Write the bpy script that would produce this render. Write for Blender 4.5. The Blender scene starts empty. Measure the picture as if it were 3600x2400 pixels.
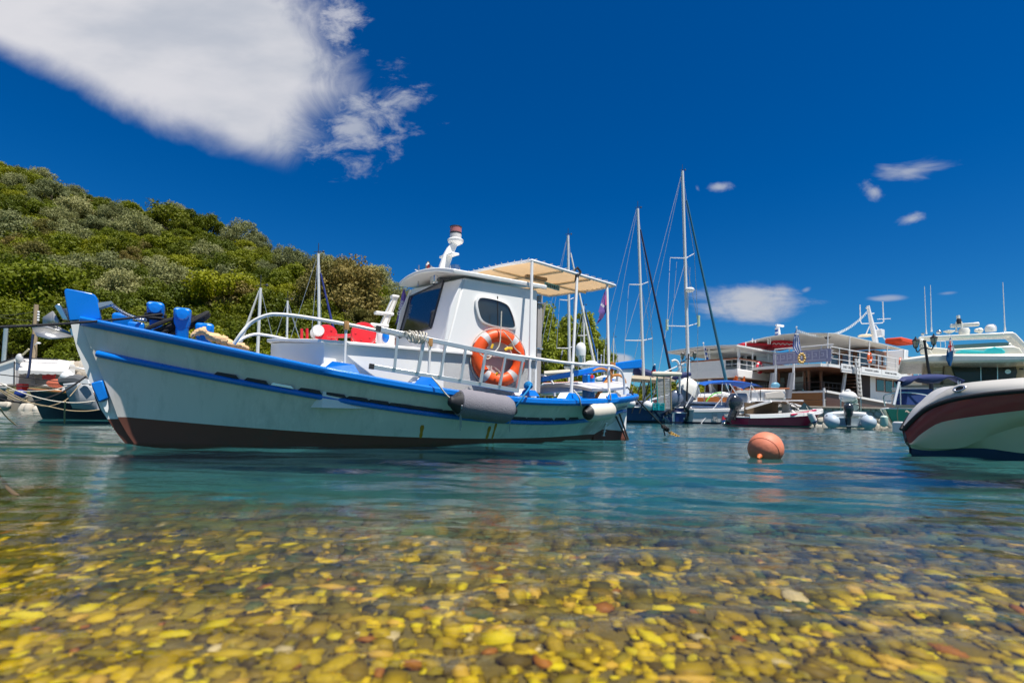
import bpy, bmesh, math, random
import numpy as np
from mathutils import Vector, Matrix
from math import sin, cos, pi, radians, atan2, sqrt, hypot, tan

S = bpy.context.scene
COL = S.collection
rnd = random.Random(7)

# ------------------------------------------------------------------ camera
FPX, CX, CY = 1800.0, 1800.0, 1200.0          # focal length and centre of a 3600 x 2400 view
CAM_H, HORIZON = 0.41, 1449.5
PITCH, ROLL = radians(2.2), radians(1.15)
c_f = Vector((0, cos(PITCH), sin(PITCH)))
u0 = Vector((0, -sin(PITCH), cos(PITCH)))
c_r = Vector((1, 0, 0)) * cos(ROLL) + u0 * sin(ROLL)
c_u = u0 * cos(ROLL) - Vector((1, 0, 0)) * sin(ROLL)
c_o = Vector((0, 0, CAM_H))
a = 0.0
for _ in range(60):
    d = Vector((a, 1, 0)); a -= d.dot(c_r) / d.dot(c_f)
d = Vector((a, 1, 0))
SY = FPX * d.dot(c_u) / d.dot(c_f) - (CY - HORIZON)
cam = bpy.data.cameras.new('camera'); cam_o = bpy.data.objects.new('camera', cam); COL.objects.link(cam_o)
cam.sensor_width = 36; cam.lens = 18; cam.shift_y = SY / 3600
cam.clip_start = 0.05; cam.clip_end = 5000
cam_o.matrix_world = Matrix(((c_r.x, c_u.x, -c_f.x, c_o.x), (c_r.y, c_u.y, -c_f.y, c_o.y), (c_r.z, c_u.z, -c_f.z, c_o.z), (0, 0, 0, 1)))
cam.dof.use_dof = True; cam.dof.focus_distance = 6.6; cam.dof.aperture_fstop = 2.8
S.camera = cam_o

def ray(p):
    return c_f + c_r * ((p[0] - CX) / FPX) + c_u * ((CY - p[1] + SY) / FPX)
def dep(p, Y):                                 # measured point at a known distance
    r = ray(p); return c_o + r * (Y / r.y)
def flat(p, z=0.0):                            # measured point on a level plane
    r = ray(p); return c_o + r * ((z - c_o.z) / r.z)

# ------------------------------------------------------------------ sun and sky
SUN_EL = radians(68); SUN_H = Vector((0.723, -0.690, 0)).normalized()
sun_dir = SUN_H * cos(SUN_EL) + Vector((0, 0, sin(SUN_EL)))
sl = bpy.data.lights.new('sun', 'SUN'); sl.energy = 5.0; sl.angle = radians(0.55); sl.color = (1, 0.955, 0.88)
sl.cycles.is_caustics_light = True; so = bpy.data.objects.new('sun', sl); COL.objects.link(so); so.rotation_euler = sun_dir.to_track_quat('Z', 'Y').to_euler()

W = bpy.data.worlds.new('World'); S.world = W; W.use_nodes = True
nt = W.node_tree; nn = nt.nodes; ln = nt.links
def NM(op, a, b=None, c=None, clamp=False):
    n = nn.new('ShaderNodeMath'); n.operation = op; n.use_clamp = clamp
    for i, v in enumerate((a, b, c)):
        if v is None: continue
        if isinstance(v, (int, float)): n.inputs[i].default_value = v
        else: ln.new(v, n.inputs[i])
    return n.outputs[0]
def smooth(v, lo, hi):
    n = nn.new('ShaderNodeMapRange'); n.interpolation_type = 'SMOOTHSTEP'
    ln.new(v, n.inputs[0]); n.inputs[1].default_value = lo; n.inputs[2].default_value = hi
    return n.outputs[0]
def rgbmix(fac, A, B):
    n = nn.new('ShaderNodeMix'); n.data_type = 'RGBA'
    if isinstance(fac, (int, float)): n.inputs[0].default_value = fac
    else: ln.new(fac, n.inputs[0])
    for i, v in ((6, A), (7, B)):
        if isinstance(v, tuple): n.inputs[i].default_value = v
        else: ln.new(v, n.inputs[i])
    return n.outputs[2]
sky = nn.new('ShaderNodeTexSky'); sky.sky_type = 'NISHITA'; sky.sun_disc = False
sky.sun_elevation = SUN_EL; sky.sun_rotation = atan2(SUN_H.x, SUN_H.y)
sky.altitude = 0; sky.air_density = 1.0; sky.dust_density = 0.1; sky.ozone_density = 4.0
tc = nn.new('ShaderNodeTexCoord'); sp = nn.new('ShaderNodeSeparateXYZ'); ln.new(tc.outputs['Generated'], sp.inputs[0])
yy = NM('MAXIMUM', sp.outputs[1], 0.05)
uu = NM('DIVIDE', sp.outputs[0], yy); vv = NM('DIVIDE', sp.outputs[2], yy)
cb = nn.new('ShaderNodeCombineXYZ'); ln.new(uu, cb.inputs[0]); ln.new(vv, cb.inputs[1]); UV = cb.outputs[0]
front = smooth(sp.outputs[1], 0.12, 0.3)
def uv_of(p):
    r = ray(p); return r.x / r.y, r.z / r.y
def noise(scale, detail, rough, rot=0.0, sc=(1, 1, 1), dist=0.0, loc=(0, 0, 0)):
    m = nn.new('ShaderNodeMapping'); ln.new(UV, m.inputs[0]); m.inputs[2].default_value = (0, 0, rot); m.inputs[3].default_value = sc
    m.inputs[1].default_value = loc
    n = nn.new('ShaderNodeTexNoise'); ln.new(m.outputs[0], n.inputs[0])
    n.inputs['Scale'].default_value = scale; n.inputs['Detail'].default_value = detail; n.inputs['Roughness'].default_value = rough; n.inputs['Distortion'].default_value = dist
    return n.outputs[0]
def halfplane(p, q, sgn):                      # signed distance from the line through two directions
    (x0, y0), (x1, y1) = uv_of(p), uv_of(q); L = hypot(x1 - x0, y1 - y0); nx, ny = -(y1 - y0) / L * sgn, (x1 - x0) / L * sgn
    return NM('ADD', NM('ADD', NM('MULTIPLY', uu, nx), NM('MULTIPLY', vv, ny)), -(nx * x0 + ny * y0))
n_fine = noise(9, 9, 0.62, dist=0.6); n_mid = noise(3.2, 6, 0.55, dist=0.3)
n_soft = noise(2.6, 5, 0.5, rot=0.55, sc=(1, 2.6, 1))
lowedge = halfplane((0, 175), (990, 580), 1)
right = halfplane((1085, -60), (1230, 330), 1); tip = halfplane((1230, 330), (985, 588), 1)
e_l = NM('ADD', lowedge, NM('MULTIPLY', NM('ADD', n_mid, -0.5), 0.12))
rr = NM('MINIMUM', NM('MULTIPLY', right, -1.0), NM('MULTIPLY', tip, -1.0))
e_r = NM('ADD', rr, NM('MULTIPLY', NM('ADD', n_fine, -0.5), 0.17))
big = NM('MULTIPLY', smooth(e_l, -0.028, 0.038), smooth(e_r, -0.045, 0.085))
bigT = NM('MULTIPLY', big, NM('ADD', 0.9, NM('MULTIPLY', n_soft, 0.2)), clamp=True)
def blob(p, rx, ry, rot, amp, lo, hi, nz, gain=1.0):
    u, v = uv_of(p)
    m = nn.new('ShaderNodeMapping'); m.vector_type = 'TEXTURE'; ln.new(UV, m.inputs[0])
    m.inputs[1].default_value = (u, v, 0); m.inputs[2].default_value = (0, 0, rot); m.inputs[3].default_value = (rx / FPX, ry / FPX, 1)
    l = nn.new('ShaderNodeVectorMath'); l.operation = 'LENGTH'; ln.new(m.outputs[0], l.inputs[0])
    e = NM('ADD', NM('SUBTRACT', 1.0, l.outputs['Value']), NM('MULTIPLY', NM('ADD', nz, -0.5), amp))
    return NM('MULTIPLY', smooth(e, lo, hi), gain)
n_wisp = noise(13, 10, 0.66, rot=0.2, sc=(1, 1.7, 1), dist=0.35)
n_str = noise(16, 6, 0.55, rot=-0.1, sc=(0.35, 1.6, 1), dist=0.5)
parts = [bigT,
         blob((1260, 440), 270, 170, 0.5, 3.6, 0.1, 1.3, n_wisp, 0.75), blob((1190, 80), 130, 190, 0, 3.2, 0.2, 1.2, n_wisp, 0.7),
         blob((2640, 1062), 235, 84, 0.03, 2.1, 0.02, 0.80, NM('ADD', NM('MULTIPLY', n_str, 0.55), NM('MULTIPLY', n_wisp, 0.45)), 1.0), blob((3195, 603), 165, 54, 0.22, 2.2, 0.15, 1.1, n_str, 0.66),
         blob((3074, 672), 74, 42, -0.2, 2.0, 0.15, 1.0, n_wisp, 0.75), blob((3206, 771), 70, 30, 0.25, 2.2, 0.15, 1.1, n_wisp, 0.75),
         blob((2527, 657), 64, 24, 0.1, 2.4, 0.15, 1.1, n_wisp, 0.75), blob((2452, 662), 14, 22, 0.4, 2.4, 0.2, 1.3, n_wisp, 0.4),
         blob((3118, 1048), 85, 15, 0.09, 1.5, 0.1, 1.0, n_str, 0.6), blob((2835, 1018), 26, 13, 0.4, 1.6, 0.1, 1.0, n_str, 0.4),
         blob((3330, 1030), 55, 10, 0.1, 1.7, 0.2, 1.2, n_str, 0.4), blob((2180, 1262), 60, 26, 0, 1.0, 0.0, 0.6, n_wisp, 0.9)]
mask = parts[0]
for q in parts[1:]: mask = NM('MAXIMUM', mask, q)
mask = NM('MULTIPLY', mask, front)
# unseen clouds added behind the camera to neutralise the blue fill light
zz = NM('ADD', NM('MAXIMUM', sp.outputs[2], 0.0), 0.18); c2 = nn.new('ShaderNodeCombineXYZ'); ln.new(NM('DIVIDE', sp.outputs[0], zz), c2.inputs[0]); ln.new(NM('DIVIDE', sp.outputs[1], zz), c2.inputs[1])
nb = nn.new('ShaderNodeTexNoise'); ln.new(c2.outputs[0], nb.inputs[0]); nb.inputs['Scale'].default_value = 1.3; nb.inputs['Detail'].default_value = 8; nb.inputs['Roughness'].default_value = 0.56
rest = NM('MULTIPLY', smooth(nb.outputs[0], 0.50, 0.62), smooth(sp.outputs[1], 0.05, -0.25))
mask = NM('MAXIMUM', mask, NM('MULTIPLY', rest, smooth(sp.outputs[2], 0.0, 0.12)))
# the blue of a polarised summer sky
hs = nn.new('ShaderNodeHueSaturation'); ln.new(sky.outputs[0], hs.inputs['Color']); hs.inputs['Saturation'].default_value = SKY_SAT = 1.45
hs.inputs['Hue'].default_value = 0.497; hs.inputs['Value'].default_value = 1.0
tint = nn.new('ShaderNodeMix'); tint.data_type = 'RGBA'; tint.blend_type = 'MULTIPLY'; tint.inputs[0].default_value = 1
ln.new(hs.outputs[0], tint.inputs[6]); tint.inputs[7].default_value = (0.19, 0.47, 0.64, 1)
shade = NM('MULTIPLY', smooth(NM('ADD', NM('MULTIPLY', n_soft, 1.0), NM('MULTIPLY', rr, -0.35)), 0.28, 0.62), 1.0)
ccol = rgbmix(shade, (5.0, 5.0, 5.3, 1), (3.5, 3.75, 4.3, 1))
fin = rgbmix(mask, tint.outputs[2], ccol)
bg = nn['Background']; ln.new(fin, bg.inputs[0]); bg.inputs[1].default_value = 0.1

S.view_settings.view_transform = 'Standard'; S.view_settings.look = 'None'; S.view_settings.exposure = 0.5; S.view_settings.gamma = 1.0
S.view_settings.use_curve_mapping = False
S.cycles.max_bounces = 10; S.cycles.transparent_max_bounces = 16; S.cycles.glossy_bounces = 4; S.cycles.diffuse_bounces = 3; S.cycles.transmission_bounces = 6
S.cycles.blur_glossy = 0.6; S.cycles.caustics_reflective = False; S.cycles.caustics_refractive = True
S.cycles.sample_clamp_indirect = 2.0; S.cycles.use_adaptive_sampling = False; S.cycles.use_denoising = True; S.cycles.denoising_input_passes = 'RGB_ALBEDO_NORMAL'

# ------------------------------------------------------------------ helpers
MATS = {}
def mat(name, rgb, rough=0.5, metal=0.0, var=0.1, scale=6.0, bump=0.0, bscale=40.0, rvar=0.12, spec=0.5, dirt=None, dscale=3.0, dlo=0.58, dhi=0.8, coat=0.0, stretch=None, trans=0.0):
    if name in MATS: return MATS[name]
    m = bpy.data.materials.new(name); m.use_nodes = True; n = m.node_tree.nodes; l = m.node_tree.links; b = n['Principled BSDF']
    b.inputs['Roughness'].default_value = rough; b.inputs['Metallic'].default_value = metal; b.inputs['Specular IOR Level'].default_value = spec
    if coat: b.inputs['Coat Weight'].default_value = coat; b.inputs['Coat Roughness'].default_value = 0.12
    t = n.new('ShaderNodeTexCoord'); src = t.outputs['Object']
    if stretch:
        mp = n.new('ShaderNodeMapping'); mp.inputs[3].default_value = stretch; l.new(src, mp.inputs[0]); src = mp.outputs[0]
    nz = n.new('ShaderNodeTexNoise'); nz.inputs['Scale'].default_value = scale; nz.inputs['Detail'].default_value = 6; nz.inputs['Roughness'].default_value = 0.6; l.new(src, nz.inputs[0])
    mx = n.new('ShaderNodeMix'); mx.data_type = 'RGBA'; l.new(nz.outputs[0], mx.inputs[0])
    mx.inputs[6].default_value = (*[c * (1 - var) for c in rgb], 1); mx.inputs[7].default_value = (*[min(1, c * (1 + var)) for c in rgb], 1)
    out = mx.outputs[2]
    if dirt:
        n2 = n.new('ShaderNodeTexNoise'); n2.inputs['Scale'].default_value = dscale; n2.inputs['Detail'].default_value = 9; n2.inputs['Roughness'].default_value = 0.72; l.new(src, n2.inputs[0])
        mr = n.new('ShaderNodeMapRange'); l.new(n2.outputs[0], mr.inputs[0]); mr.inputs[1].default_value = dlo; mr.inputs[2].default_value = dhi
        m2 = n.new('ShaderNodeMix'); m2.data_type = 'RGBA'; l.new(mr.outputs[0], m2.inputs[0]); l.new(out, m2.inputs[6]); m2.inputs[7].default_value = (*dirt, 1); out = m2.outputs[2]
    l.new(out, b.inputs['Base Color'])
    if rvar:
        mr = n.new('ShaderNodeMapRange'); l.new(nz.outputs[0], mr.inputs[0]); mr.inputs[3].default_value = max(0.02, rough - rvar); mr.inputs[4].default_value = min(1, rough + rvar); l.new(mr.outputs[0], b.inputs['Roughness'])
    if bump:
        n3 = n.new('ShaderNodeTexNoise'); n3.inputs['Scale'].default_value = bscale; n3.inputs['Detail'].default_value = 4; l.new(src, n3.inputs[0])
        bp = n.new('ShaderNodeBump'); bp.inputs['Strength'].default_value = bump; bp.inputs['Distance'].default_value = 0.02; l.new(n3.outputs[0], bp.inputs['Height']); l.new(bp.outputs[0], b.inputs['Normal'])
    if trans:                                   # thin cloth: some light passes through
        tr = n.new('ShaderNodeBsdfTranslucent'); l.new(out, tr.inputs[0]); ms = n.new('ShaderNodeMixShader'); ms.inputs[0].default_value = trans
        l.new(b.outputs[0], ms.inputs[1]); l.new(tr.outputs[0], ms.inputs[2]); l.new(ms.outputs[0], n['Material Output'].inputs[0])
    MATS[name] = m; return m

class MB:
    def __init__(s): s.v = []; s.f = []
    def add(s, v, f):
        k = len(s.v); s.v += [tuple(q) for q in v]; s.f += [tuple(i + k for i in q) for q in f]; return s
    def box(s, c, size, rot=None):
        x, y, z = [q / 2 for q in size]; c = Vector(c)
        v = [Vector((a * x, b * y, d * z)) for a in (-1, 1) for b in (-1, 1) for d in (-1, 1)]
        if rot is not None: v = [rot @ q for q in v]
        return s.add([q + c for q in v], [(0, 1, 3, 2), (4, 6, 7, 5), (0, 4, 5, 1), (2, 3, 7, 6), (0, 2, 6, 4), (1, 5, 7, 3)])
    def tube(s, pts, r, n=8, cap=True):
        P = [Vector(p) for p in pts]; m = len(P); R = r if isinstance(r, (list, tuple)) else [r] * m
        T = [(P[min(i + 1, m - 1)] - P[max(i - 1, 0)]).normalized() for i in range(m)]
        a = Vector((0, 0, 1)) if abs(T[0].z) < 0.9 else Vector((1, 0, 0)); A = (a - T[0] * a.dot(T[0])).normalized()
        v = []
        for i in range(m):
            A = (A - T[i] * A.dot(T[i])).normalized(); B = T[i].cross(A)
            v += [P[i] + (A * cos(2 * pi * k / n) + B * sin(2 * pi * k / n)) * R[i] for k in range(n)]
        f = [(i * n + k, i * n + (k + 1) % n, (i + 1) * n + (k + 1) % n, (i + 1) * n + k) for i in range(m - 1) for k in range(n)]
        if cap: f += [tuple(range(n))[::-1], tuple((m - 1) * n + k for k in range(n))]
        return s.add(v, f)
    def lathe(s, prof, n=16, M=None):          # profile of (radius, height) round local z
        v = []
        for r, z in prof: v += [Vector((r * cos(2 * pi * k / n), r * sin(2 * pi * k / n), z)) for k in range(n)]
        if M is not None: v = [M @ q for q in v]
        m = len(prof); f = [(i * n + k, i * n + (k + 1) % n, (i + 1) * n + (k + 1) % n, (i + 1) * n + k) for i in range(m - 1) for k in range(n)]
        f += [tuple(range(n))[::-1], tuple((m - 1) * n + k for k in range(n))]
        return s.add(v, f)
    def prism(s, poly, vec):
        P = [Vector(p) for p in poly]; n = len(P); e = Vector(vec)
        return s.add(P + [p + e for p in P], [tuple(range(n))[::-1], tuple(range(n, 2 * n))] + [(i, (i + 1) % n, n + (i + 1) % n, n + i) for i in range(n)])
    def grid(s, rows, close=False):
        n = len(rows[0]); m = len(rows); v = [p for r in rows for p in r]
        return s.add(v, [(i * n + k, i * n + (k + 1) % n, (i + 1) * n + (k + 1) % n, (i + 1) * n + k) for i in range(m - 1) for k in range(n if close else n - 1)])
    def sheet(s, rows, t):                     # a grid with thickness
        n = len(rows[0]); m = len(rows); V = [[Vector(p) for p in r] for r in rows]
        nor = []
        for i in range(m):
            for k in range(n):
                a = V[min(i + 1, m - 1)][k] - V[max(i - 1, 0)][k]; b = V[i][min(k + 1, n - 1)] - V[i][max(k - 1, 0)]
                c = a.cross(b); nor.append(c.normalized() if c.length > 1e-9 else Vector((0, 0, 1)))
        top = [p for r in V for p in r]; bot = [p - q * t for p, q in zip(top, nor)]; N = m * n
        f = []
        for i in range(m - 1):
            for k in range(n - 1):
                q = (i * n + k, i * n + k + 1, (i + 1) * n + k + 1, (i + 1) * n + k); f += [q, tuple(N + j for j in q[::-1])]
        bd = [k for k in range(n)] + [i * n + n - 1 for i in range(1, m)] + [(m - 1) * n + k for k in range(n - 2, -1, -1)] + [i * n for i in range(m - 2, 0, -1)]
        f += [(bd[i], N + bd[i], N + bd[(i + 1) % len(bd)], bd[(i + 1) % len(bd)]) for i in range(len(bd))]
        return s.add(top + bot, f)
    def sphere(s, c, r, nu=14, nv=9, sc=(1, 1, 1)):
        c = Vector(c); v = [c + Vector((0, 0, r * sc[2]))]
        for j in range(1, nv):
            t = pi * j / nv; v += [c + Vector((r * sc[0] * sin(t) * cos(2 * pi * k / nu), r * sc[1] * sin(t) * sin(2 * pi * k / nu), r * sc[2] * cos(t))) for k in range(nu)]
        v.append(c - Vector((0, 0, r * sc[2]))); f = [(0, 1 + k, 1 + (k + 1) % nu) for k in range(nu)]
        f += [(1 + (j - 1) * nu + k, 1 + j * nu + k, 1 + j * nu + (k + 1) % nu, 1 + (j - 1) * nu + (k + 1) % nu) for j in range(1, nv - 1) for k in range(nu)]
        e = len(v) - 1; f += [(e, 1 + (nv - 2) * nu + (k + 1) % nu, 1 + (nv - 2) * nu + k) for k in range(nu)]
        return s.add(v, f)
    def torus(s, M, R, r, a0=0, a1=2 * pi, n=40, k=12):
        full = abs(a1 - a0 - 2 * pi) < 1e-6
        rows = []
        for i in range(n if full else n + 1):
            t = a0 + (a1 - a0) * i / n
            rows.append([M @ Vector(((R + r * cos(2 * pi * j / k)) * cos(t), (R + r * cos(2 * pi * j / k)) * sin(t), r * sin(2 * pi * j / k))) for j in range(k)])
        if full: rows.append(rows[0])
        return s.grid(rows, True)
    def build(s, name, m, parent=None, ang=35, bevel=0.0, kind=None, flip=True):
        me = bpy.data.meshes.new(name); me.from_pydata(s.v, [], s.f)
        me.validate(clean_customdata=False)
        if flip:
            b = bmesh.new(); b.from_mesh(me); bmesh.ops.recalc_face_normals(b, faces=b.faces); b.to_mesh(me); b.free()
        me.polygons.foreach_set('use_smooth', [True] * len(me.polygons)); me.set_sharp_from_angle(angle=radians(ang)); me.materials.append(m); me.update()
        o = bpy.data.objects.new(name, me); COL.objects.link(o)
        if parent is not None: o.parent = parent
        if bevel:
            q = o.modifiers.new('bevel', 'BEVEL'); q.width = bevel; q.segments = 2; q.limit_method = 'ANGLE'; q.angle_limit = radians(40)
        if kind: o['kind'] = kind
        return o
def tag(o, label, cat, group=None):
    o['label'] = label; o['category'] = cat
    if group: o['group'] = group
    return o
def thing(name, label, cat, loc=(0, 0, 0), rz=0.0, group=None):
    o = bpy.data.objects.new(name, None); COL.objects.link(o); o.location = loc; o.rotation_euler = (0, 0, rz); o.empty_display_size = 0.1
    return tag(o, label, cat, group)
def copy_tree(o, parent=None):
    c = o.copy(); COL.objects.link(c)
    if parent is not None: c.parent = parent
    for ch in list(o.children): copy_tree(ch, c)
    return c
class Fr:                                      # local frame of a thing: x forward, y left, z up
    def __init__(s, o, phi):
        s.o = Vector(o); s.phi = phi; s.x = Vector((cos(phi), sin(phi), 0)); s.y = Vector((-sin(phi), cos(phi), 0)); s.z = Vector((0, 0, 1))
    def _p(s, p, ax, val):
        r = ray(p); t = (val - (c_o - s.o).dot(ax)) / r.dot(ax); q = c_o + r * t - s.o
        return Vector((q.dot(s.x), q.dot(s.y), q.z))
    def s_(s, p, y): return s._p(p, s.y, y)
    def f_(s, p, x): return s._p(p, s.x, x)
    def t_(s, p, z): return s._p(p, s.z, z)
    def w(s, l): return s.o + s.x * l[0] + s.y * l[1] + s.z * l[2]
    def loc(s, w): q = Vector(w) - s.o; return Vector((q.dot(s.x), q.dot(s.y), q.z))
def crop(x0, y0, k): return lambda x, y: (x0 + x / k, y0 + y / k)
A_ = crop(0, 950, 2.24); B_ = crop(700, 950, 2.24); C_ = crop(1350, 780, 1.9122); D_ = crop(1850, 1000, 2.6127); E_ = crop(2200, 1050, 2.8517)
G_ = crop(2600, 1050, 2.8517); R_ = crop(3050, 1000, 2.4127); L_ = crop(0, 1050, 3.1357); H_ = crop(0, 500, 1.6221); M_ = crop(1950, 560, 2.6569)
Z_ = crop(2230, 1300, 7.84); Q_ = crop(2500, 1400, 10.69); U_ = crop(3120, 1280, 6.271); X_ = crop(2940, 1250, 9.8)
def lerp(a, b, t): return a + (b - a) * t
def ipl(xs, ys, x): return float(np.interp(x, xs, ys))
def sag(p, q, s, n=14):
    p = Vector(p); q = Vector(q); return [p.lerp(q, i / n) - Vector((0, 0, s * 4 * (i / n) * (1 - i / n))) for i in range(n + 1)]
def spline(pts, n=6):                          # Catmull-Rom through measured points
    P = [Vector(p) for p in pts]; out = []
    for i in range(len(P) - 1):
        a, b, c, e = P[max(i - 1, 0)], P[i], P[i + 1], P[min(i + 2, len(P) - 1)]
        for k in range(n):
            t = k / n; out.append(0.5 * ((2 * b) + (c - a) * t + (2 * a - 5 * b + 4 * c - e) * t * t + (3 * b - a - 3 * c + e) * t ** 3))
    return out + [P[-1]]
def text(name, s, size, M, m, parent, ext=0.003):
    cu = bpy.data.curves.new(name, 'FONT'); cu.body = s; cu.size = size; cu.extrude = ext; cu.align_x = 'CENTER'; cu.align_y = 'CENTER'; cu.resolution_u = 2
    cu.materials.append(m); o = bpy.data.objects.new(name, cu); COL.objects.link(o); o.parent = parent; o.matrix_local = M; return o
def face_mat(o, right_, up_):                  # matrix that lays flat print along right_/up_ at o
    r = Vector(right_).normalized(); n = r.cross(Vector(up_)).normalized(); u = n.cross(r)
    return Matrix(((r.x, u.x, n.x, o[0]), (r.y, u.y, n.y, o[1]), (r.z, u.z, n.z, o[2]), (0, 0, 0, 1)))

white = mat('white_paint', (0.83, 0.82, 0.80), 0.32, var=0.04, scale=3, dirt=(0.55, 0.50, 0.42), dscale=2.2, dlo=0.66, dhi=0.95)
gel = mat('white_gelcoat', (0.80, 0.79, 0.77), 0.25, var=0.03, coat=0.2)
whitetube = mat('white_tube', (0.74, 0.74, 0.74), 0.35, var=0.05, dirt=(0.45, 0.33, 0.22), dscale=9, dlo=0.66, dhi=0.8)
blue = mat('blue_paint', (0.0, 0.165, 0.62), 0.28, var=0.08, scale=5, coat=0.25, bump=0.05, bscale=18)
steel = mat('stainless_steel', (0.62, 0.62, 0.62), 0.22, 1.0, var=0.06)
alu = mat('aluminium', (0.62, 0.62, 0.61), 0.34, 0.75, var=0.08)
black = mat('black_rubber', (0.018, 0.018, 0.02), 0.55, var=0.2)
blackrope = mat('black_rope', (0.014, 0.014, 0.016), 0.85, var=0.35, scale=60, bump=0.6, bscale=120)
whiterope = mat('white_rope', (0.62, 0.57, 0.48), 0.85, var=0.15, scale=60, bump=0.5, bscale=140)
tanrope = mat('tan_rope', (0.38, 0.29, 0.17), 0.9, var=0.2, scale=60)
glass = mat('dark_glass', (0.012, 0.018, 0.03), 0.06, var=0.2, rvar=0.02, spec=0.8)
mast_m = mat('mast_alloy', (0.68, 0.67, 0.65), 0.4, 0.15, var=0.05)
wire_m = mat('rig_wire', (0.58, 0.58, 0.6), 0.35, 0.6)
navy = mat('navy_canvas', (0.012, 0.022, 0.10), 0.75, var=0.2, bump=0.2)
darkm = mat('dark_trim', (0.03, 0.03, 0.035), 0.5)
wood = mat('varnished_wood', (0.30, 0.12, 0.03), 0.35, var=0.25, scale=2.5, stretch=(1, 1, 14))
# ------------------------------------------------------------------ sea, seabed, hill
nr = np.random.default_rng(5)
def polar(n_r, n_a, r0, r1, a0, a1, o=(0, -2.0)):
    r = r0 * (r1 / r0) ** np.linspace(0, 1, n_r); a = np.linspace(a0, a1, n_a)
    Rg, Ag = np.meshgrid(r, a, indexing='ij'); return Rg * np.cos(Ag) + o[0], Rg * np.sin(Ag) + o[1], Rg
def grid_mesh(name, X, Y, Z, m, kind='structure'):
    n_r, n_a = X.shape; v = np.stack([X, Y, Z], -1).reshape(-1, 3)
    i = np.arange(n_r * n_a).reshape(n_r, n_a); f = np.stack([i[:-1, 1:], i[:-1, :-1], i[1:, :-1], i[1:, 1:]], -1).reshape(-1, 4)
    me = bpy.data.meshes.new(name); me.vertices.add(len(v)); me.vertices.foreach_set('co', v.ravel())
    me.loops.add(f.size); me.loops.foreach_set('vertex_index', f.ravel().astype(np.int32)); me.polygons.add(len(f))
    me.polygons.foreach_set('loop_start', np.arange(0, f.size, 4, dtype=np.int32)); me.polygons.foreach_set('use_smooth', np.ones(len(f), bool))
    me.update(calc_edges=True); me.validate(); me.materials.append(m)
    o = bpy.data.objects.new(name, me); COL.objects.link(o)
    if kind: o['kind'] = kind
    return o
# water: clear, no absorption, its depth tint is painted on the seabed; wind ripples as geometry, the finest as bump
wm = bpy.data.materials.new('sea_water'); wm.use_nodes = True; n = wm.node_tree.nodes; l = wm.node_tree.links; b = n['Principled BSDF']
b.inputs['Base Color'].default_value = (1, 1, 1, 1); b.inputs['Transmission Weight'].default_value = 1; b.inputs['IOR'].default_value = 1.333; b.inputs['Roughness'].default_value = 0.0
t = n.new('ShaderNodeTexCoord'); mp = n.new('ShaderNodeMapping'); mp.inputs[3].default_value = (0.6, 1.5, 1); l.new(t.outputs['Object'], mp.inputs[0])
b1 = n.new('ShaderNodeTexNoise'); b1.inputs['Scale'].default_value = 11; b1.inputs['Detail'].default_value = 4; b1.inputs['Roughness'].default_value = 0.55; b1.inputs['Distortion'].default_value = 0.4; l.new(mp.outputs[0], b1.inputs[0])
bp = n.new('ShaderNodeBump'); bp.inputs['Strength'].default_value = 0.12; bp.inputs['Distance'].default_value = 0.04; l.new(b1.outputs[0], bp.inputs['Height']); l.new(bp.outputs[0], b.inputs['Normal'])
X, Y, Rr = polar(800, 470, 1.5, 420, radians(29), radians(151))
Z = np.zeros_like(X); step = Rr * 0.0071
for k in range(120):
    lam = 10 ** nr.uniform(-1.12, 0.22); kk = 2 * pi / lam; an = pi / 2 + nr.normal(0, 0.40 if lam < 0.35 else 0.16)
    slope = 0.018 if lam < 0.35 else 0.031 if lam < 0.8 else 0.020; fade = np.clip((lam / step - 2.5) / 3, 0, 1) * (np.clip((9.0 - Rr) / 4.5, 0.2, 1) if lam < 0.35 else np.clip((Rr - 3.3 - lam * .8) / 2.2, 0.15, 1))
    ph = nr.uniform(0, 2 * pi); wob = 0.7 * np.sin(X * nr.uniform(.2, .7) + Y * nr.uniform(-.3, .3) + nr.uniform(0, 6))
    s = np.sin(kk * (X * cos(an) + Y * sin(an)) + ph + wob); Z += fade * slope / kk * s
patch = 0.65 + 0.35 * np.sin(0.9 * X + 1.3 * np.sin(0.6 * Y)) * np.sin(0.7 * Y + 0.8 * np.sin(0.5 * X))
Z *= patch * np.clip((Rr - 2.0) / 1.2, 0.62, 1)
sea = grid_mesh('sea', X, Y, Z, wm); sea.cycles.is_caustics_caster = True
# seabed: gravel colour near, painted water tint farther out

def bed_z(x, y):
    d = np.asarray(y) + 0.06 * np.sin(np.asarray(x) * 2.3) + 0.10 * np.sin(np.asarray(x) * 0.9 + 1)
    z = -(0.055 + 0.045 * np.clip(d, 0, 1.35)) - 0.20 * np.clip(d - 1.35, 0, 0.8) - 0.62 * np.clip(d - 2.15, 0, 3.2) - 0.12 * np.clip(d - 5.35, 0, 8)
    return z
bed_m = mat('seabed_gravel', (0.22, 0.15, 0.008), 0.85, var=0.5, scale=11, bump=0.6, bscale=30, dirt=(0.10, 0.085, 0.03), dscale=7, dlo=0.45, dhi=0.7)
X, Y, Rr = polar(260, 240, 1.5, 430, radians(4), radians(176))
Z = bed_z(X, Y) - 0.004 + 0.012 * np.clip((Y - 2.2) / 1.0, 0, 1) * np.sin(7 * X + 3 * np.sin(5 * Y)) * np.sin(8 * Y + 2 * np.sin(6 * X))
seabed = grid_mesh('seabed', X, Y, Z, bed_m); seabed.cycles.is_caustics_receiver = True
n = bed_m.node_tree.nodes; l = bed_m.node_tree.links; b = n['Principled BSDF']; old = b.inputs['Base Color'].links[0].from_socket
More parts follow.
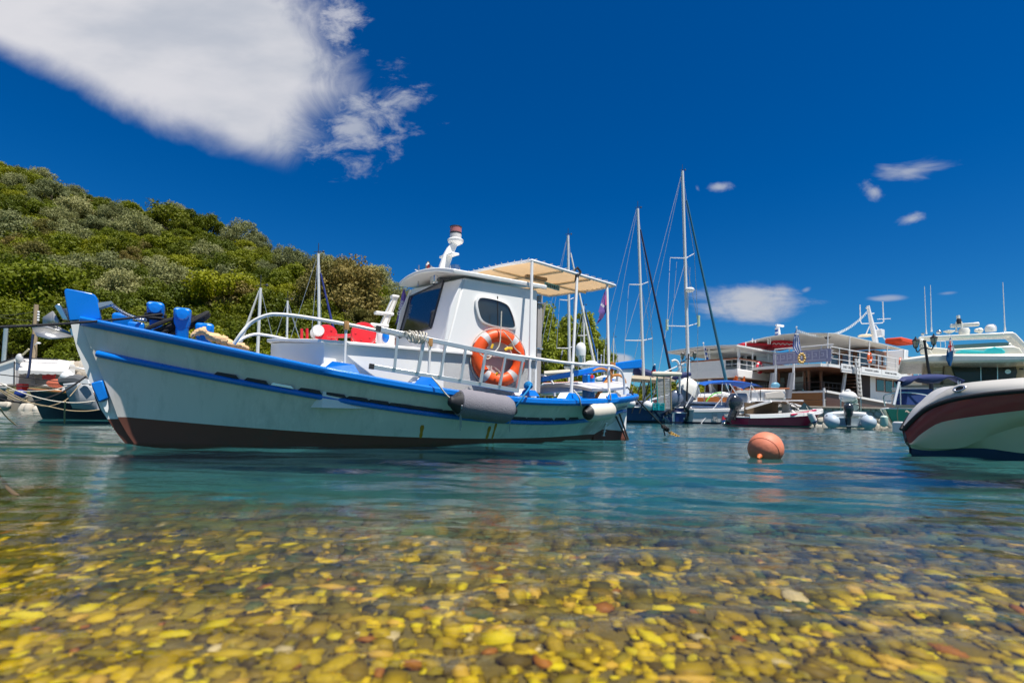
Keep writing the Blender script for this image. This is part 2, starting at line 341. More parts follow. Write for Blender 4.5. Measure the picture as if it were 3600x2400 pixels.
tq = n.new('ShaderNodeTexCoord'); sq = n.new('ShaderNodeSeparateXYZ'); l.new(tq.outputs['Object'], sq.inputs[0]); nq = n.new('ShaderNodeTexNoise'); nq.inputs['Scale'].default_value = 0.9; l.new(tq.outputs['Object'], nq.inputs[0])
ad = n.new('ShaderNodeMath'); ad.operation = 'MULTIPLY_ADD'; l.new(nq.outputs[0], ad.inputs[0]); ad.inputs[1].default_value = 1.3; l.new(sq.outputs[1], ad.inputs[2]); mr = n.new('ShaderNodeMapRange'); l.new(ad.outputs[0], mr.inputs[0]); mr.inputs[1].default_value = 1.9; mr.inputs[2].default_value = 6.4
# brown to blue-green with distance: the water's depth tint painted into the bed colour
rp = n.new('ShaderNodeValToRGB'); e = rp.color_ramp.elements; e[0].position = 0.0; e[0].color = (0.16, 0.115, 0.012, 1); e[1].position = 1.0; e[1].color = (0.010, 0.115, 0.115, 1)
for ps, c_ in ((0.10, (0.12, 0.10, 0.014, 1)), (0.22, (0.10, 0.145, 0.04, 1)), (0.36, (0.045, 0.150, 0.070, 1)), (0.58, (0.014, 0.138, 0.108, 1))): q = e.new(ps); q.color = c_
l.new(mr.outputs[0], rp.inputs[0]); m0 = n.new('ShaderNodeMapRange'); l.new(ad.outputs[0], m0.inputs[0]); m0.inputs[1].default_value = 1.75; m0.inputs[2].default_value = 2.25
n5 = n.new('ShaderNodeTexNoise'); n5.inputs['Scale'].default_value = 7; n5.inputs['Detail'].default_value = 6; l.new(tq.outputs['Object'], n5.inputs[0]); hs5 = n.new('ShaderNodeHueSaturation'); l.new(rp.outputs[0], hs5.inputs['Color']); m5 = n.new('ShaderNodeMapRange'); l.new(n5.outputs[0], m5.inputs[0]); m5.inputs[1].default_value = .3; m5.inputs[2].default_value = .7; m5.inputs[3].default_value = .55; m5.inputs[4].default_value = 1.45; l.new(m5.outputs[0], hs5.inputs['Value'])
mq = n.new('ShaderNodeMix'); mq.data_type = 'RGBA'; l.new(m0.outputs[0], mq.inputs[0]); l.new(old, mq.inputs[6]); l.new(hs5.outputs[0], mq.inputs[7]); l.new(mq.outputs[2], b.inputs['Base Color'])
# pebbles
def blob_mesh(name, seed, sub=1, flat_=0.5, rough_=0.22):
    b = bmesh.new(); bmesh.ops.create_icosphere(b, subdivisions=sub, radius=1); r = random.Random(seed)
    off = [Vector((r.uniform(-1, 1), r.uniform(-1, 1), r.uniform(-1, 1))).normalized() for _ in range(7)]; am = [r.uniform(-rough_, rough_) for _ in off]
    el = r.uniform(0.68, 1.0)
    for v in b.verts:
        q = v.co.normalized(); k = 1 + sum(a * max(0, q.dot(o)) ** 2 for a, o in zip(am, off))
        v.co = Vector((q.x * k, q.y * k * el, q.z * k * flat_))
    me = bpy.data.meshes.new(name); b.to_mesh(me); b.free()
    me.polygons.foreach_set('use_smooth', [True] * len(me.polygons)); return me
stone_cols = [(0.80, 0.52, 0.003), (0.58, 0.40, 0.003), (0.45, 0.30, 0.004), (0.27, 0.175, 0.004), (0.72, 0.44, 0.04), (0.42, 0.16, 0.015), (0.74, 0.58, 0.26), (0.13, 0.085, 0.006), (0.76, 0.58, 0.003), (0.34, 0.25, 0.006)]
stone_w = [4.5, 6, 8, 6, 2, 0.8, 0.5, 2.4, 4.5, 6]
stone_m = [mat('wet_stone_%d' % i, c, 0.6, var=0.35, scale=1.6, spec=0.25, dirt=tuple(q * 0.45 for q in c), dscale=2.5, dlo=0.5, dhi=0.75, bump=0.25, bscale=5) for i, c in enumerate(stone_cols)]
depth_tint_m = [mat('depth_tinted_stone_%d' % i, c, 0.7, var=0.4, scale=2, spec=0.2) for i, c in enumerate(((0.20, 0.15, 0.012), (0.13, 0.105, 0.015), (0.10, 0.115, 0.025), (0.075, 0.06, 0.015)))]  # stone colours with the water's depth tint painted in
stone_me = []
for i in range(12):
    me = blob_mesh('pebble', 40 + i, 2 if i < 6 else 1, rnd.uniform(0.35, 0.6), 0.3); stone_me.append(me)
pos = []
while len(pos) < 300:
    y = 0.72 + 1.25 * rnd.random() ** 1.6; x = rnd.uniform(-1.06, 1.06) * (y + 0.15); r = rnd.choice((0.013, 0.015, 0.018, 0.022, 0.030)) * (0.8 + 0.25 * y)
    if any((x - q[0]) ** 2 + (y - q[1]) ** 2 < ((r + q[2]) * 0.72) ** 2 for q in pos): continue
    pos.append((x, y, r))
cache = {}
for x, y, r in pos:
    k = rnd.randrange(12); c = rnd.choices(range(10), stone_w)[0]
    if (k, c) not in cache:
        me = stone_me[k].copy(); me.materials.clear(); me.materials.append(stone_m[c]); cache[(k, c)] = me
    o = bpy.data.objects.new('pebble', cache[(k, c)]); COL.objects.link(o); o.parent = seabed; o.cycles.is_caustics_receiver = True
    o.location = (x, y, float(bed_z(x, y)) + r * 0.16); o.scale = (r * 1.35, r * .9, r * 0.9); o.rotation_euler = (rnd.uniform(-.2, .2), rnd.uniform(-.2, .2), rnd.uniform(0, 6.28))
base8 = []
for me in stone_me[6:]:
    base8.append((np.array([v.co[:] for v in me.vertices]), np.array([p.vertices[:] for p in me.polygons])))
for c in range(10):
    V, Fc, k0 = [], [], 0
    for _ in range(int(10000 * stone_w[c] / sum(stone_w))):
        y = 0.55 + 1.75 * rnd.random() ** 1.25
        if y > 1.2 + 0.8 * rnd.random(): continue
        y += 0.0; x = rnd.uniform(-1.25, 1.25) * (y + 0.3); r = rnd.uniform(0.007, 0.020) * (0.75 + 0.4 * y) * (1 if rnd.random() < .9 else 1.6)
        v, f = base8[rnd.randrange(6)]; t = rnd.uniform(0, 6.28); R2 = np.array([[cos(t), -sin(t), 0], [sin(t), cos(t), 0], [0, 0, 1]])
        V.append((v * [r * 1.2, r, r * 0.8]) @ R2.T + [x, y, float(bed_z(x, y)) + 0.002]); Fc.append(f + k0); k0 += len(v)
    me = bpy.data.meshes.new('gravel'); me.from_pydata(np.concatenate(V).tolist(), [], np.concatenate(Fc).tolist()); me.polygons.foreach_set('use_smooth', [True] * len(me.polygons)); me.materials.append(stone_m[c]); me.update()
    o = bpy.data.objects.new('gravel', me); COL.objects.link(o); o['kind'] = 'stuff'; o.parent = seabed; o.cycles.is_caustics_receiver = True

for c in range(4):                              # farther stones, the water's depth tint painted into their browns and greens
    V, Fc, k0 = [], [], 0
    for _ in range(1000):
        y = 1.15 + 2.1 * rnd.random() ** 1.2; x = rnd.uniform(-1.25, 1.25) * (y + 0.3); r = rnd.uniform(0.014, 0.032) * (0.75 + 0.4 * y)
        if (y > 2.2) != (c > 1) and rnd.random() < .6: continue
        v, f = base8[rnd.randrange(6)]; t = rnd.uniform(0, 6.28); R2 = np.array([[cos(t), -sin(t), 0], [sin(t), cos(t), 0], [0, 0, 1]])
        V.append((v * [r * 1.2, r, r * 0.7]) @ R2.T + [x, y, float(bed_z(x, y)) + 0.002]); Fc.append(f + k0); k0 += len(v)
    me = bpy.data.meshes.new('depth_tinted_gravel'); me.from_pydata(np.concatenate(V).tolist(), [], np.concatenate(Fc).tolist()); me.polygons.foreach_set('use_smooth', [True] * len(me.polygons)); me.materials.append(depth_tint_m[c]); me.update()
    o = bpy.data.objects.new('depth_tinted_gravel', me); COL.objects.link(o); o['kind'] = 'stuff'; o.parent = seabed; o.cycles.is_caustics_receiver = True

# hill: skyline measured from the photograph, ridge 70 to 115 m away
sky_pts = [(-900, 80), (-500, 270), (-200, 440), (0, 538), (100, 572), (167, 595), (265, 642), (444, 690), (616, 742), (740, 786), (820, 805), (925, 843), (1048, 888), (1171, 914), (1295, 962), (1356, 985), (1400, 1020), (1470, 1090), (1560, 1230), (1680, 1400), (1800, 1440)]
sa, st_ = [], []
for p in sky_pts:
    r = ray(p); sa.append(r.x / r.y); st_.append(r.z / r.y)
def hill_T(a): return max(0.0, float(np.interp(a, sa, st_)))
def ridge_d(a): return ipl([-1.5, -1.0, -0.25, 0], [128, 112, 78, 60], a)
SHORE = 36.0
def ground(a, d):                              # height of the slope along a bearing
    dr = ridge_d(a); zr = max(0.0, hill_T(a) * dr - 1.7)
    t = max(0.0, min(1.35, (d - SHORE) / (dr - SHORE)))
    return 1.0 + (zr - 1.0) * (t if t <= 1 else 1 - 0.5 * (t - 1)) if zr > 1 else 1.0
hill_m = mat('dry_grass_slope', (0.10, 0.085, 0.032), 0.95, var=0.5, scale=0.35, dirt=(0.045, 0.055, 0.012), dscale=0.2, dlo=0.4, dhi=0.6, bump=0.8, bscale=2)
na, nd = 90, 50
X = np.zeros((nd, na)); Y = np.zeros_like(X); Z = np.zeros_like(X)
for j in range(na):
    a = -1.55 + 1.62 * j / (na - 1); dr = ridge_d(a)
    for i in range(nd):
        dd = SHORE - 4 + (dr * 1.35 - SHORE + 4) * i / (nd - 1); X[i, j] = a * dd; Y[i, j] = dd; Z[i, j] = ground(a, dd) - (1.4 if i == 0 else 0) + 0.25 * sin(X[i, j] * .9) * sin(Y[i, j] * 1.1)
grid_mesh('hill', X, Y, Z, hill_m)

# trees: crowns of many small leaf faces gathered in clumps
def leaf_mat(name, c, var=0.35):
    m = bpy.data.materials.new(name); m.use_nodes = True; n = m.node_tree.nodes; l = m.node_tree.links; b = n['Principled BSDF']; b.inputs['Roughness'].default_value = 0.6; b.inputs['Specular IOR Level'].default_value = 0.25
    oi = n.new('ShaderNodeObjectInfo'); t = n.new('ShaderNodeTexCoord'); nz = n.new('ShaderNodeTexNoise'); nz.inputs['Scale'].default_value = 2.4; nz.inputs['Detail'].default_value = 5; l.new(t.outputs['Object'], nz.inputs[0])
    mx = n.new('ShaderNodeMix'); mx.data_type = 'RGBA'; l.new(nz.outputs[0], mx.inputs[0]); mx.inputs[6].default_value = (*[q * (1 - var) for q in c], 1); mx.inputs[7].default_value = (*[q * (1 + var) for q in c], 1)
    h = n.new('ShaderNodeHueSaturation'); l.new(mx.outputs[2], h.inputs['Color']); mr = n.new('ShaderNodeMapRange'); l.new(oi.outputs['Random'], mr.inputs[0]); mr.inputs[3].default_value = 0.72; mr.inputs[4].default_value = 1.3; l.new(mr.outputs[0], h.inputs['Value'])
    m2 = n.new('ShaderNodeMapRange'); l.new(oi.outputs['Random'], m2.inputs[0]); m2.inputs[3].default_value = 0.515; m2.inputs[4].default_value = 0.482; l.new(m2.outputs[0], h.inputs['Hue'])
    l.new(h.outputs[0], b.inputs['Base Color']); tr = n.new('ShaderNodeBsdfTranslucent'); l.new(h.outputs[0], tr.inputs[0]); ms = n.new('ShaderNodeMixShader'); ms.inputs[0].default_value = 0.28
    l.new(b.outputs[0], ms.inputs[1]); l.new(tr.outputs[0], ms.inputs[2]); l.new(ms.outputs[0], n['Material Output'].inputs[0]); return m
leaf = dict(green=leaf_mat('maquis_leaves', (0.175, 0.200, 0.004)), dark=leaf_mat('oak_leaves', (0.105, 0.130, 0.004)), olive=leaf_mat('olive_leaves', (0.25, 0.26, 0.10)), brown=leaf_mat('dry_leaves', (0.20, 0.17, 0.04)), pine=leaf_mat('pine_needles', (0.25, 0.29, 0.02)))
bark = mat('bark', (0.11, 0.085, 0.06), 0.9, var=0.3, bump=0.6)
def crown_mesh(name, seed, nclump, nleaf, lsize, rx, rz, shape):
    g = np.random.default_rng(seed); V = []
    for c in range(nclump):
        if shape == 'dome':
            th = g.uniform(0, 2 * pi); ph = np.arccos(g.uniform(-0.35, 1)); rr = g.uniform(0.55, 0.95)
            ctr = np.array([rx * rr * sin(ph) * cos(th), rx * rr * sin(ph) * sin(th), rz * rr * cos(ph)]); cr = g.uniform(0.20, 0.38) * rx
        else:
            z = g.uniform(-1, 1); w = 1 - ((z + 1) / 2) ** 1.2 * 0.85; th = g.uniform(0, 2 * pi); ctr = np.array([rx * w * cos(th) * g.uniform(.3, .9), rx * w * sin(th) * g.uniform(.3, .9), rz * z]); cr = g.uniform(0.2, 0.36) * rx
        q = g.normal(size=(nleaf, 3)); q /= np.linalg.norm(q, axis=1)[:, None]; rad = cr * g.uniform(0.62, 1.08, (nleaf, 1)) * (1 + 0.25 * np.sin(5 * q[:, :1] + c) * np.sin(6 * q[:, 1:2]))
        p = ctr + q * rad * [1, 1, 0.85]; nrm = q + 0.55 * g.normal(size=q.shape); nrm /= np.linalg.norm(nrm, axis=1)[:, None]
        t = np.cross(nrm, g.normal(size=q.shape)); t /= np.linalg.norm(t, axis=1)[:, None]; bt = np.cross(nrm, t); s = lsize * g.uniform(0.6, 1.3, (nleaf, 1))
        V.append(np.stack([p - t * s, p + bt * s * .6, p + t * s, p - bt * s * .6], 1).reshape(-1, 3))
    V = np.concatenate(V); F_ = np.arange(len(V)).reshape(-1, 4); me = bpy.data.meshes.new(name); me.from_pydata(V.tolist(), [], F_.tolist()); me.update(); return me
def trunk_mesh(h, r, seed, lean=0.2):
    g = random.Random(seed); m = MB(); k = Vector((g.uniform(-lean, lean), g.uniform(-lean, lean), 0))
    m.tube([Vector((0, 0, -0.6)), Vector((0, 0, h * .4)) + k * .4, Vector((0, 0, h)) + k], [r * 1.3, r, r * .6], 6)
    for i in range(4):
        t = g.uniform(0, 6.28); m.tube([Vector((0, 0, h * .5)) + k * .5, Vector((cos(t) * h * .35, sin(t) * h * .35, h * 1.05)), Vector((cos(t) * h * .6, sin(t) * h * .6, h * 1.5))], [r * .6, r * .4, r * .15], 5)
    me = bpy.data.meshes.new('trunk'); me.from_pydata(m.v, [], m.f); me.polygons.foreach_set('use_smooth', [True] * len(me.polygons)); me.materials.append(bark); return me
CR = {}
for kind, spec in dict(green=(42, 190, .048, 1.0, .80, 'dome'), dark=(40, 190, .048, 1.0, .85, 'dome'), olive=(46, 190, .042, 1.0, .9, 'dome'), brown=(46, 160, .042, .85, 1.2, 'dome'), pine=(52, 150, .046, .72, 1.3, 'cone')).items():
    CR[kind] = []
    for i in range(4):
        me = crown_mesh('crown', hash(kind) % 97 * 0 + {'green': 1, 'dark': 11, 'olive': 21, 'brown': 31, 'pine': 41}[kind] + i, *spec); me.materials.append(leaf[kind]); CR[kind].append(me)
TR = [trunk_mesh(1.0, 0.10, i) for i in range(3)]
def tree(name, kind, loc, r, label, group, hgt=None):
    o = thing(name, label, 'tree', loc, rnd.uniform(0, 6.28), group); h = hgt if hgt else r * 0.75
    c = bpy.data.objects.new('crown', rnd.choice(CR[kind])); COL.objects.link(c); c.parent = o; c.location = (0, 0, h + r * 0.25); k = rnd.uniform(.9, 1.12); c.scale = (r * k, r / k, r * rnd.uniform(.85, 1.12))
    t = bpy.data.objects.new('trunk', rnd.choice(TR)); COL.objects.link(t); t.parent = o; t.scale = (r * .55, r * .55, max(h, 0.6))
    return o
olive_spots = [H_(230, 190), H_(290, 290), H_(400, 520), H_(660, 420), H_(800, 480), H_(640, 700), H_(700, 830), H_(990, 790), H_(1380, 530), H_(1480, 580), H_(1680, 680), H_(1860, 700), H_(1980, 720), H_(2140, 790), H_(2250, 870), H_(420, 380), H_(700, 500), H_(1000, 400), H_(60, 500), H_(350, 420), H_(1930, 740), H_(2050, 760), H_(1620, 640), H_(1290, 820), H_(570, 480)]
names = dict(green='maquis_tree', dark='oak_tree', olive='olive_tree', brown='dry_tree', pine='pine_tree')
desc = dict(green='bright yellow-green tree', dark='dark oak tree', olive='grey-green olive tree', brown='brownish tree')
placed = []; TREES = []
def put_tree(px, py, kind, r, tag_):
    rr_ = ray((px, py)); a = rr_.x / rr_.y; t = rr_.z / rr_.y; dr = ridge_d(a)
    lo, hi = SHORE, dr * 1.02                  # depth at which the slope (plus crown centre) meets this line of sight
    for _ in range(40):
        mid = (lo + hi) / 2
        if (ground(a, mid) + r * 1.0) / mid < t: lo = mid
        else: hi = mid
    d = (lo + hi) / 2
    Tn = hill_T(a); lvl = t / max(Tn, 1e-3)
    if px < 320: side = 'behind the kiosk'
    elif px < 620: side = 'above the bow plate'
    elif px < 900: side = 'above the blue bollards'
    elif px < 1180: side = 'above the handrail'
    else: side = 'left of the wheelhouse'
    hgt = 'on the skyline' if lvl > 0.88 else 'high on the slope' if lvl > 0.62 else 'halfway up the slope' if lvl > 0.34 else 'at the foot of the hill'
    TREES.append((px, desc[kind], hgt, side, tree(names[kind], kind, (a * d, d, ground(a, d) - 0.2), r, '', 'trees on the hillside')))
    placed.append((px, py, 1800 * r / d))
for p in olive_spots: put_tree(p[0], p[1], 'olive', rnd.uniform(2.0, 2.9), 1)
for p, k, r in ((H_(1850, 880), 'brown', 3.4), (H_(2010, 900), 'brown', 3.6), (H_(1960, 830), 'brown', 3.0), (H_(2330, 960), 'green', 2.8), (H_(200, 820), 'green', 3.6), (H_(1290, 840), 'green', 3.4), (H_(960, 440), 'dark', 3.2), (H_(1100, 450), 'dark', 3.0), (H_(1190, 480), 'dark', 2.8)): put_tree(p[0], p[1], k, r, 1)
tries = 0
while len(placed) < 292 and tries < 9000:
    tries += 1
    px = rnd.uniform(-60, 1430); r_ = ray((px, 1000)); a = r_.x / r_.y; Tn = hill_T(a)
    ytop = float(np.interp(px, [q[0] for q in sky_pts], [q[1] for q in sky_pts])) + 42
    py = rnd.uniform(ytop, 1290 if px > 250 else 1200)
    if py < ytop: continue
    if any(hypot(px - q[0], (py - q[1]) * 1.15) < 0.55 * q[2] + 9 for q in placed): continue
    kind = rnd.choices(('green', 'dark', 'olive', 'brown'), (5.5, 4, 1.3, 0.5))[0]; put_tree(px, py, kind, rnd.uniform(1.35, 2.45), 0)
sets = {}
for q in TREES: sets.setdefault(q[1:4], []).append(q)
ORD = ['leftmost', 'second from left', 'third from left', 'fourth from left', 'fifth from left', 'sixth from left', 'seventh from left', 'eighth from left', 'ninth from left', 'tenth from left', 'eleventh from left', 'twelfth from left', 'thirteenth from left', 'fourteenth from left', 'fifteenth from left', 'sixteenth from left', 'seventeenth from left', 'eighteenth from left', 'nineteenth from left', 'twentieth from left'] + ['twenty-%s from left' % q for q in 'first second third fourth fifth sixth seventh eighth ninth'.split()] + ['thirtieth from left'] + ['thirty-%s from left' % q for q in 'first second third fourth fifth'.split()]
for (ds, hg, sd), L in sets.items():
    L.sort(key=lambda q: q[0])
    for i, q in enumerate(L):
        q[4]['label'] = '%s %s %s' % (ds, hg, sd) if len(L) == 1 else '%s, %s %s %s' % (ORD[min(i, 34)] if i < len(L) - 1 or i == 0 else 'rightmost', ds, hg, sd)
# low scrub between the trees
V = []; g = np.random.default_rng(3)
for k in range(900):
    a = g.uniform(-1.25, -0.14); dr = ridge_d(a); dd = SHORE + (dr - SHORE) * g.uniform(0, 1) ** 0.8; z = ground(a, dd); r = g.uniform(0.5, 1.2)
    nL = 34; q = g.normal(size=(nL, 3)); q /= np.linalg.norm(q, axis=1)[:, None]; p = np.array([a * dd, dd, z + 0.25 * r]) + q * r * [1, 1, .75] * g.uniform(.6, 1, (nL, 1))
    nrm = q + .5 * g.normal(size=q.shape); t = np.cross(nrm, g.normal(size=q.shape)); t /= np.linalg.norm(t, axis=1)[:, None]; bt = np.cross(nrm / np.linalg.norm(nrm, axis=1)[:, None], t); s = g.uniform(.1, .22, (nL, 1))
    V.append(np.stack([p - t * s, p + bt * s * .7, p + t * s, p - bt * s * .7], 1).reshape(-1, 3))
V = np.concatenate(V); me = bpy.data.meshes.new('scrub'); me.from_pydata(V.tolist(), [], np.arange(len(V)).reshape(-1, 4).tolist()); me.materials.append(leaf_mat('scrub_leaves', (0.16, 0.155, 0.03), 0.5)); me.update()
o = bpy.data.objects.new('scrub', me); COL.objects.link(o); o['kind'] = 'stuff'
# pines beyond the stern, and low far shore
for i, (p, d_, r) in enumerate((((1918, 1270), 48, 3.6), ((1990, 1292), 50, 3.3), ((2060, 1262), 52, 4.0), ((2040, 1300), 47, 2.9), ((1925, 1310), 44, 2.6), ((2110, 1320), 56, 2.9), ((1960, 1325), 58, 3.2), ((2150, 1345), 60, 2.4))):
    w = dep(p, d_); tree('pine_tree', 'pine', (w.x, w.y, 0.9), r, ['tall pine tree right beside the wheelhouse door', 'bushy pine tree behind the leaning awning pole', 'tallest pine tree behind the pale mast and blue furled sail', 'small bright pine in front of the tallest pine', 'low pine beside the wheelhouse door bottom', 'rounded pine behind the furled blue sail, on its far side', 'low pine behind the white radome', 'lowest pine, just above the blue tiller'][i], 'pines beyond the harbour', max(w.z - 0.9 - r * .3, 1))
for i, (px, d_, r) in enumerate(((2245, 62, 2.2), (2330, 60, 2.6), (2400, 58, 2.2), (2460, 60, 2.5), (2210, 60, 1.8))):
    w = dep((px, 1372), d_); tree('maquis_tree', 'green', (w.x, w.y, 0.8), r, ['low green bush behind the beige boom cover', 'low green bush behind the upright gangway', 'low green bush behind the dome-topped mast foot', 'low green bush behind the near lamp post', 'low green bush just past the stern post'][i], 'bushes on the far shore', 1.0)
# far shore strip and quays
land = mat('quay_ground', (0.30, 0.27, 0.22), 0.9, var=0.25, scale=1.2, bump=0.3)
m = MB(); m.box((18, 62, 0.1), (70, 52, 1.6)); m.build('shore', land, kind='structure')
# ------------------------------------------------------------------ the blue and white fishing boat
bw = flat((444, 1563)); sw = flat((2196, 1541)); FBd = (bw - sw); FB = Fr((bw + sw) / 2, atan2(FBd.y, FBd.x))
LB = FBd.length
boat = thing('fishing_boat', 'white wooden fishing boat with blue rails, small wheelhouse and cream awning', 'boat', FB.o, FB.phi)
XB, XS = LB / 2 + 0.40, -LB / 2 - 0.02        # ends of the sheer line
BM = 1.28
def half(x):                                   # half breadth at the rail
    s = (XB - x) / (XB - XS); s = min(max(s, 0), 1)
    return 0.075 + (BM - 0.075) * (1 - (1 - s / .52) ** 2.1) if s < .52 else BM * max(0, 1 - ((s - .52) / .483) ** 3.2) ** 0.62
def halfw(x):                                  # half breadth at the waterline
    s = (LB / 2 - x) / LB; s = min(max(s, 0), 1)
    return 0.06 + .69 * sin(pi / 2 * s / .5) ** 1.5 if s < .5 else 0.05 + .70 * max(0, 1 - ((s - .5) / .40) ** 1.8)
def solve(p, fn):
    y = 0.8
    for _ in range(40): q = FB.s_(p, y); y = 0.5 * y + 0.5 * fn(q)
    return FB.s_(p, y)
sheer_px = [C_(1640, 1170), C_(1600, 1180), C_(1500, 1190), C_(1200, 1190), C_(900, 1172), C_(400, 1116), C_(0, 1056), B_(1400, 846), B_(1100, 786), B_(700, 706), B_(400, 646), A_(1792, 606), A_(1100, 448), A_(800, 398), A_(640, 374)]
pts = [solve(p, lambda q: half(q.x)) for p in sheer_px]; pts.sort(key=lambda q: q.x)
shx = [q.x for q in pts]; shz = [q.z for q in pts]
cf = np.polyfit(shx, shz, 4)
def zs(x): return float(np.polyval(cf, min(max(x, XS), XB)))
_bk = sorted([FB.s_(p, 0.0) for p in (A_(650, 420), A_(690, 520), A_(728, 610), A_(772, 720), A_(838, 880), A_(905, 1060), A_(940, 1165), A_(1000, 1270), A_(1062, 1378))], key=lambda q: q.z)
def xbow(z): return ipl([-0.6] + [q.z for q in _bk] + [1.6], [_bk[0].x - .5] + [q.x for q in _bk] + [_bk[-1].x + .05], z)
_st = [FB.s_(p, 0.0).x for p in (C_(1400, 1442), C_(1540, 1315), C_(1618, 1215), C_(1642, 1168))]
def xstn(z): return ipl([-0.6, 0, 0.27, 0.48, 0.62, 1.2], [_st[0] + .9, _st[0], _st[1], _st[2], _st[3], _st[3]], z)
def hb(x, z):                                  # half breadth of the skin at height z
    zt = zs(x); hs, hw = half(x), halfw(x)
    if z < 0: return hw * max(0.02, 1 - (z / 0.62) ** 2) ** 0.8
    t = min(z / zt, 1.0); e = lerp(1.4, 0.95, min(1, max(0, (XB - x) / 2.6))); e += 0.55 * min(1, max(0, (XS + 2.2 - x) / 1.8))
    return hw + (hs - hw) * t ** e
boot_px = [A_(1000, 1165), A_(1792, 1215), B_(900, 1262), B_(1792, 1325), C_(500, 1458), C_(1000, 1452), C_(1250, 1434)]
rub_px = [A_(760, 662), A_(1100, 722), A_(1792, 852), B_(400, 892), B_(800, 972), B_(1200, 1042), B_(1792, 1122), C_(300, 1292), C_(700, 1332), C_(1000, 1337), C_(1300, 1337), C_(1500, 1312), C_(1560, 1284)]
bo = [solve(p, lambda q: hb(q.x, max(q.z, 0.02))) for p in boot_px]; ru = [solve(p, lambda q: hb(q.x, max(q.z, 0.05))) for p in rub_px]
bo.sort(key=lambda q: q.x); ru.sort(key=lambda q: q.x)
cb_ = np.polyfit([q.x for q in bo], [q.z for q in bo], 2); cr_ = np.polyfit([q.x for q in ru], [q.z for q in ru], 3)
def zboot(x): return max(0.025, float(np.polyval(cb_, min(max(x, bo[0].x), bo[-1].x))))
def zrub(x): return float(np.polyval(cr_, min(max(x, ru[0].x - .3), ru[-1].x + .1)))
def skin(t, z, side):                          # t 0..1 stern to bow at a given height function
    x = XS + (XB - XS) * t
    for _ in range(3):
        zz = z(x) if callable(z) else z; x = lerp(xstn(zz), xbow(zz), t)
    k_ = lerp(min(1, t / .14) ** .55, 1, min(1, max(0, zz / zs(x))) ** 3); return Vector((x, side * hb(x, zz) * k_, zz))
NT = 64; TT = [0.5 - 0.5 * cos(pi * i / NT) for i in range(NT + 1)]
hullw = mat('hull_paint', (0.79, 0.715, 0.665), 0.25, var=0.07, scale=2.4, dirt=(0.46, 0.45, 0.40), dscale=2.2, dlo=0.50, dhi=0.86, coat=0.3, bump=0.06, bscale=3.5, stretch=(2.2, 1, .55))
boot = mat('red_brown_antifouling', (0.17, 0.055, 0.035), 0.7, var=0.25, scale=3, dirt=(0.10, 0.07, 0.05), dscale=4, dlo=0.55, dhi=0.8)
m = MB()
for sd in (1, -1):
    m.grid([[skin(t, (lambda x, k=k: lerp(zboot(x), zs(x), k)), sd) for t in TT] for k in (0, .12, .25, .38, .5, .62, .75, .88, 1)])
m.build('hull_topside', hullw, boat, 50)
m = MB()
for sd in (1, -1):
    m.grid([[skin(t, (lambda x, k=k: lerp(-0.55, zboot(x) - 0.001, k)), sd) for t in TT] for k in (0, .3, .6, .8, 1)])
m.build('hull_bottom', boot, boat, 50)
def rail_line(z, off, t0=0.0, t1=1.0, n=70, side=1, dz=0.0):
    out = []
    for i in range(n + 1):
        t = t0 + (t1 - t0) * i / n; q = skin(0.5 - 0.5 * cos(pi * t), z, side); q.y += side * off; q.z += dz; out.append(q)
    return out
for sd in (1, -1):
    m = MB(); rows = []
    L_in = rail_line(zs, -0.13, 0.0, 1, 70, sd)
    for k, (oy, oz) in enumerate(((-.13, -.035), (-.12, .0), (.01, .006), (.045, -.014), (.045, -.058), (.01, -.085))):
        rows.append([Vector((q.x, (max(q.y * sd + (0 if oy > 0 else 0), 0) + oy) * sd if q.y * sd + oy > 0 else 0, q.z + oz)) for q in rail_line(zs, 0, 0, 1, 70, sd)])
    m.grid(rows); m.build('gunwale', blue, boat, 50)
    m = MB(); m.tube(rail_line(zrub, .012, 0.055, 0.955, 60, sd), 0.034, 8); m.build('rubbing_strake', blue, boat, 60)
# scupper slots sitting along the strake
for px in ((B_(215, 840)), B_(450, 882), B_(650, 922), B_(870, 965), B_(1065, 1003), B_(1245, 1032), B_(1410, 1058), B_(1570, 1080), B_(1725, 1098), C_(120, 1248), C_(215, 1262), C_(330, 1278), C_(450, 1290), C_(905, 1322), C_(1000, 1322), C_(1090, 1324), C_(1180, 1325), C_(1270, 1322)):
    q = solve(px, lambda q: hb(q.x, max(q.z, .05))); q2 = Vector((q.x + .1, hb(q.x + .1, q.z), zrub(q.x + .1))); d_ = (q2 - Vector((q.x, hb(q.x, q.z), zrub(q.x)))).normalized()
    m = MB(); ctr = Vector((q.x, hb(q.x, zrub(q.x) + .05) + .004, zrub(q.x) + 0.045)); L = 0.125
    poly = [ctr + d_ * sx * L + Vector((0, 0, sz)) for sx, sz in ((-1, -.018), (1, -.018), (.75, .016), (-.75, .016))]
    m.prism(poly, (0, .012, 0)); m.build('scupper', steel if abs(px[0] - B_(650, 0)[0]) < 2 else black, boat, bevel=.004)
# rust runs under the strake
rust = mat('rust_run', (0.50, 0.23, 0.02), 0.8, var=0.4, scale=9)
for (p0, p1, w) in ((C_(258, 1365), C_(245, 1452), .022), (C_(712, 1372), C_(688, 1460), .022), (C_(757, 1345), C_(725, 1460), .016)):
    rows = []
    for i in range(9):
        t = i / 8; q = solve((lerp(p0[0], p1[0], t), lerp(p0[1], p1[1], t)), lambda q: hb(q.x, max(q.z, .01))); ww = w * (0.35 + .65 * sin(pi * min(1, t * .8 + .15))) * (1 + .25 * sin(9 * t)); z = max(q.z, 0.006)
        rows.append([Vector((q.x + ww * s, hb(q.x + ww * s, z) + .003, z)) for s in (-1, 0, 1)])
    m = MB(); m.grid(rows); m.build('rust_stain', rust, boat)
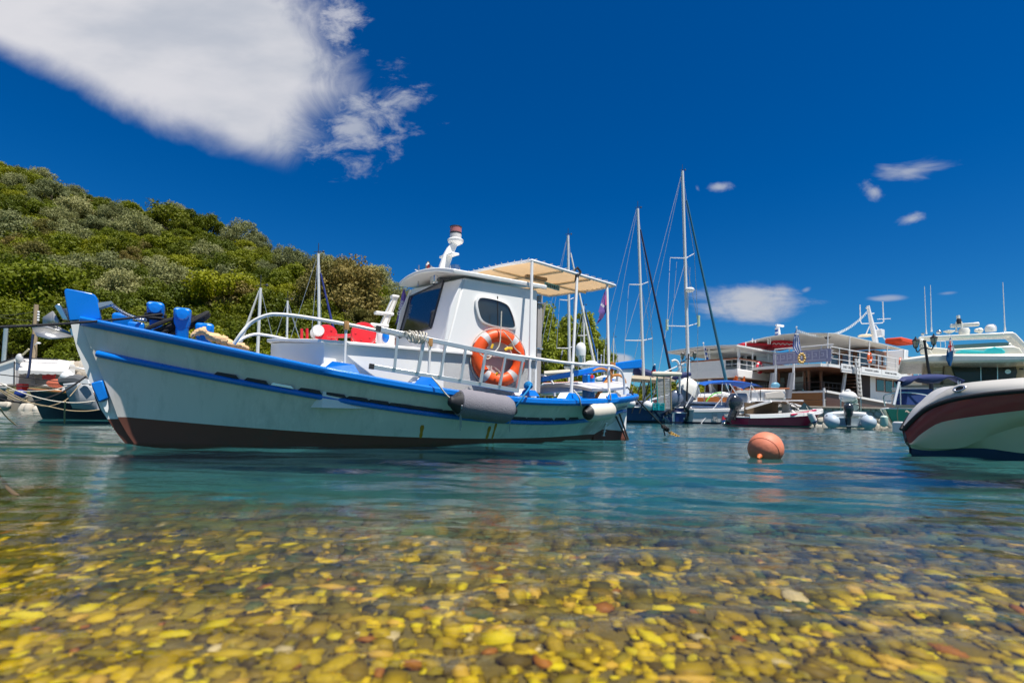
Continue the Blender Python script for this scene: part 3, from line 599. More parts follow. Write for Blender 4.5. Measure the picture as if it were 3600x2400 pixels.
# stem and stem head
def cl(p): return FB.s_(p, 0.0)
front = [cl(p) for p in (A_(560, 405), A_(578, 500), A_(610, 620), A_(655, 740), A_(720, 900), A_(800, 1095), A_(850, 1170))]
back_ = [cl(p) for p in (A_(650, 420), A_(690, 520), A_(728, 610), A_(772, 720), A_(838, 880), A_(905, 1060), A_(940, 1165))]
m = MB(); rows = []
for a_, b_ in zip(front, back_): rows.append([Vector((b_.x - .06, -.07, b_.z)), Vector((a_.x, -.035, a_.z)), Vector((a_.x, .035, a_.z)), Vector((b_.x - .06, .075, b_.z))])
m.grid(rows, True); m.build('stem_post', white, boat, 30)
f2 = [cl(p) for p in (A_(850, 1170), A_(930, 1290), A_(1010, 1385))]; b2 = [cl(p) for p in (A_(940, 1165), A_(1000, 1270), A_(1062, 1378))]
f2.append(f2[-1] + Vector((-.3, 0, -.4))); b2.append(b2[-1] + Vector((-.3, 0, -.4)))
m = MB(); m.grid([[Vector((b_.x - .06, -.07, b_.z)), Vector((a_.x, -.035, a_.z)), Vector((a_.x, .035, a_.z)), Vector((b_.x - .06, .075, b_.z))] for a_, b_ in zip(f2, b2)], True); m.build('stem_foot', boot, boat, 30)
poly = [cl(p) for p in (A_(552, 402), A_(530, 280), A_(514, 175), A_(518, 158), A_(532, 151), A_(650, 172), A_(728, 188), A_(752, 200), A_(770, 226), A_(785, 310), A_(800, 388))]
m = MB(); m.prism([q + Vector((0, -.05, 0)) for q in poly], (0, .10, 0)); m.build('stem_head', blue, boat, 30, bevel=.014)
poly = [FB.s_(p, .13) for p in (A_(715, 888), A_(808, 862), A_(850, 1008), A_(775, 1040))]
m = MB(); m.prism([q + Vector((0, -.17, 0)) for q in poly], (0, .18, 0)); m.build('stem_cheek', blue, boat, 30, bevel=.012)
poly = [FB.s_(p, .10) for p in (A_(800, 1040), A_(848, 1020), A_(855, 1085), A_(848, 1118), A_(832, 1112))]
m = MB(); m.prism([q + Vector((0, -.1, 0)) for q in poly], (0, .105, 0)); m.build('stem_bracket', white, boat, 30)
# deck
deckm = mat('grey_deck', (0.42, 0.42, 0.41), 0.7, var=0.1)
xsd = [lerp(XS + .12, XB - .25, i / 30) for i in range(31)]
m = MB(); m.sheet([[Vector((x, s * max(hb(x, zs(x) - .2) - .07, .005), zs(x) - .20 + .04 * (1 - s * s))) for s in (-1, -.5, 0, .5, 1)] for x in xsd], .03); m.build('deck', deckm, boat)
# bulwark blocks: white cleat pads faced with blue
padw = white
for (p0, p1, p2, p3, wtop) in ((B_(985, 762), B_(1045, 712), B_(1220, 740), B_(1265, 812), B_(965, 756)), (B_(1690, 884), B_(1740, 838), C_(320, 1045), C_(395, 1118), B_(1665, 878)), (C_(200, 1082), C_(245, 1036), C_(325, 1046), C_(392, 1116), C_(178, 1078)), (C_(905, 1165), C_(948, 1122), C_(1015, 1132), C_(1045, 1172), C_(880, 1162)), (C_(1215, 1186), C_(1238, 1146), C_(1298, 1150), C_(1332, 1186), C_(1188, 1184)), (C_(1490, 1186), C_(1510, 1150), C_(1558, 1150), C_(1578, 1184), C_(1455, 1184))):
    if p3 == C_(395, 1118): continue
    yq = solve(p0, lambda q: half(q.x)).y - .02; y1 = solve(p3, lambda q: half(q.x)).y - .02
    a0, a1, a2, a3 = FB.s_(p0, yq), FB.s_(p1, lerp(yq, y1, .3) - .03), FB.s_(p2, lerp(yq, y1, .75) - .03), FB.s_(p3, y1)
    ins = Vector((0.04, -.13, 0)); m = MB(); m.prism([a0, a1, a2, a3], ins); m.build('cleat_pad', padw, boat, 30, bevel=.008)
    out = Vector((0, .006, -.002)); c_ = (a0 + a1 + a2 + a3) / 4
    m = MB(); m.prism([c_ + (q - c_) * .97 + out for q in (a0, a1, a2, a3)], (0, .008, 0)); m.build('pad_face', blue, boat, 30)
# low trunk cabin
YT = 0.93
tn = FB.s_(B_(978, 532), YT); ztr = tn.z - .05; tf = FB.t_(B_(592, 575), ztr + .05)
xr = FB.s_(C_(1030, 900), YT).x
def trunk_outline(off, z0):
    o_ = []
    xn = tn.x - .02
    for s in (1,):
        o_ += [Vector((xr, YT + off, z0)), Vector((lerp(xr, xn, .5), YT + off, z0)), Vector((xn - .15, YT + off, z0)), Vector((xn + off, YT - .04 + off, z0))]
        o_ += [Vector((xn + .10 + off, YT - .22 + off * .5, z0)), Vector((xn + .34 + off, .30, z0)), Vector((xn + .42 + off, 0, z0))]
    return o_ + [Vector((q.x, -q.y, q.z)) for q in o_[-2::-1]]
m = MB(); lo = trunk_outline(0, zs(1) - .3); hi = trunk_outline(0, ztr); m.grid([lo + [lo[0]], hi + [hi[0]]]); m.v = [(v[0], v[1], v[2] + (.06 * (YT - v[1]) if v[2] > ztr - .1 else 0)) for v in m.v]; m.build('trunk_cabin', white, boat, 30)
def tz(q): return q.z + .012 * (1 - (q.y / YT) ** 2) + 0.03 * (q.x - tn.x) * 0
m = MB(); o2 = trunk_outline(.045, ztr); top = [Vector((q.x, q.y, tz(q) + .035)) for q in o2]; bt = [Vector((q.x, q.y, tz(q))) for q in o2]
n_ = len(o2); m.add(top + bt + [Vector((xr, 0, ztr + .08)), Vector((tn.x * .5, 0, ztr + .08))], [(i, (i + 1) % n_, n_ + (i + 1) % n_, n_ + i) for i in range(n_)])
for k_ in (0, n_):
    m.f += [(k_ + i, k_ + i + 1, k_ + n_ - 2 - i, k_ + n_ - 1 - i) for i in range(n_ // 2 - 1)] + [(k_ + n_ // 2 - 1, k_ + n_ // 2, k_ + n_ // 2 + 1)]
m.v = [(v[0], v[1], v[2] + .06 * (YT - v[1])) for v in m.v]; m.build('trunk_roof', white, boat, 30, bevel=.006)
HEEL = 0.125
def heel(m, y0=0.93): m.v = [(v[0], v[1], v[2] + HEEL * (y0 - v[1])) for v in m.v]; return m
# wheelhouse
YC = 0.93
cA, cB, cC = FB.s_(C_(540, 386), YC), FB.s_(C_(430, 800), YC), FB.s_(C_(405, 920), YC)
cD, cE = FB.s_(C_(1032, 480), YC), FB.s_(C_(1022, 1145), YC)
cF = Vector((cC.x + .03, YC, ztr - .25)); zt_ = max(cA.z, cD.z) + .02
prof = [Vector((cA.x, YC, zt_)), Vector((cB.x, YC, cB.z)), Vector((cC.x + .02, YC, ztr)), Vector((cC.x + .02, YC, zs(cC.x) - .2)), Vector((cE.x, YC, zs(cE.x) - .2)), Vector((cD.x, YC, zt_))]
m = MB(); m.prism(prof, (0, -2 * YC, 0)); heel(m).build('wheelhouse', white, boat, 30, bevel=.02)
# raised fin at the corner of the front
fin_ = [FB.s_(p, YC + .004) for p in (C_(530, 440), C_(480, 550), C_(395, 800), C_(430, 800), C_(520, 540))]
# front windscreen on the raked face
fx, fz = Vector((cA.x, 0, zt_)), Vector((cB.x, 0, cB.z)); up_ = (fx - fz).normalized(); nrm = Vector((up_.z, 0, -up_.x)); nrm = nrm if nrm.x > 0 else -nrm
def onfront(p, off=0.0):
    r = ray(p); rl = Vector((r.dot(FB.x), r.dot(FB.y), r.z)); ol = FB.loc(c_o); o_ = fx + nrm * off; t = (o_ - ol).dot(nrm) / rl.dot(nrm); return ol + rl * t
win = [onfront(p) for p in (C_(205, 474), C_(397, 446), C_(325, 748), C_(142, 745))]
yl = (win[0].y + win[3].y) / 2; yr_ = (win[1].y + win[2].y) / 2; zb = (win[2].z + win[3].z) / 2; ztp = (win[0].z + win[1].z) / 2
def fpt(y, z, off): z -= HEEL * (YC - y); t = (z - fz.z) / up_.z; return Vector((fz.x + up_.x * t, y, z)) + nrm * off
m = MB(); m.prism([fpt(y, z, .004) for y, z in ((yl, zb), (yl, ztp), (yr_, ztp), (yr_, zb))], nrm * .008); heel(m).build('windscreen', glass, boat)
m = MB()
for (y0, z0, y1, z1) in ((yl, zb, yl, ztp), (yl, ztp, yr_, ztp), (yr_, ztp, yr_, zb), (yr_, zb, yl, zb)): m.tube([fpt(y0, z0, .008), fpt(y1, z1, .008)], .016, 6)
heel(m).build('window_gasket', darkm, boat)
for s in (1, -1):
    yy_ = YC - .04 if s > 0 else -YC + .04; sh_ = HEEL * (YC - yy_); m = MB()
    m.prism([fpt(yy_, cB.z + sh_, 0), fpt(yy_, cB.z + sh_, .05), fpt(yy_, cB.z + .4 + sh_, .075), fpt(yy_, zt_ - .02 + sh_, .02), fpt(yy_, zt_ - .02 + sh_, 0)], (0, .04 * s, 0)); heel(m).build('windscreen_post', white, boat, bevel=.006)
# side window with rounded frame
fr_o = spline([FB.s_(p, YC + .012) for p in (C_(612, 530), C_(640, 500), C_(745, 517), C_(830, 552), C_(866, 615), C_(888, 690), C_(878, 722), C_(790, 716), C_(690, 692), C_(640, 655), C_(616, 580), C_(612, 530))], 4)
cc = sum(fr_o, Vector()) / len(fr_o); fr_i = [cc + (q - cc) * .90 for q in fr_o]
m = MB(); m.grid([[q + Vector((0, -.01, 0)) for q in fr_o], [q + Vector((0, .02, 0)) for q in fr_o], [q + Vector((0, .024, 0)) for q in fr_i], [q + Vector((0, -.01, 0)) for q in fr_i]]); wf = m.build('window_frame', white, boat, 40)
m = MB(); m.prism([q + Vector((0, -.004, 0)) for q in fr_i[:-1]], (0, .012, 0)); m.build('window_pane', mat('side_glass', (0.02, 0.035, 0.045), 0.05, var=.3, rvar=.02, spec=.9), boat)
m = MB(); xm = lerp(fr_i[0].x, fr_i[len(fr_i) // 2].x, .52); m.tube([Vector((xm, YC + .022, cc.z + .22)), Vector((xm - .02, YC + .022, cc.z - .24))], .008, 6); m.build('pane_divider', darkm, boat)
# roof with visor
rf = FB.s_(C_(490, 350), YC + .06); rr2 = FB.s_(C_(1086, 482), YC + .06)
zr0 = zt_ + .0; XR0, XR1 = rr2.x - .02, 0.30
rows = []
for i in range(13):
    t = i / 12; r_ = []
    for k in range(15):
        s = -1 + 2 * k / 14; y = s * (YC + .07); xf = XR1 + .04 * (1 - abs(s) ** 2.2); x = lerp(XR0, xf, t)
        z = zr0 + .075 + .085 * (1 - s * s); r_.append(Vector((x, y, z)))
    rows.append(r_)
m = MB(); m.sheet(rows, .055); heel(m).build('roof', white, boat, 40, bevel=.012)
# doorway at the back of the wheelhouse
doorm = mat('weathered_door', (0.36, 0.33, 0.31), 0.6, var=.15)
d0, d1, d2, d3 = [FB.s_(p, YC - .04) for p in (C_(1038, 492), C_(1068, 494), C_(1052, 1150), C_(1024, 1145))]
m = MB(); m.prism([d0, d1, d2, d3], (0, -.06, 0)); dr_ = m.build('door', doorm, boat, bevel=.006)
for z in (.08, .55):
    q = d0.lerp(d3, z) + Vector((-.03, .012, 0)); m = MB(); m.tube([q + Vector((.05, 0, 0)), q + Vector((-.05, 0, 0))], .012, 6); m.build('hinge', steel, dr_)
m = MB(); m.box((cE.x - .02, -.1, (zs(cE.x) + zt_) / 2 - .1), (.03, 1.5, zt_ - zs(cE.x) - .1)); m.build('aft_bulkhead', mat('dim_interior', (0.25, 0.23, 0.22), .8), boat)
# floodlight, horn, mast
q = FB.s_(C_(375, 390), .45); R = Matrix.Rotation(.5, 3, 'Z')
q = fpt(.45, q.z, .2); m = MB(); m.box(q, (.06, .13, .10)); fl = m.build('floodlight', steel, boat, bevel=.01)
m = MB(); m.box(q + Vector((.033, .0, 0)), (.006, .09, .065)); m.build('lens', mat('lamp_glass', (.5, .5, .48), .1), fl)
m = MB(); m.tube([q + Vector((-.03, .1, 0)), q + Vector((-.16, .13, .02))], .02, 6); m.build('bracket', darkm, fl)
zt2 = zr0 + .21
h0 = cl(C_(292, 309)); h1 = cl(C_(415, 332)); dh = (h0 - h1); dh.normalize()
Mh = Matrix.Translation(h1) @ dh.to_track_quat('Z', 'Y').to_matrix().to_4x4(); Lh = (h0 - h1).length
m = MB(); m.lathe([(.02, 0), (.022, Lh * .1), (.022, Lh * .5), (.03, Lh * .75), (.05, Lh * .9), (.092, Lh), (.08, Lh * 1.0), (.03, Lh * .82)], 16, Mh); hn = m.build('horn', steel, boat)
m = MB(); m.lathe([(.0, 0), (.055, .0), (.05, .012), (0.0, .014)], 14, Mh @ Matrix.Translation((0, 0, Lh * .93))); m.build('horn_disc', mat('red_enamel', (.55, .03, .02), .3), hn)
m = MB(); m.tube([h1 + Vector((0, 0, 0)), h1 + Vector((-.04, 0, -.12))], .012, 6); m.build('horn_bracket', steel, hn)
ml = [cl(p) for p in (C_(362, 350), C_(375, 290), C_(400, 220), C_(428, 170), C_(452, 142))]; mr_ = [cl(p) for p in (C_(428, 335), C_(440, 285), C_(462, 220), C_(485, 165), C_(498, 148))]
m = MB(); m.grid([[Vector((a_.x, -.035, a_.z)), Vector((a_.x, .035, a_.z)), Vector((b_.x, .035, b_.z)), Vector((b_.x, -.035, b_.z))] for a_, b_ in zip(ml, mr_)], True); m.build('mast', white, boat, 40, bevel=.01)
xa, xb_ = cl(C_(357, 243)), cl(C_(515, 212)); md = (xa + xb_) / 2
m = MB(); m.box(md, (.11, .46, .03), Matrix.Rotation(-.12, 3, 'X')); m.build('mast_arm', white, boat, bevel=.012)
pl_ = cl(C_(481, 132)); m = MB(); m.lathe([(.03, -.06), (.105, -.015), (.115, .015), (.1, .03)], 18, Matrix.Translation(pl_)); m.build('lamp_platform', white, boat)
lz0 = cl(C_(483, 118)).z; lz1 = cl(C_(483, 34)).z; Hh = lz1 - lz0; r_ = .082
lt = thing
m = MB(); m.lathe([(r_, 0), (r_, Hh * .40)], 18, Matrix.Translation((pl_.x, 0, lz0))); la = m.build('navigation_light', mat('clear_lens', (.62, .60, .58), .15), boat)
m = MB(); m.lathe([(r_ * 1.02, Hh * .40), (r_ * 1.02, Hh * .53)], 18, Matrix.Translation((pl_.x, 0, lz0))); m.build('light_band', darkm, la)
m = MB(); m.lathe([(r_, Hh * .53), (r_, Hh * .93)], 18, Matrix.Translation((pl_.x, 0, lz0))); m.build('red_lens', mat('red_lens', (.42, .16, .15), .12), la)
m = MB(); m.lathe([(r_ * 1.05, Hh * .93), (r_ * 1.05, Hh), (r_ * .9, Hh * 1.02)], 18, Matrix.Translation((pl_.x, 0, lz0))); m.build('light_cap', darkm, la)
q = cl(C_(438, 325)); m = MB(); m.lathe([(.07, -.06), (.07, .03), (.05, .04)], 14, Matrix.Translation(q + Vector((-.02, 0.15, 0)))); m.build('roof_vent', steel, boat)
q = FB.s_(C_(233, 345), -.55); m = MB(); m.tube([q + Vector((0, 0, -.2)), q + Vector((0, 0, .12))], .012, 6); m.tube([q + Vector((-.05, 0, .02)), q + Vector((.06, 0, .05))], .01, 6); m.build('aerial', steel, boat)

# awning over the stern
YA = 1.05
P2 = FB.s_(C_(995, 254), YA); P3 = FB.s_(C_(1545, 424), .78); zA = (P2.z + P3.z) / 2
P1 = FB.t_(C_(458, 322), P2.z); P4 = Vector((P3.x, -.95, P3.z)); P1 = Vector((P2.x + .0, -1.05, P2.z))
cloth = mat('cream_canvas', (0.82, 0.68, 0.50), 0.9, var=0.05, scale=8, trans=0.62, bump=.1, bscale=60)
rows = []
for i in range(13):
    t = i / 12; x = lerp(P2.x, P3.x, t); r_ = []
    for k in range(13):
        s = -1 + 2 * k / 12; w_ = lerp(1.05, .80 if s > 0 else .9, t); z = lerp(P2.z, P3.z, t) + .012 * (1 - s * s) + .14 * (w_ if s > 0 else 1.0) * (1 - s) * lerp(1, .55, t) + .012 * sin(pi * 3 * t) * sin(pi * 2 * (s + 1)); xx = x - (.10 * (1 - s * s) if i == 12 else 0); r_.append(Vector((xx, s * w_, z)))
    rows.append(r_)
m = MB(); m.sheet(rows, .006); aw = m.build('awning', cloth, boat, 60)
edge = [rows[0][k] for k in range(13)] + [rows[i][12] for i in range(1, 13)] + [rows[12][k] for k in range(11, -1, -1)] + [rows[i][0] for i in range(11, 0, -1)]
m = MB(); m.tube([q + Vector((0, 0, -.012)) for q in edge + [edge[0]]], .021, 8); m.build('awning_frame', whitetube, boat, 60)
m = MB()
for i in (4, 8): m.tube([q + Vector((0, 0, -.035)) for q in rows[i]], .018, 6)
m.tube([rows[i][6] + Vector((0, 0, -.045)) for i in range(13)], .018, 6); m.build('awning_batten', mat('cream_tube', (.62, .52, .36), .6), boat, 60)
m = MB()
for i in range(0, len(edge)):
    for f_ in (.5,):
        q = edge[i].lerp(edge[(i + 1) % len(edge)], f_); tn_ = (edge[(i + 1) % len(edge)] - edge[i]).normalized(); ct = Vector((0, .0, 0)) + sum(edge, Vector()) / len(edge); inn = (ct - q).normalized()
        m.tube([q + Vector((0, 0, .022)) - inn * .02 + tn_ * .02, q + Vector((0, 0, .02)) + inn * .02 - tn_ * .02, q + inn * .045 - tn_ * .02 + Vector((0, 0, -.012))], .005, 5)
m.build('lashing', whiterope, aw, kind='stuff')
for (tp, bt_, yt, yb) in ((C_(995, 262), C_(978, 1095), YA - .01, 1.1), (C_(1299, 350), C_(1258, 1138), .93, .92), (C_(1499, 418), C_(1515, 1135), .80, .6)):
    a_ = FB.s_(tp, yt); yb_ = solve(bt_, lambda q: half(q.x) - .07).y; b_ = FB.s_(bt_, yb_); b_.z = zs(b_.x) - .02
    m = MB(); m.tube([a_, a_.lerp(b_, .5), b_], .020, 8); m.build('awning_post', whitetube, boat, 60)
    m = MB(); m.tube([Vector((a_.x, -a_.y, a_.z)), Vector((b_.x, -b_.y, b_.z))], .020, 8); m.build('awning_post', whitetube, boat, 60)
a_ = FB.s_(C_(1299, 350), .93); b_ = FB.s_(C_(1293, 402), .93); m = MB(); m.tube([a_, b_], .028, 8); m.tube([a_ + Vector((.05, 0, .04)), a_ + Vector((0, 0, .09)), a_ + Vector((-.06, 0, .04)), a_ + Vector((-.02, 0, -.02))], .018, 6); m.build('pole_clamp', black, boat)
q = rows[3][8]; m = MB(); m.box(rows[4][8] + Vector((0, 0, -.075)), (.36, .07, .05)); m.build('rod_rack', mat('rack_brown', (.30, .22, .14), .7), boat, bevel=.006)
m = MB(); bq_ = rows[7][7] + Vector((0, 0, -.09)); m.box(bq_, (.34, .02, .075), Matrix.Rotation(.25, 3, 'Z')); st = m.build('sticker_board', mat('teal_board', (.10, .36, .46), .5, var=.2), boat)
m = MB()
for i in range(7): m.box(bq_ + Vector((-.13 + i * .043, .013 + (i - 3) * .011, -.005)), (.022, .006, .035 if i % 2 else .05), Matrix.Rotation(.25, 3, 'Z'))
m.build('board_marks', mat('board_ink', (.02, .05, .12), .5), st)

# handrails on both sides
hr = [(A_(1, 1), 0)]
hpx = [B_(275, 580), B_(330, 500), B_(390, 430), B_(455, 385), B_(540, 353), B_(620, 347), B_(800, 364), B_(1160, 424), B_(1500, 495), B_(1792, 548), C_(310, 798), C_(620, 858), C_(980, 912), C_(1262, 950), C_(1500, 966), C_(1545, 972), C_(1590, 1000), C_(1612, 1060), C_(1616, 1160)]
hp = []
for i, p in enumerate(hpx):
    off = -.06 if i > 1 else -.03
    y = solve(p, lambda q: max(half(q.x) + off, .03)).y; hp.append(FB.s_(p, y))
hp = spline(hp, 4)
for sd in (1, -1):
    m = MB(); m.tube([Vector((q.x, q.y * sd, q.z)) for q in hp], .019, 8); m.build('handrail', whitetube, boat, 60)
    for tp in (B_(1160, 424), C_(310, 800), C_(980, 912), C_(1262, 950)):
        y = solve(tp, lambda q: half(q.x) - .06).y; a_ = FB.s_(tp, y)
        m = MB(); m.tube([Vector((a_.x, a_.y * sd, a_.z)), Vector((a_.x + .01, (a_.y) * sd, zs(a_.x) - .03))], .015, 7); m.build('stanchion', whitetube, boat, 60)
        if tp in (B_(1160, 424), C_(310, 800)):
            m = MB(); m.lathe([(.03, -.05), (.034, 0), (.03, .04)], 8, Matrix.Translation((a_.x, a_.y * sd, a_.z - .01))); m.build('rail_joint', mat('rusty_joint', (.42, .22, .08), .8, var=.4), boat)
# bollards at the bow
def bitt(p_top, p_bot, y, w_, head=True):
    a_ = FB.s_(p_top, y); b_ = FB.s_(p_bot, y); b_.z = min(b_.z, zs(b_.x) - .05); m = MB(); H = a_.z - b_.z
    rows = []
    for t, k in ((0, .85), (max(.1, 1 - .20 / max(H, .21)), .85), (max(.2, 1 - .16 / max(H, .2)), 1.1), (.93, 1.18), (1.0, .9)):
        c_ = b_.lerp(a_, t); hw = w_ / 2 * k; rows.append([c_ + Vector((sx * hw, sy * hw, 0)) for sx, sy in ((-1, -1), (1, -1), (1, 1), (-1, 1))])
    m.grid(rows, True); m.f.append(tuple(len(m.v) - 4 + i for i in range(4))); bt_ = m.build('bollard', blue, boat, 30, bevel=.018)
    if head:
        m = MB(); c_ = a_ + Vector((0, w_ * .55, -.075)); m.lathe([(.055, 0), (.062, .015), (.05, .03), (.0, .035)], 14, Matrix.Translation(c_) @ Matrix.Rotation(-pi / 2, 4, 'X')); m.build('bollard_boss', blue, bt_)
bitt(A_(1228, 254), A_(1235, 480), -.12, .135); bitt(A_(1440, 300), A_(1435, 500), .20, .135); bitt(A_(970, 344), A_(975, 410), -.22, .15, False); bitt(A_(1612, 420), A_(1615, 510), .1, .15); bitt(A_(1075, 412), A_(1080, 440), .05, .12, False)
# bow roller arm
stl = mat('dull_steel', (.50, .52, .53), .38, .8, var=.15)
r0, r1, r2, r3 = [FB.s_(p, -.08) for p in (A_(778, 272), A_(890, 258), A_(905, 275), A_(790, 312))]
m = MB(); m.prism([r0, r1, r2, r3], (0, .12, 0)); m.build('roller_arm', stl, boat)
ch = sag(FB.s_(A_(880, 270), -.02), FB.s_(A_(1140, 390), -.05), .03, 26); m = MB()
for i in range(26):
    c_ = ch[i].lerp(ch[i + 1], .5); dr2 = (ch[i + 1] - ch[i]).normalized(); Mx = Matrix.Translation(c_) @ dr2.to_track_quat('X', 'Z').to_matrix().to_4x4() @ Matrix.Rotation(pi / 2 * (i % 2), 4, 'X') @ Matrix.Diagonal((1.5, 1, 1, 1)); m.torus(Mx, .016, .0055, n=8, k=5)
m.build('anchor_chain', steel, boat, kind='stuff')
# red winch on the trunk roof
red = mat('red_enamel_paint', (.60, .018, .02), .3, var=.12, coat=.3)
YW = .25
for (p, r_, yy_) in ((B_(1002, 512), .135, -.15), (B_(1295, 505), .15, .32)):
    c_ = FB.s_(p, yy_); Mx = Matrix.Translation(c_) @ Matrix.Rotation(radians(-78), 4, 'X') @ Matrix.Rotation(.25, 4, 'Y')
    m = MB(); m.lathe([(r_ * .25, .05), (r_ * .9, .05), (r_, .03), (r_, 0), (r_ * .55, -.03), (r_ * .5, -.16), (r_, -.2), (r_, -.24), (r_ * .3, -.25)], 22, Mx); wd = m.build('winch_drum', red, boat)
    m = MB(); m.lathe([(r_ * .58, -.05), (r_ * .6, -.1), (r_ * .56, -.15)], 18, Mx); m.build('drum_line', steel, wd)
    m = MB()
    for i in range(5): m.lathe([(.01, .045), (.012, .058), (.008, .062)], 6, Mx @ Matrix.Translation((cos(i * 1.26) * r_ * .6, sin(i * 1.26) * r_ * .6, 0)))
    m.build('drum_bolts', red, wd, kind='stuff')
a_, b_ = FB.s_(B_(1010, 520), .0), FB.s_(B_(1290, 512), .25); m = MB(); m.tube([a_, b_], .024, 8); m.build('winch_shaft', red, boat)
c_ = FB.s_(B_(920, 500), -.25); m = MB(); m.lathe([(.04, 0), (.075, .01), (.075, .04), (.04, .06), (.04, .11), (.075, .13), (.07, .16)], 18, Matrix.Translation(c_) @ Matrix.Rotation(radians(-80), 4, 'X')); m.build('winch_head', mat('matt_aluminium', (.55, .55, .54), .55, .2), boat)
for p, q in ((B_(808, 460), B_(812, 525)), (B_(850, 458), B_(858, 525))):
    a_, b_ = FB.s_(p, -.3), FB.s_(q, -.3); m = MB(); m.tube([a_, Vector((b_.x, b_.y, ztr))], .018, 6); m.build('line_guide', red, boat)
# second raked mast on the trunk roof
YM = -.55
a_, b_, c2, d_ = [FB.s_(p, YM) for p in (B_(1515, 212), B_(1560, 212), B_(1425, 570), B_(1355, 570))]
m = MB(); m.prism([a_, b_, c2, d_], (0, .09, 0)); m.build('folding_mast', white, boat, bevel=.008)
for p, q in ((B_(1385, 345), B_(1525, 338)), (B_(1342, 437), B_(1485, 432)), (B_(1512, 208), B_(1568, 210))):
    a_, b_ = FB.s_(p, YM + .05), FB.s_(q, YM + .05); m = MB(); m.box((a_ + b_) / 2, ((a_ - b_).length, .12, .035)); m.build('mast_step', white, boat, bevel=.008)
for dx in (0, .05):
    a_, b_ = FB.s_(B_(1558, 225), YM + .1), FB.s_(B_(1480, 420), YM + .1); m = MB(); m.tube([a_ + Vector((dx, 0, 0)), b_ + Vector((dx * 1.5, 0, 0))], .006, 5); m.build('mast_stay', whiterope, boat)
q = FB.s_(B_(1470, 530), -.2); m = MB(); m.lathe([(.11, -.13), (.12, -.1), (.12, .06), (.1, .1)], 16, Matrix.Translation(q)); vb = m.build('vent_cowl', white, boat, bevel=.01)
m = MB(); m.sphere(q + Vector((.03, .1, 0)), .09, 12, 8, (.55, .4, 1.0)); m.build('cowl_mouth', blue, vb)
# tiller, rudder, stern
sp_top = cl(D_(900, 705)); t0, t1 = cl(D_(135, 873)), cl(D_(1040, 732))
tpts = [cl(p) for p in (D_(135, 873), D_(400, 825), D_(620, 785), D_(800, 752), D_(1038, 728))]
m = MB(); rows = []
for i, q in enumerate(tpts):
    hw = (.035, .04, .045, .055, .07)[i]; rows.append([q + Vector((0, sy * hw, sz * hw * 1.1)) for sy, sz in ((-1, -1), (1, -1), (1, 1), (-1, 1))])
m.grid(rows, True); m.f += [(0, 1, 2, 3), tuple(len(m.v) - 4 + i for i in range(4))]; m.build('tiller', blue, boat, 30, bevel=.012)
rp = [cl(p) for p in (D_(845, 780), D_(975, 768), D_(950, 900), D_(917, 1090), D_(905, 1345), D_(650, 1325), D_(700, 1265), D_(770, 1180), D_(800, 1060), D_(830, 900))]
m = MB(); m.prism([q + Vector((0, -.035, 0)) for q in rp], (0, .07, 0)); m.build('rudder', white, boat, 30, bevel=.01)
rp = [cl(p) for p in (D_(650, 1326), D_(905, 1346), D_(906, 1412), D_(604, 1385))]; rp = [rp[0], rp[1], rp[2], rp[2] + Vector((0, 0, -.4)), rp[3] + Vector((0, 0, -.4)), rp[3]]
m = MB(); m.prism([q + Vector((0, -.036, 0)) for q in rp], (0, .072, 0)); m.build('rudder_foot', boot, boat, 30, bevel=.006)
for p, q in ((D_(805, 1170), D_(918, 1412)), (D_(836, 1130), D_(938, 1424))):
    a_, b_ = FB.s_(p, .12), FB.s_(q, .12); m = MB(); m.tube([a_, b_ + (b_ - a_) * .1], .016, 6); m.build('rudder_stay', mat('corroded_bar', (.09, .07, .06), .7, .3), boat)
a_, b_ = FB.s_(D_(742, 1235), .10), FB.s_(D_(710, 1385), .10); m = MB(); m.tube([a_, b_], .012, 6)
for i in range(5): q = a_.lerp(b_, i / 4); m.box(q, (.05, .03, .012))
m.build('boarding_step', alu, boat)
# cockpit coaming and engine box seen over the stern rail
m = MB(); rows = []
xs_ = [lerp(cE.x - .05, XS + .35, i / 14) for i in range(15)]
m.sheet([[Vector((x, s * max(half(x) - .22, .05), zs(x) + .10 + .10 * (1 - s * s))) for s in (-1, -.6, -.2, .2, .6, 1)] for x in xs_ if x < cE.x - .9], .05); m.build('aft_deck_box', mat('grey_gelcoat', (.55, .55, .58), .45), boat, bevel=.01)
bt_a, bt_b = FB.s_(D_(572, 830), .1), FB.s_(D_(572, 1040), .1); m = MB(); m.box((bt_a + bt_b) / 2, (.15, .15, (bt_a - bt_b).length)); sb = m.build('stern_bollard', blue, boat, bevel=.015)
m = MB(); m.tube([Vector((bt_a.x, .18, bt_a.z - .03)), Vector((bt_a.x, .20, bt_a.z - .03))], .03, 10); m.build('button', red, sb)
# things lashed to or hung from the boat
def local_thing(name, label, cat, l, group=None): return thing(name, label, cat, FB.w(l), FB.phi, group)
def to_local(o, m, base): m.v = [tuple(Vector(q) - Vector(base)) for q in m.v]; return m
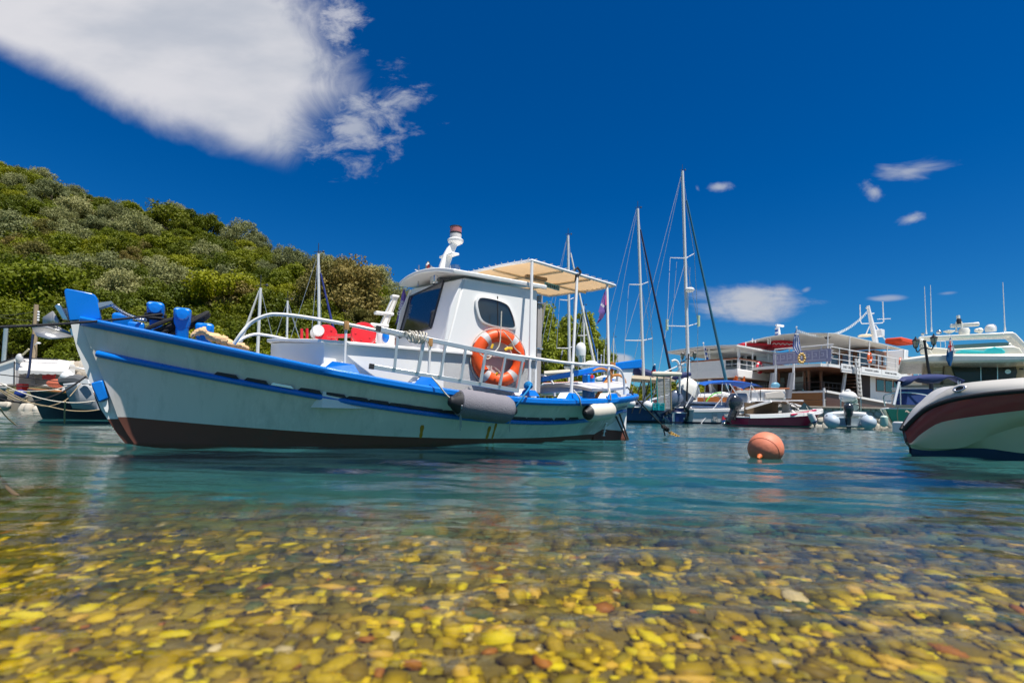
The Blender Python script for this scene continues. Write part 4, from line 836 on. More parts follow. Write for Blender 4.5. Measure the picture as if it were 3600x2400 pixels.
# life ring
rc = FB.s_(C_(771, 915), YC + .075); rt_ = FB.s_(C_(771, 722), YC + .075); Ro = (rt_ - rc).length; rr_ = .062 * Ro / .36
orange = mat('orange_ring', (.80, .085, .008), .45, var=.08, scale=4); reflect = mat('reflective_tape', (.52, .51, .51), .4, var=.1, scale=20)
lr = local_thing('life_ring', 'orange life ring with white rope hung on the wheelhouse side', 'life ring', rc)
Mr = Matrix.Rotation(radians(-7), 4, 'Z') @ Matrix.Rotation(pi / 2, 4, 'X') @ Matrix.Diagonal((1.0, 1.0, .82, 1))
rm = rr_ * 1.28; RR = Ro - rm
m = MB(); m.torus(Mr, RR, rm, n=56, k=16); m.build('ring_body', orange, lr, 80)
for a0 in (52, 132, 228, 308):
    m = MB(); m.torus(Mr, RR, rm * 1.012, radians(a0 - 7), radians(a0 + 7), 6, 16); m.build('reflective_band', reflect, lr, 80)
gp = []
for i in range(40):
    t = 2 * pi * i / 40; rad = RR + rm * (1.12 if i % 10 in (0,) else 1.12 + .16 * sin(pi * (i % 10) / 10)); gp.append(Mr @ Vector((rad * cos(t), rad * sin(t), -.02 + .03)))
m = MB(); m.tube(gp + [gp[0]], .007, 6); m.build('grab_line', whiterope, lr)
f_ = lambda x, y: FB.s_(C_(x, y), YC + .17) - rc
m = MB(); m.tube(spline([f_(790, 600), f_(785, 735), f_(775, 830), f_(738, 880), f_(700, 920), f_(650, 890), f_(640, 870)], 5), .008, 6); m.tube(spline([f_(800, 735), f_(850, 790), f_(880, 850), f_(920, 885)], 5), .008, 6); m.build('hanging_rope', whiterope, lr)
m = MB(); m.tube([f_(812, 862), f_(830, 850), f_(860, 852)], .02, 6); m.tube([f_(722, 850), f_(732, 822)], .016, 6); m.tube([f_(755, 1030), f_(762, 1012)], .014, 6); m.build('retaining_strap', mat('yellow_strap', (.75, .45, .02), .6), lr)
# aluminium ladder lashed to the rail
ty = lambda p, o: FB.s_(p, solve(p, lambda q: half(q.x) - .06).y + o)
la0, la1 = ty(B_(1412, 460), .05), ty(C_(945, 930), .05); lb0, lb1 = ty(B_(1358, 757), .05), ty(C_(905, 1135), .05)
ld = local_thing('ladder', 'aluminium ladder lashed lengthways along the white handrail', 'ladder', la0)
for a_, b_ in ((la0, la1), (lb0, lb1)):
    m = MB(); dv = (b_ - a_); R = dv.to_track_quat('X', 'Z').to_matrix(); m.box((a_ + b_) / 2 - la0, (dv.length, .03, .05), R); rl_ = m.build('side_rail', alu, ld, bevel=.004)
    m = MB(); m.box(a_ - la0, (.05, .036, .056), R); m.build('end_cap', black, rl_)
for p, q in ((B_(1585, 520), B_(1545, 775)), (B_(1770, 560), B_(1725, 800)), (C_(90, 775), C_(70, 985)), (C_(262, 805), C_(225, 1010)), (C_(412, 830), C_(378, 1035)), (C_(548, 855), C_(516, 1058)), (C_(682, 880), C_(650, 1080)), (C_(815, 902), C_(778, 1100)), (C_(932, 925), C_(895, 1120)))[1:]:
    a_, b_ = ty(p, .05) - la0, ty(q, .05) - la0; m = MB(); m.box((a_ + b_) / 2, (.028, .028, (a_ - b_).length), (a_ - b_).to_track_quat('Z', 'Y').to_matrix()); m.build('rung', alu, ld)
lash = local_thing('lashing_rope', 'coil of thin white rope tying the ladder to the handrail', 'rope', ty(B_(1710, 530), .06)); m = MB()
for i in range(7): m.torus(Matrix.Translation((.03 * (i - 3), .01 * (i % 3), .005 * (i % 2))) @ Matrix.Rotation(radians(70 + 9 * i), 4, 'Y') @ Matrix.Diagonal((1.15, 1, 1, 1)), .055, .009, n=16, k=5)
m.tube([(0, .03, 0), (-.1, .05, -.03), (-.14, .05, -.12)], .008, 5); m.build('rope_turns', whiterope, lash)
# fenders
def fender(name, label, pa, pb, off, r, m_body, m_end, end_both, group='fenders of the blue fishing boat'):
    a_ = solve(pa, lambda q: hb(q.x, max(q.z, .05)) + off); b_ = solve(pb, lambda q: hb(q.x, max(q.z, .05)) + off); dv = b_ - a_; Lf = dv.length
    o = local_thing(name, label, 'fender', a_, group); M4 = dv.to_track_quat('Z', 'Y').to_matrix().to_4x4()
    pr = [(r * .42, Lf * .10), (r * .85, Lf * .13), (r, Lf * .20)] + [(r * (1 + .015 * sin(k * 2.1)), Lf * (.2 + .06 * k)) for k in range(1, 11)] + [(r * .97, Lf * .84), (r * .8, Lf * .9), (r * .4, Lf * .94)]
    mm = MB(); mm.lathe(pr, 22, M4); mm.build('fender_body', m_body, o)
    mm = MB(); mm.lathe([(r * .12, -Lf * .015), (r * .3, 0), (r * .42, Lf * .04), (r * .72, Lf * .10), (r * .86, Lf * .155), (r * .6, Lf * .16)], 18, M4); mm.build('fender_end', m_end, o)
    if end_both: mm = MB(); mm.lathe([(r * .5, Lf * .92), (r * .42, Lf * .95), (r * .25, Lf), (r * .1, Lf * 1.01)], 16, M4); mm.build('fender_end', m_end, o)
    return o, a_, b_
sock = mat('grey_fender_sock', (.20, .19, .215), .95, var=.12, scale=9, bump=.4, bscale=90, dirt=(.30, .29, .32), dscale=3, dlo=.6, dhi=.85)
dirty = mat('dirty_white_vinyl', (.66, .60, .50), .45, var=.08, dirt=(.40, .30, .20), dscale=5, dlo=.6, dhi=.85)
fo, fa, fb = fender('fender', 'long grey cloth-covered fender hung against the hull', C_(440, 1205), C_(885, 1272), .19, .165, sock, black, True)
m = MB()
for p, q in ((C_(522, 1232), C_(512, 1400)), (C_(528, 1232), C_(520, 1380)), (C_(856, 1290), C_(845, 1408))):
    a_ = solve(p, lambda q: hb(q.x, max(q.z, .05)) + .34) - fa; b_ = solve(q, lambda q: hb(q.x, max(q.z, .05)) + .34) - fa; m.tube([a_, a_.lerp(b_, .5) + Vector((.01, 0, 0)), b_], .005, 5)
m.build('drawstring', mat('grey_cord', (.42, .42, .48), .9), fo)
fo2, ga, gb = fender('fender', 'short dirty-white fender with black end near the stern', C_(1347, 1285), C_(1540, 1262), .23, .125, dirty, black, False)
def rope(name, label, pts, r, m_, n=4, group=None, cat='rope'):
    P = spline(pts, n); o = MB(); base = P[0]; o.tube([q - base for q in P], r, 7); x = o.build(name, m_, None, 80); x.location = base; return tag(x, label, cat, group)
g_ = lambda p, o: FB.w(solve(p, lambda q: hb(q.x, max(min(q.z, zs(q.x)), .05)) + o))
rope('fender_line', 'white rope holding the grey fender by its black end', [g_(C_(322, 1042), .02), g_(C_(360, 1085), .09), g_(C_(410, 1150), .12), g_(C_(455, 1195), .16)], .009, whiterope, group='fender ropes')
bluerope = mat('blue_rope', (.0, .20, .48), .8, var=.2, scale=50)
rope('blue_rope', 'bright blue rope knotted round the awning post and grey fender', [g_(C_(965, 1100), .0), g_(C_(985, 1085), .05), g_(C_(975, 1120), .09), g_(C_(945, 1160), .11), g_(C_(910, 1210), .15), g_(C_(872, 1265), .17)], .013, bluerope, group='fender ropes')
o = thing('rope_knot', 'bunched bright blue knot at the foot of the awning post', 'rope', g_(C_(970, 1100), .02), FB.phi); m = MB()
for i in range(6): m.torus(Matrix.Rotation(i * .9, 4, 'Z') @ Matrix.Rotation(.5 + i * .5, 4, 'X'), .045, .013, n=14, k=5)
m.build('knot_turns', bluerope, o)
rope('fender_line', 'white cord from the middle awning post down to the short white fender', [g_(C_(1275, 1130), .0), g_(C_(1310, 1175), .08), g_(C_(1322, 1225), .11), g_(C_(1338, 1265), .11), g_(C_(1375, 1290), .2)], .010, whiterope, group='fender ropes')
rope('fender_line', 'white cord from the aftmost awning post down to the short white fender', [g_(C_(1512, 1120), .0), g_(C_(1522, 1170), .08), g_(C_(1525, 1250), .12)], .010, whiterope, group='fender ropes')
# anchors
an = thing('plough_anchor', 'stainless plough anchor stowed on the bow roller', 'anchor', FB.w(cl(L_(760, 250))), FB.phi); bl = cl(L_(760, 250)); stw = mat('polished_steel', (.45, .45, .44), .3, .6, var=.2, scale=12)
fz_ = lambda x, y, yy: FB.s_(L_(x, y), yy) - bl
m = MB(); m.grid([[fz_(350, 318, -.12), fz_(480, 318, -.02), fz_(605, 345, 0)], [fz_(400, 405, .10), fz_(545, 440, .16), fz_(822, 412, .02)]]); m.grid([[fz_(350, 318, -.12), fz_(480, 318, -.02), fz_(605, 345, 0)], [fz_(470, 310, -.30), fz_(610, 300, -.25), fz_(822, 412, -.02)]]); q = m.build('fluke', stw, an, 20); q.modifiers.new('thick', 'SOLIDIFY').thickness = .012
m = MB(); m.grid([[fz_(470, 205, -.12), fz_(470, 320, -.10)], [fz_(575, 135, -.05), fz_(600, 330, -.05)], [fz_(640, 240, .0), fz_(620, 320, 0)]]); q = m.build('fluke', stw, an, 20); q.modifiers.new('thick', 'SOLIDIFY').thickness = .012
m = MB(); m.prism([fz_(612, 88, 0), fz_(650, 62, 0), fz_(685, 82, 0), fz_(765, 245, 0), fz_(700, 235, 0)], (0, .05, 0)); m.prism([fz_(690, 110, -.1), fz_(770, 110, -.1), fz_(775, 240, -.1), fz_(730, 240, -.1)], (0, .02, 0)); m.build('shank', steel, an, bevel=.006)
m = MB(); m.tube([fz_(780, 330, 0), fz_(805, 415, 0)], .012, 6); m.build('anchor_pin', steel, an)
rope('anchor_line', 'dark blue line hanging from the bow anchor to the water side', [FB.w(cl(L_(365, 390))), FB.w(cl(L_(345, 560))), FB.w(cl(L_(320, 800))), FB.w(cl(L_(300, 870)))], .010, mat('navy_rope', (.015, .03, .09), .85))
ra = thing('grapnel_anchor', 'rusty orange grapnel anchor leaning over the stern rail', 'anchor', FB.w(FB.s_(D_(650, 1040), .35)), FB.phi); bl = FB.s_(D_(650, 1040), .35); ru_ = mat('rusty_orange', (.46, .19, .05), .8, var=.3, scale=8, bump=.3)
fz_ = lambda x, y, yy: FB.s_(D_(x, y), yy) - bl
m = MB(); m.tube([fz_(645, 1040, .35), fz_(735, 890, .3), fz_(790, 780, .25)], [.035, .032, .03], 8); m.build('shank', ru_, ra)
for pp in (((790, 850, .3), (750, 790, .35), (680, 770, .4), (615, 790, .42)), ((760, 850, .28), (840, 830, .35), (895, 860, .42), (915, 905, .45)), ((785, 780, .25), (775, 860, .2), (785, 930, .2), (760, 960, .2))):
    P = spline([fz_(*q) for q in pp], 5); m = MB(); m.tube(P, [.026 - .012 * i / len(P) for i in range(len(P))], 7); m.build('grapnel_arm', ru_, ra)
m = MB(); m.lathe([(.0, -.03), (.06, -.02), (.06, .03), (0, .04)], 10, Matrix.Translation(fz_(787, 735, .3))); m.build('anchor_crown', ru_, ra)
# pennants
purple = mat('purple_flag', (.27, .16, .52), .8, var=.1, trans=.3); pink = mat('pink_print', (.62, .06, .22), .8); wprint = mat('white_print', (.8, .8, .82), .8)
def rowsheet(fr, pxs, y, wav): return [[fr.s_(p, y) + Vector((0, wav * sin(2.2 * i + k), 0)) for k, p in enumerate(r)] for i, r in enumerate(pxs)]
Zc = crop(1930, 960, 7.128)
fl_ = thing('pennant', 'purple pennant with a pink stripe tied to the aftmost awning post', 'flag', FB.w(FB.s_(Zc(1430, 450), .80)), FB.phi, 'purple pennants'); bl = FB.s_(Zc(1430, 450), .80)
rw = [[FB.s_(Zc(x, y), .80 + o) - bl for x, o in ((x0, .0), ((x0 + x1) / 2, .04), (x1, 0))] for y, x0, x1 in ((440, 1405, 1425), (540, 1365, 1438), (680, 1315, 1450), (830, 1275, 1462), (975, 1235, 1455))]
m = MB(); m.sheet(rw, .004); m.build('flag_cloth', purple, fl_, 60)
rw = [[FB.s_(Zc(x, y), .81 + o) - bl for x, o in ((x0, 0), ((x0 + x1) / 2, .03), (x1, 0))] for y, x0, x1 in ((970, 1260, 1440), (1060, 1270, 1380), (1150, 1240, 1330), (1290, 1182, 1192))]
m = MB(); m.sheet(rw, .004); m.build('flag_tail', purple, fl_, 60)
m = MB(); m.prism([FB.s_(Zc(x, y), .86) - bl for x, y in ((1300, 1000), (1375, 1060), (1360, 1110), (1310, 1160), (1245, 1105))], (0, .003, 0)); m.build('flag_patch', mat('plum_print', (.10, .04, .14), .8), fl_)
m = MB(); m.prism([FB.s_(Zc(x, y), .852) - bl for x, y in ((1415, 560), (1432, 560), (1440, 800), (1410, 800))], (0, .003, 0)); m.build('flag_stripe', pink, fl_)
c_ = FB.s_(Zc(1345, 800), .875) - bl; text('flag_letters', 'se', .085, face_mat(c_, FB.s_(Zc(1400, 860), .88) - FB.s_(Zc(1290, 745), .88), (0, 0, 1)), wprint, fl_)
Yc = crop(1370, 1000, 10.45)
fl_ = thing('pennant', 'folded purple pennant with white letters hanging at the wheelhouse front', 'flag', FB.w(FB.s_(Yc(520, 170), -.99)), FB.phi, 'purple pennants'); bl = FB.s_(Yc(520, 170), -.99)
rw = [[FB.s_(Yc(x, y), -.99 + o) - bl for x, o in ((x0, 0), ((x0 + x1) / 2, .05), (x1, 0))] for y, x0, x1 in ((165, 505, 545), (400, 432, 600), (700, 375, 580), (950, 335, 480), (1200, 285, 400), (1480, 205, 215))]
m = MB(); m.sheet(rw, .004); m.build('flag_cloth', purple, fl_, 60)
c_ = FB.s_(Yc(400, 860), -.93) - bl; text('flag_letters', 'cruise', .10, face_mat(c_, FB.s_(Yc(450, 700), -.93) - FB.s_(Yc(350, 1040), -.93), (-1, 0, .3)), wprint, fl_)
# ropes on deck and to shore
o = thing('rope_coil', 'heap of black rope coiled round the tall blue bollard', 'rope', FB.w(FB.s_(A_(1270, 430), .0)), FB.phi); m = MB(); bl = FB.s_(A_(1270, 430), .0)
for i in range(9): m.torus(Matrix.Translation((rnd.uniform(-.06, .06) - i * .03, .03 * (i % 3), .012 * i - .05)) @ Matrix.Rotation(rnd.uniform(-.45, .35) + .35, 4, 'Y') @ Matrix.Rotation(rnd.uniform(-.3, .3), 4, 'X') @ Matrix.Diagonal((1.9, .9, 1, 1)), .10, .021, n=22, k=7)
for i in range(4): m.torus(Matrix.Translation(FB.s_(A_(1225, 350 + 14 * i), -.12) - bl) @ Matrix.Rotation(.2 * (i % 2) - .1, 4, 'X'), .085, .018, n=18, k=6)
m.build('rope_turns', blackrope, o)
pe = dep(A_(-260, 458), 3.4)
rope('mooring_rope', 'thick taut black mooring rope from the bow bollard across the stem plate', [FB.w(FB.s_(A_(1278, 344), -.0)), FB.w(FB.s_(A_(1000, 380), .2)), FB.w(FB.s_(A_(800, 398), .14)), dep(A_(400, 428), 4.3), dep(A_(0, 447), 3.8), pe], .0115, blackrope)
rope('mooring_rope', 'black stern mooring rope slanting into the water beside the rudder', [FB.w(FB.s_(D_(572, 925), .2)), FB.w(FB.s_(D_(900, 935), .1)), dep(D_(1000, 1035), 8.0), dep(D_(1250, 1295), 9.5), flat(D_(1330, 1372), .0)], .012, blackrope)
e0 = flat(D_(1325, 1362), .03); e1 = flat(D_(1410, 1412), -.03); o = thing('mooring_chain', 'yellowish rusty chain at the waterline end of the stern rope', 'chain', e0); m = MB()
for i in range(9):
    c_ = (e1 - e0) * (i / 8); Mx = Matrix.Translation(c_) @ (e1 - e0).to_track_quat('X', 'Z').to_matrix().to_4x4() @ Matrix.Rotation(pi / 2 * (i % 2), 4, 'X') @ Matrix.Diagonal((1.6, 1, 1, 1)); m.torus(Mx, .04, .015, n=10, k=5)
m.build('chain_links', mat('yellow_rust', (.35, .22, .05), .8, var=.3), o)
o = thing('rope_shackle', 'knotted black rope loop halfway down the stern mooring rope', 'rope', dep(D_(1262, 1305), 9.5)); m = MB()
for i in range(5): m.torus(Matrix.Translation((.015 * i, 0, -.012 * i)) @ Matrix.Rotation(.7 * i, 4, 'Z') @ Matrix.Rotation(1.1, 4, 'X'), .035, .014, n=14, k=6)
m.tube([(0, 0, -.05), (.03, 0, -.17)], .012, 6); m.build('rope_turns', blackrope, o)
# orange cloth bunched along the rail
p0 = A_(1545, 470); bl = FB.s_(A_(1600, 500), .45); o = thing('orange_net', 'bunched pale orange fishing net lying along the bow rail', 'fishing net', FB.w(bl), FB.phi); rows = []
path = [FB.s_(p, .42) for p in (A_(1500, 520), A_(1560, 485), A_(1605, 478), A_(1660, 525), A_(1792, 555), B_(170, 555), B_(270, 590), B_(340, 600), B_(395, 625))]
P = spline(path, 5)
for i, q in enumerate(P):
    w_ = .034 * (.35 + sin(pi * i / (len(P) - 1)) ** .5) ; rows.append([q - bl + Vector((0, cos(t) * w_ * 1.5, sin(t) * w_ * (1 + .25 * sin(3 * t + i))))+ Vector((rnd.uniform(-.008, .008), rnd.uniform(-.008, .008), rnd.uniform(-.008, .008))) for t in [2 * pi * k / 9 for k in range(9)]])
m = MB(); m.grid(rows, True); m.build('net_folds', mat('orange_net', (.72, .46, .24), .95, var=.3, scale=20, bump=.8, bscale=60), o, 70)
# ------------------------------------------------------------------ cream and red boat coming in from the right
bx0 = flat(R_(345, 1345)); bx0 = dep(R_(310, 1228), 6.3)
RB = Fr((bx0.x, bx0.y, 0), atan2(.46, -.89) )  # forward points left and away
rb = thing('motorboat', 'cream motorboat with red band and black rubber rail, bow facing left', 'boat', RB.o, RB.phi)
def rsolve(p, fn):
    y = .2
    for _ in range(60): q = RB.s_(p, y); y = .6 * y + .4 * fn(q)
    return RB.s_(p, y)
def rh(q, k=1.0, x0=0.0): s = max(0, x0 - q.x); return k * 1.05 * (1 - math.exp(-s / .85)) + .01
def curve_px(pts, k, x0=0.05): return spline([rsolve(R_(*p), lambda q: rh(q, k, x0)) for p in pts], 5)
def extend(P, L):                              # carries a line on past the picture's edge
    d_ = (P[-1] - P[-4]).normalized(); d_ = Vector((d_.x, d_.y * .3, d_.z * .25)).normalized(); return P + [P[-1] + d_ * (L * i / 6) for i in range(1, 7)]
c_top = extend(curve_px([(325, 1190), (440, 1050), (530, 985), (640, 905), (760, 850), (860, 830), (1060, 810), (1327, 788)], .80), 2.6)
c_railT = extend(curve_px([(300, 1225), (345, 1165), (440, 1075), (520, 1025), (640, 982), (740, 955), (1000, 915), (1327, 880)], 1.0), 2.6)
c_railB = extend(curve_px([(312, 1238), (360, 1190), (450, 1105), (540, 1050), (650, 1008), (750, 985), (1000, 945), (1327, 918)], 1.0), 2.6)
c_red = extend(curve_px([(345, 1345), (375, 1340), (430, 1285), (500, 1235), (580, 1185), (700, 1150), (1000, 1105), (1327, 1065)], .86), 2.6)
c_chine = extend(curve_px([(358, 1362), (420, 1378), (560, 1392), (780, 1388), (860, 1360), (960, 1318), (1130, 1250), (1327, 1193)], .60), 2.6)
c_boot = extend(curve_px([(372, 1386), (440, 1400), (560, 1408), (700, 1400), (790, 1388), (1000, 1388), (1130, 1405), (1327, 1432)], .44), 2.6)
def resamp(P):
    xs_, ys_, zs_ = [q.x for q in P][::-1], [q.y for q in P][::-1], [q.z for q in P][::-1]; x0_, x1_ = P[0].x, -4.2; o_ = []
    for i in range(41): x = lerp(x0_, x1_, (i / 40) ** 1.7); o_.append(Vector((x, ipl(xs_, ys_, x), ipl(xs_, zs_, x))))
    return o_
c_top, c_railT, c_railB, c_red, c_chine, c_boot = [resamp(P) for P in (c_top, c_railT, c_railB, c_red, c_chine, c_boot)]
c_keel = [Vector((q.x * 1.0, .0 + .25 * q.y, -.35)) for q in c_boot]
cream = mat('cream_gelcoat', (.64, .57, .38), .2, var=.03, coat=.4, dirt=(.50, .48, .34), dscale=2, dlo=.6, dhi=.9)
redband = mat('faded_red_band', (.40, .06, .055), .22, var=.12, coat=.3, dirt=(.36, .09, .08), dscale=1.5, dlo=.5, dhi=.9)
capw = mat('white_deck_cap', (.54, .52, .48), .35, var=.04, dirt=(.42, .40, .36), dscale=3, dlo=.55, dhi=.85)
def both(rows): return [rows, [[Vector((q.x, -q.y, q.z)) for q in r] for r in rows]]
def skin_part(name, A, B, m_, bulge=0.0):
    mm = MB()
    for r in both([[a_.lerp(b_, k) + Vector((0, bulge * sin(pi * k), 0)) for a_, b_ in zip(A, B)] for k in (0, .25, .5, .75, 1)]): mm.grid(r)
    return mm.build(name, m_, rb, 60)
skin_part('hull_side', c_red, c_chine, cream, .03); skin_part('hull_underside', c_chine, c_boot, cream, .0); skin_part('red_band', c_railB, c_red, redband, .015); skin_part('boot_stripe', c_boot, c_keel, mat('blue_antifouling', (.012, .03, .085), .5, var=.3, dirt=(.12, .14, .06), dscale=4, dlo=.66, dhi=.75)); skin_part('deck_cap', c_top, c_railT, capw, .03)
m = MB(); cl_ = [Vector((q.x, 0, q.z - .03)) for q in c_top]
for r in both([c_top, [a_.lerp(b_, .5) for a_, b_ in zip(c_top, cl_)], cl_]): m.grid(r)
m.build('foredeck', capw, rb, 60)
for sd in (1, -1):
    m = MB(); m.tube([Vector((q.x, (q.y + .015) * sd, q.z)) for q in [a_.lerp(b_, .5) for a_, b_ in zip(c_railT, c_railB)]], .026, 8); m.build('rubber_rail', black, rb, 60)
e_ = rsolve(R_(790, 892), lambda q: rh(q, .93, .05)); tx = (rsolve(R_(840, 880), lambda q: rh(q, .93, .05)) - rsolve(R_(740, 905), lambda q: rh(q, .93, .05))); tx.normalize(); nz_ = tx.cross(Vector((0, 0, 1))); nz_ = nz_ if nz_.y > 0 else -nz_
uz = nz_.cross(tx); uz = uz if uz.z > 0 else -uz; lean = (uz * 1 - nz_ * .45).normalized(); n2 = tx.cross(lean); n2 = n2 if n2.y > 0 else -n2
Mh = Matrix(((tx.x, lean.x, n2.x, e_.x), (tx.y, lean.y, n2.y, e_.y), (tx.z, lean.z, n2.z, e_.z), (0, 0, 0, 1))) @ Matrix.Translation((0, 0, .03))
m = MB(); m.torus(Mh @ Matrix.Diagonal((1.7, 1, 1, 1)), .030, .0085, n=32, k=8); hw_ = m.build('hawse_ring', steel, rb, 60)
m = MB(); m.lathe([(.0, -.01), (.027, -.01), (.027, -.001), (0, -.002)], 20, Mh @ Matrix.Diagonal((1.7, 1, 1, 1))); m.build('hawse_hole', black, hw_)
# ------------------------------------------------------------------ buoy
bq = flat((2692, 1611)); rbu = 58 / 1800 * bq.y
by = thing('buoy', 'round salmon-orange mooring buoy floating alone on open water', 'buoy', (bq.x, bq.y, rbu * .60), .4)
bm_ = mat('salmon_buoy', (.66, .20, .11), .6, var=.12, scale=7, dirt=(.62, .40, .32), dscale=6, dlo=.56, dhi=.78, bump=.15, bscale=30)
Mb = Matrix.Rotation(radians(-62), 4, 'Y') @ Matrix.Rotation(.6, 4, 'X')
m = MB(); m.sphere((0, 0, 0), rbu, 32, 20); m.build('float', bm_, by, 80)
Me = Matrix.Rotation(radians(18), 4, 'Z') @ Matrix.Rotation(radians(118), 4, 'X') @ Matrix.Rotation(radians(-28), 4, 'Y')
ax = Vector((-.85, -.32, -.42)).normalized(); Me = ax.to_track_quat('Z', 'Y').to_matrix().to_4x4()
m = MB(); m.torus(Me @ Matrix.Translation((0, 0, rbu * .42)), rbu * .912, rbu * .014, n=40, k=6); m.build('seam', mat('dark_salmon', (.54, .15, .08), .7, var=.2), by, 80)
m = MB(); m.lathe([(rbu * .22, rbu * .93), (rbu * .16, rbu * 1.05), (rbu * .10, rbu * 1.22), (rbu * .07, rbu * 1.3)], 14, Me); m.build('eye_neck', mat('orange_eye', (.70, .15, .03), .6, var=.15), by, 60)
# ------------------------------------------------------------------ right-hand quay with its stone face
QY = 27.5
qa, qb = dep((2560, 1478), QY), dep((3135, 1490), QY); QZ = dep(G_(1200, 1098), QY).z
quay = MB(); xq0 = dep(G_(600, 1200), QY).x; quay.box(((xq0 + 62) / 2, QY + 1.65, QZ / 2 - .6), (62 - xq0, 2.7, QZ + 1.18)); qo = quay.build('quay', land, kind='structure')
stone_q = [mat('quay_stone_%d' % i, c, .85, var=.2, scale=3, bump=.5, bscale=14, dirt=tuple(q * .6 for q in c), dscale=3, dlo=.55, dhi=.8) for i, c in enumerate(((.64, .57, .44), (.58, .52, .42), (.68, .63, .53), (.54, .46, .35)))]
mort = mat('quay_mortar', (.36, .32, .25), .9, var=.2)
x0q, x1q = dep(G_(720, 1180), QY).x, dep(G_(1500, 1180), QY).x
m = MB(); m.box(((x0q + x1q) / 2, QY + .22, QZ / 2 - .35), (x1q - x0q + 6, .16, QZ + .7)); m.build('quay_face', mort, qo)
cellw, cellh = .40, .31; g = random.Random(11); seeds = []
nx_, nz2 = int((x1q - x0q) / cellw) + 1, int((QZ + .15) / cellh) + 1
for j in range(nz2):
    for i in range(nx_): seeds.append((x0q + (i + .5 * (j % 2)) * cellw + g.uniform(-.11, .11), -.1 + (j + .5) * cellh + g.uniform(-.08, .08)))
def clip_poly(P, mx, mz, nx, nz):
    o_ = []
    for i in range(len(P)):
        a_, b_ = P[i], P[(i + 1) % len(P)]; da = (a_[0] - mx) * nx + (a_[1] - mz) * nz; db = (b_[0] - mx) * nx + (b_[1] - mz) * nz
        if da <= 0: o_.append(a_)
        if (da < 0) != (db < 0): t = da / (da - db); o_.append((a_[0] + (b_[0] - a_[0]) * t, a_[1] + (b_[1] - a_[1]) * t))
    return o_
for k, (sx, sz) in enumerate(seeds):
    P = [(sx - .5, max(sz - .5, -.2)), (sx + .5, max(sz - .5, -.2)), (sx + .5, min(sz + .5, QZ - .06)), (sx - .5, min(sz + .5, QZ - .06))]
    for tx_, tz_ in seeds:
        if (tx_, tz_) != (sx, sz) and hypot(tx_ - sx, tz_ - sz) < 1.1: P = clip_poly(P, (sx + tx_) / 2, (sz + tz_) / 2, tx_ - sx, tz_ - sz)
    if len(P) < 3: continue
    dp = g.uniform(.05, .10); ins = [(sx + (px_ - sx) * .90, sz + (pz - sz) * .90) for px_, pz in P]; ins2 = [(sx + (px_ - sx) * .74, sz + (pz - sz) * .74) for px_, pz in P]
    m = MB(); m.grid([[(p[0], QY + .15, p[1]) for p in ins], [(p[0], QY + .14 - dp * .7, p[1]) for p in ins], [(p[0], QY + .14 - dp, p[1]) for p in ins2]], True); m.f.append(tuple(2 * len(ins) + i for i in range(len(ins)))); m.build('stone', stone_q[g.randrange(4)], qo, 50)
m = MB(); m.box(((x0q + x1q) / 2, QY + .18, QZ + .02), (x1q - x0q + 6, .5, .10)); m.build('coping', land, qo, bevel=.02)
# ------------------------------------------------------------------ generic hulls
def hull(parent, L, B, fb, fs, m_side, m_boot, m_deck, draft=.35, zb=.10, tr=.8, rake=.5, names_=('hull_side', 'hull_boot', 'deck'), full=.5, flare=.8):
    ns = 18; tt = [i / ns for i in range(ns + 1)]
    def hbr(t): return B / 2 * (lerp(tr, 1, min(1, t / full)) if t < full else (1 - ((t - full) / (1 - full)) ** 2.3))
    def pt(t, k, sd):
        z = lerp(fs, fb, t ** 1.6) if k > 0 else 0; zz = lerp(zb, z, k) if k >= 0 else lerp(zb, -draft, -k)
        y = hbr(t) * (lerp(flare, 1, k) if k >= 0 else flare * (1 + k * .8)); y = max(y, .015)
        x = L * t - rake * (t ** 3) * (1 - (k if k >= 0 else k)) ; return Vector((x, sd * y, zz))
    o_ = []
    for nm, ks, mt in ((names_[0], (0, .33, .66, 1), m_side), (names_[1], (0, -.5, -1), m_boot)):
        mm = MB()
        for sd in (1, -1): mm.grid([[pt(t, k, sd) for t in tt] for k in ks])
        mm.grid([[pt(0, k, s) for s in (1, -1)] for k in ks]); o_.append(mm.build(nm, mt, parent, 40))
    mm = MB(); mm.grid([[pt(t, 1, s) + Vector((0, 0, -.02)) for s in (1, 0, -1)] for t in tt]); o_.append(mm.build(names_[2], m_deck, parent, 40))
    mm = MB(); mm.tube([pt(t, 1, 1) for t in tt] + [pt(t, 1, -1) for t in tt[::-1]] + [pt(0, 1, 1)], .035, 6); o_.append(mm.build('gunwale', white, parent, 60))
    return pt
bottom_dark = mat('dark_antifouling', (.03, .035, .05), .6)
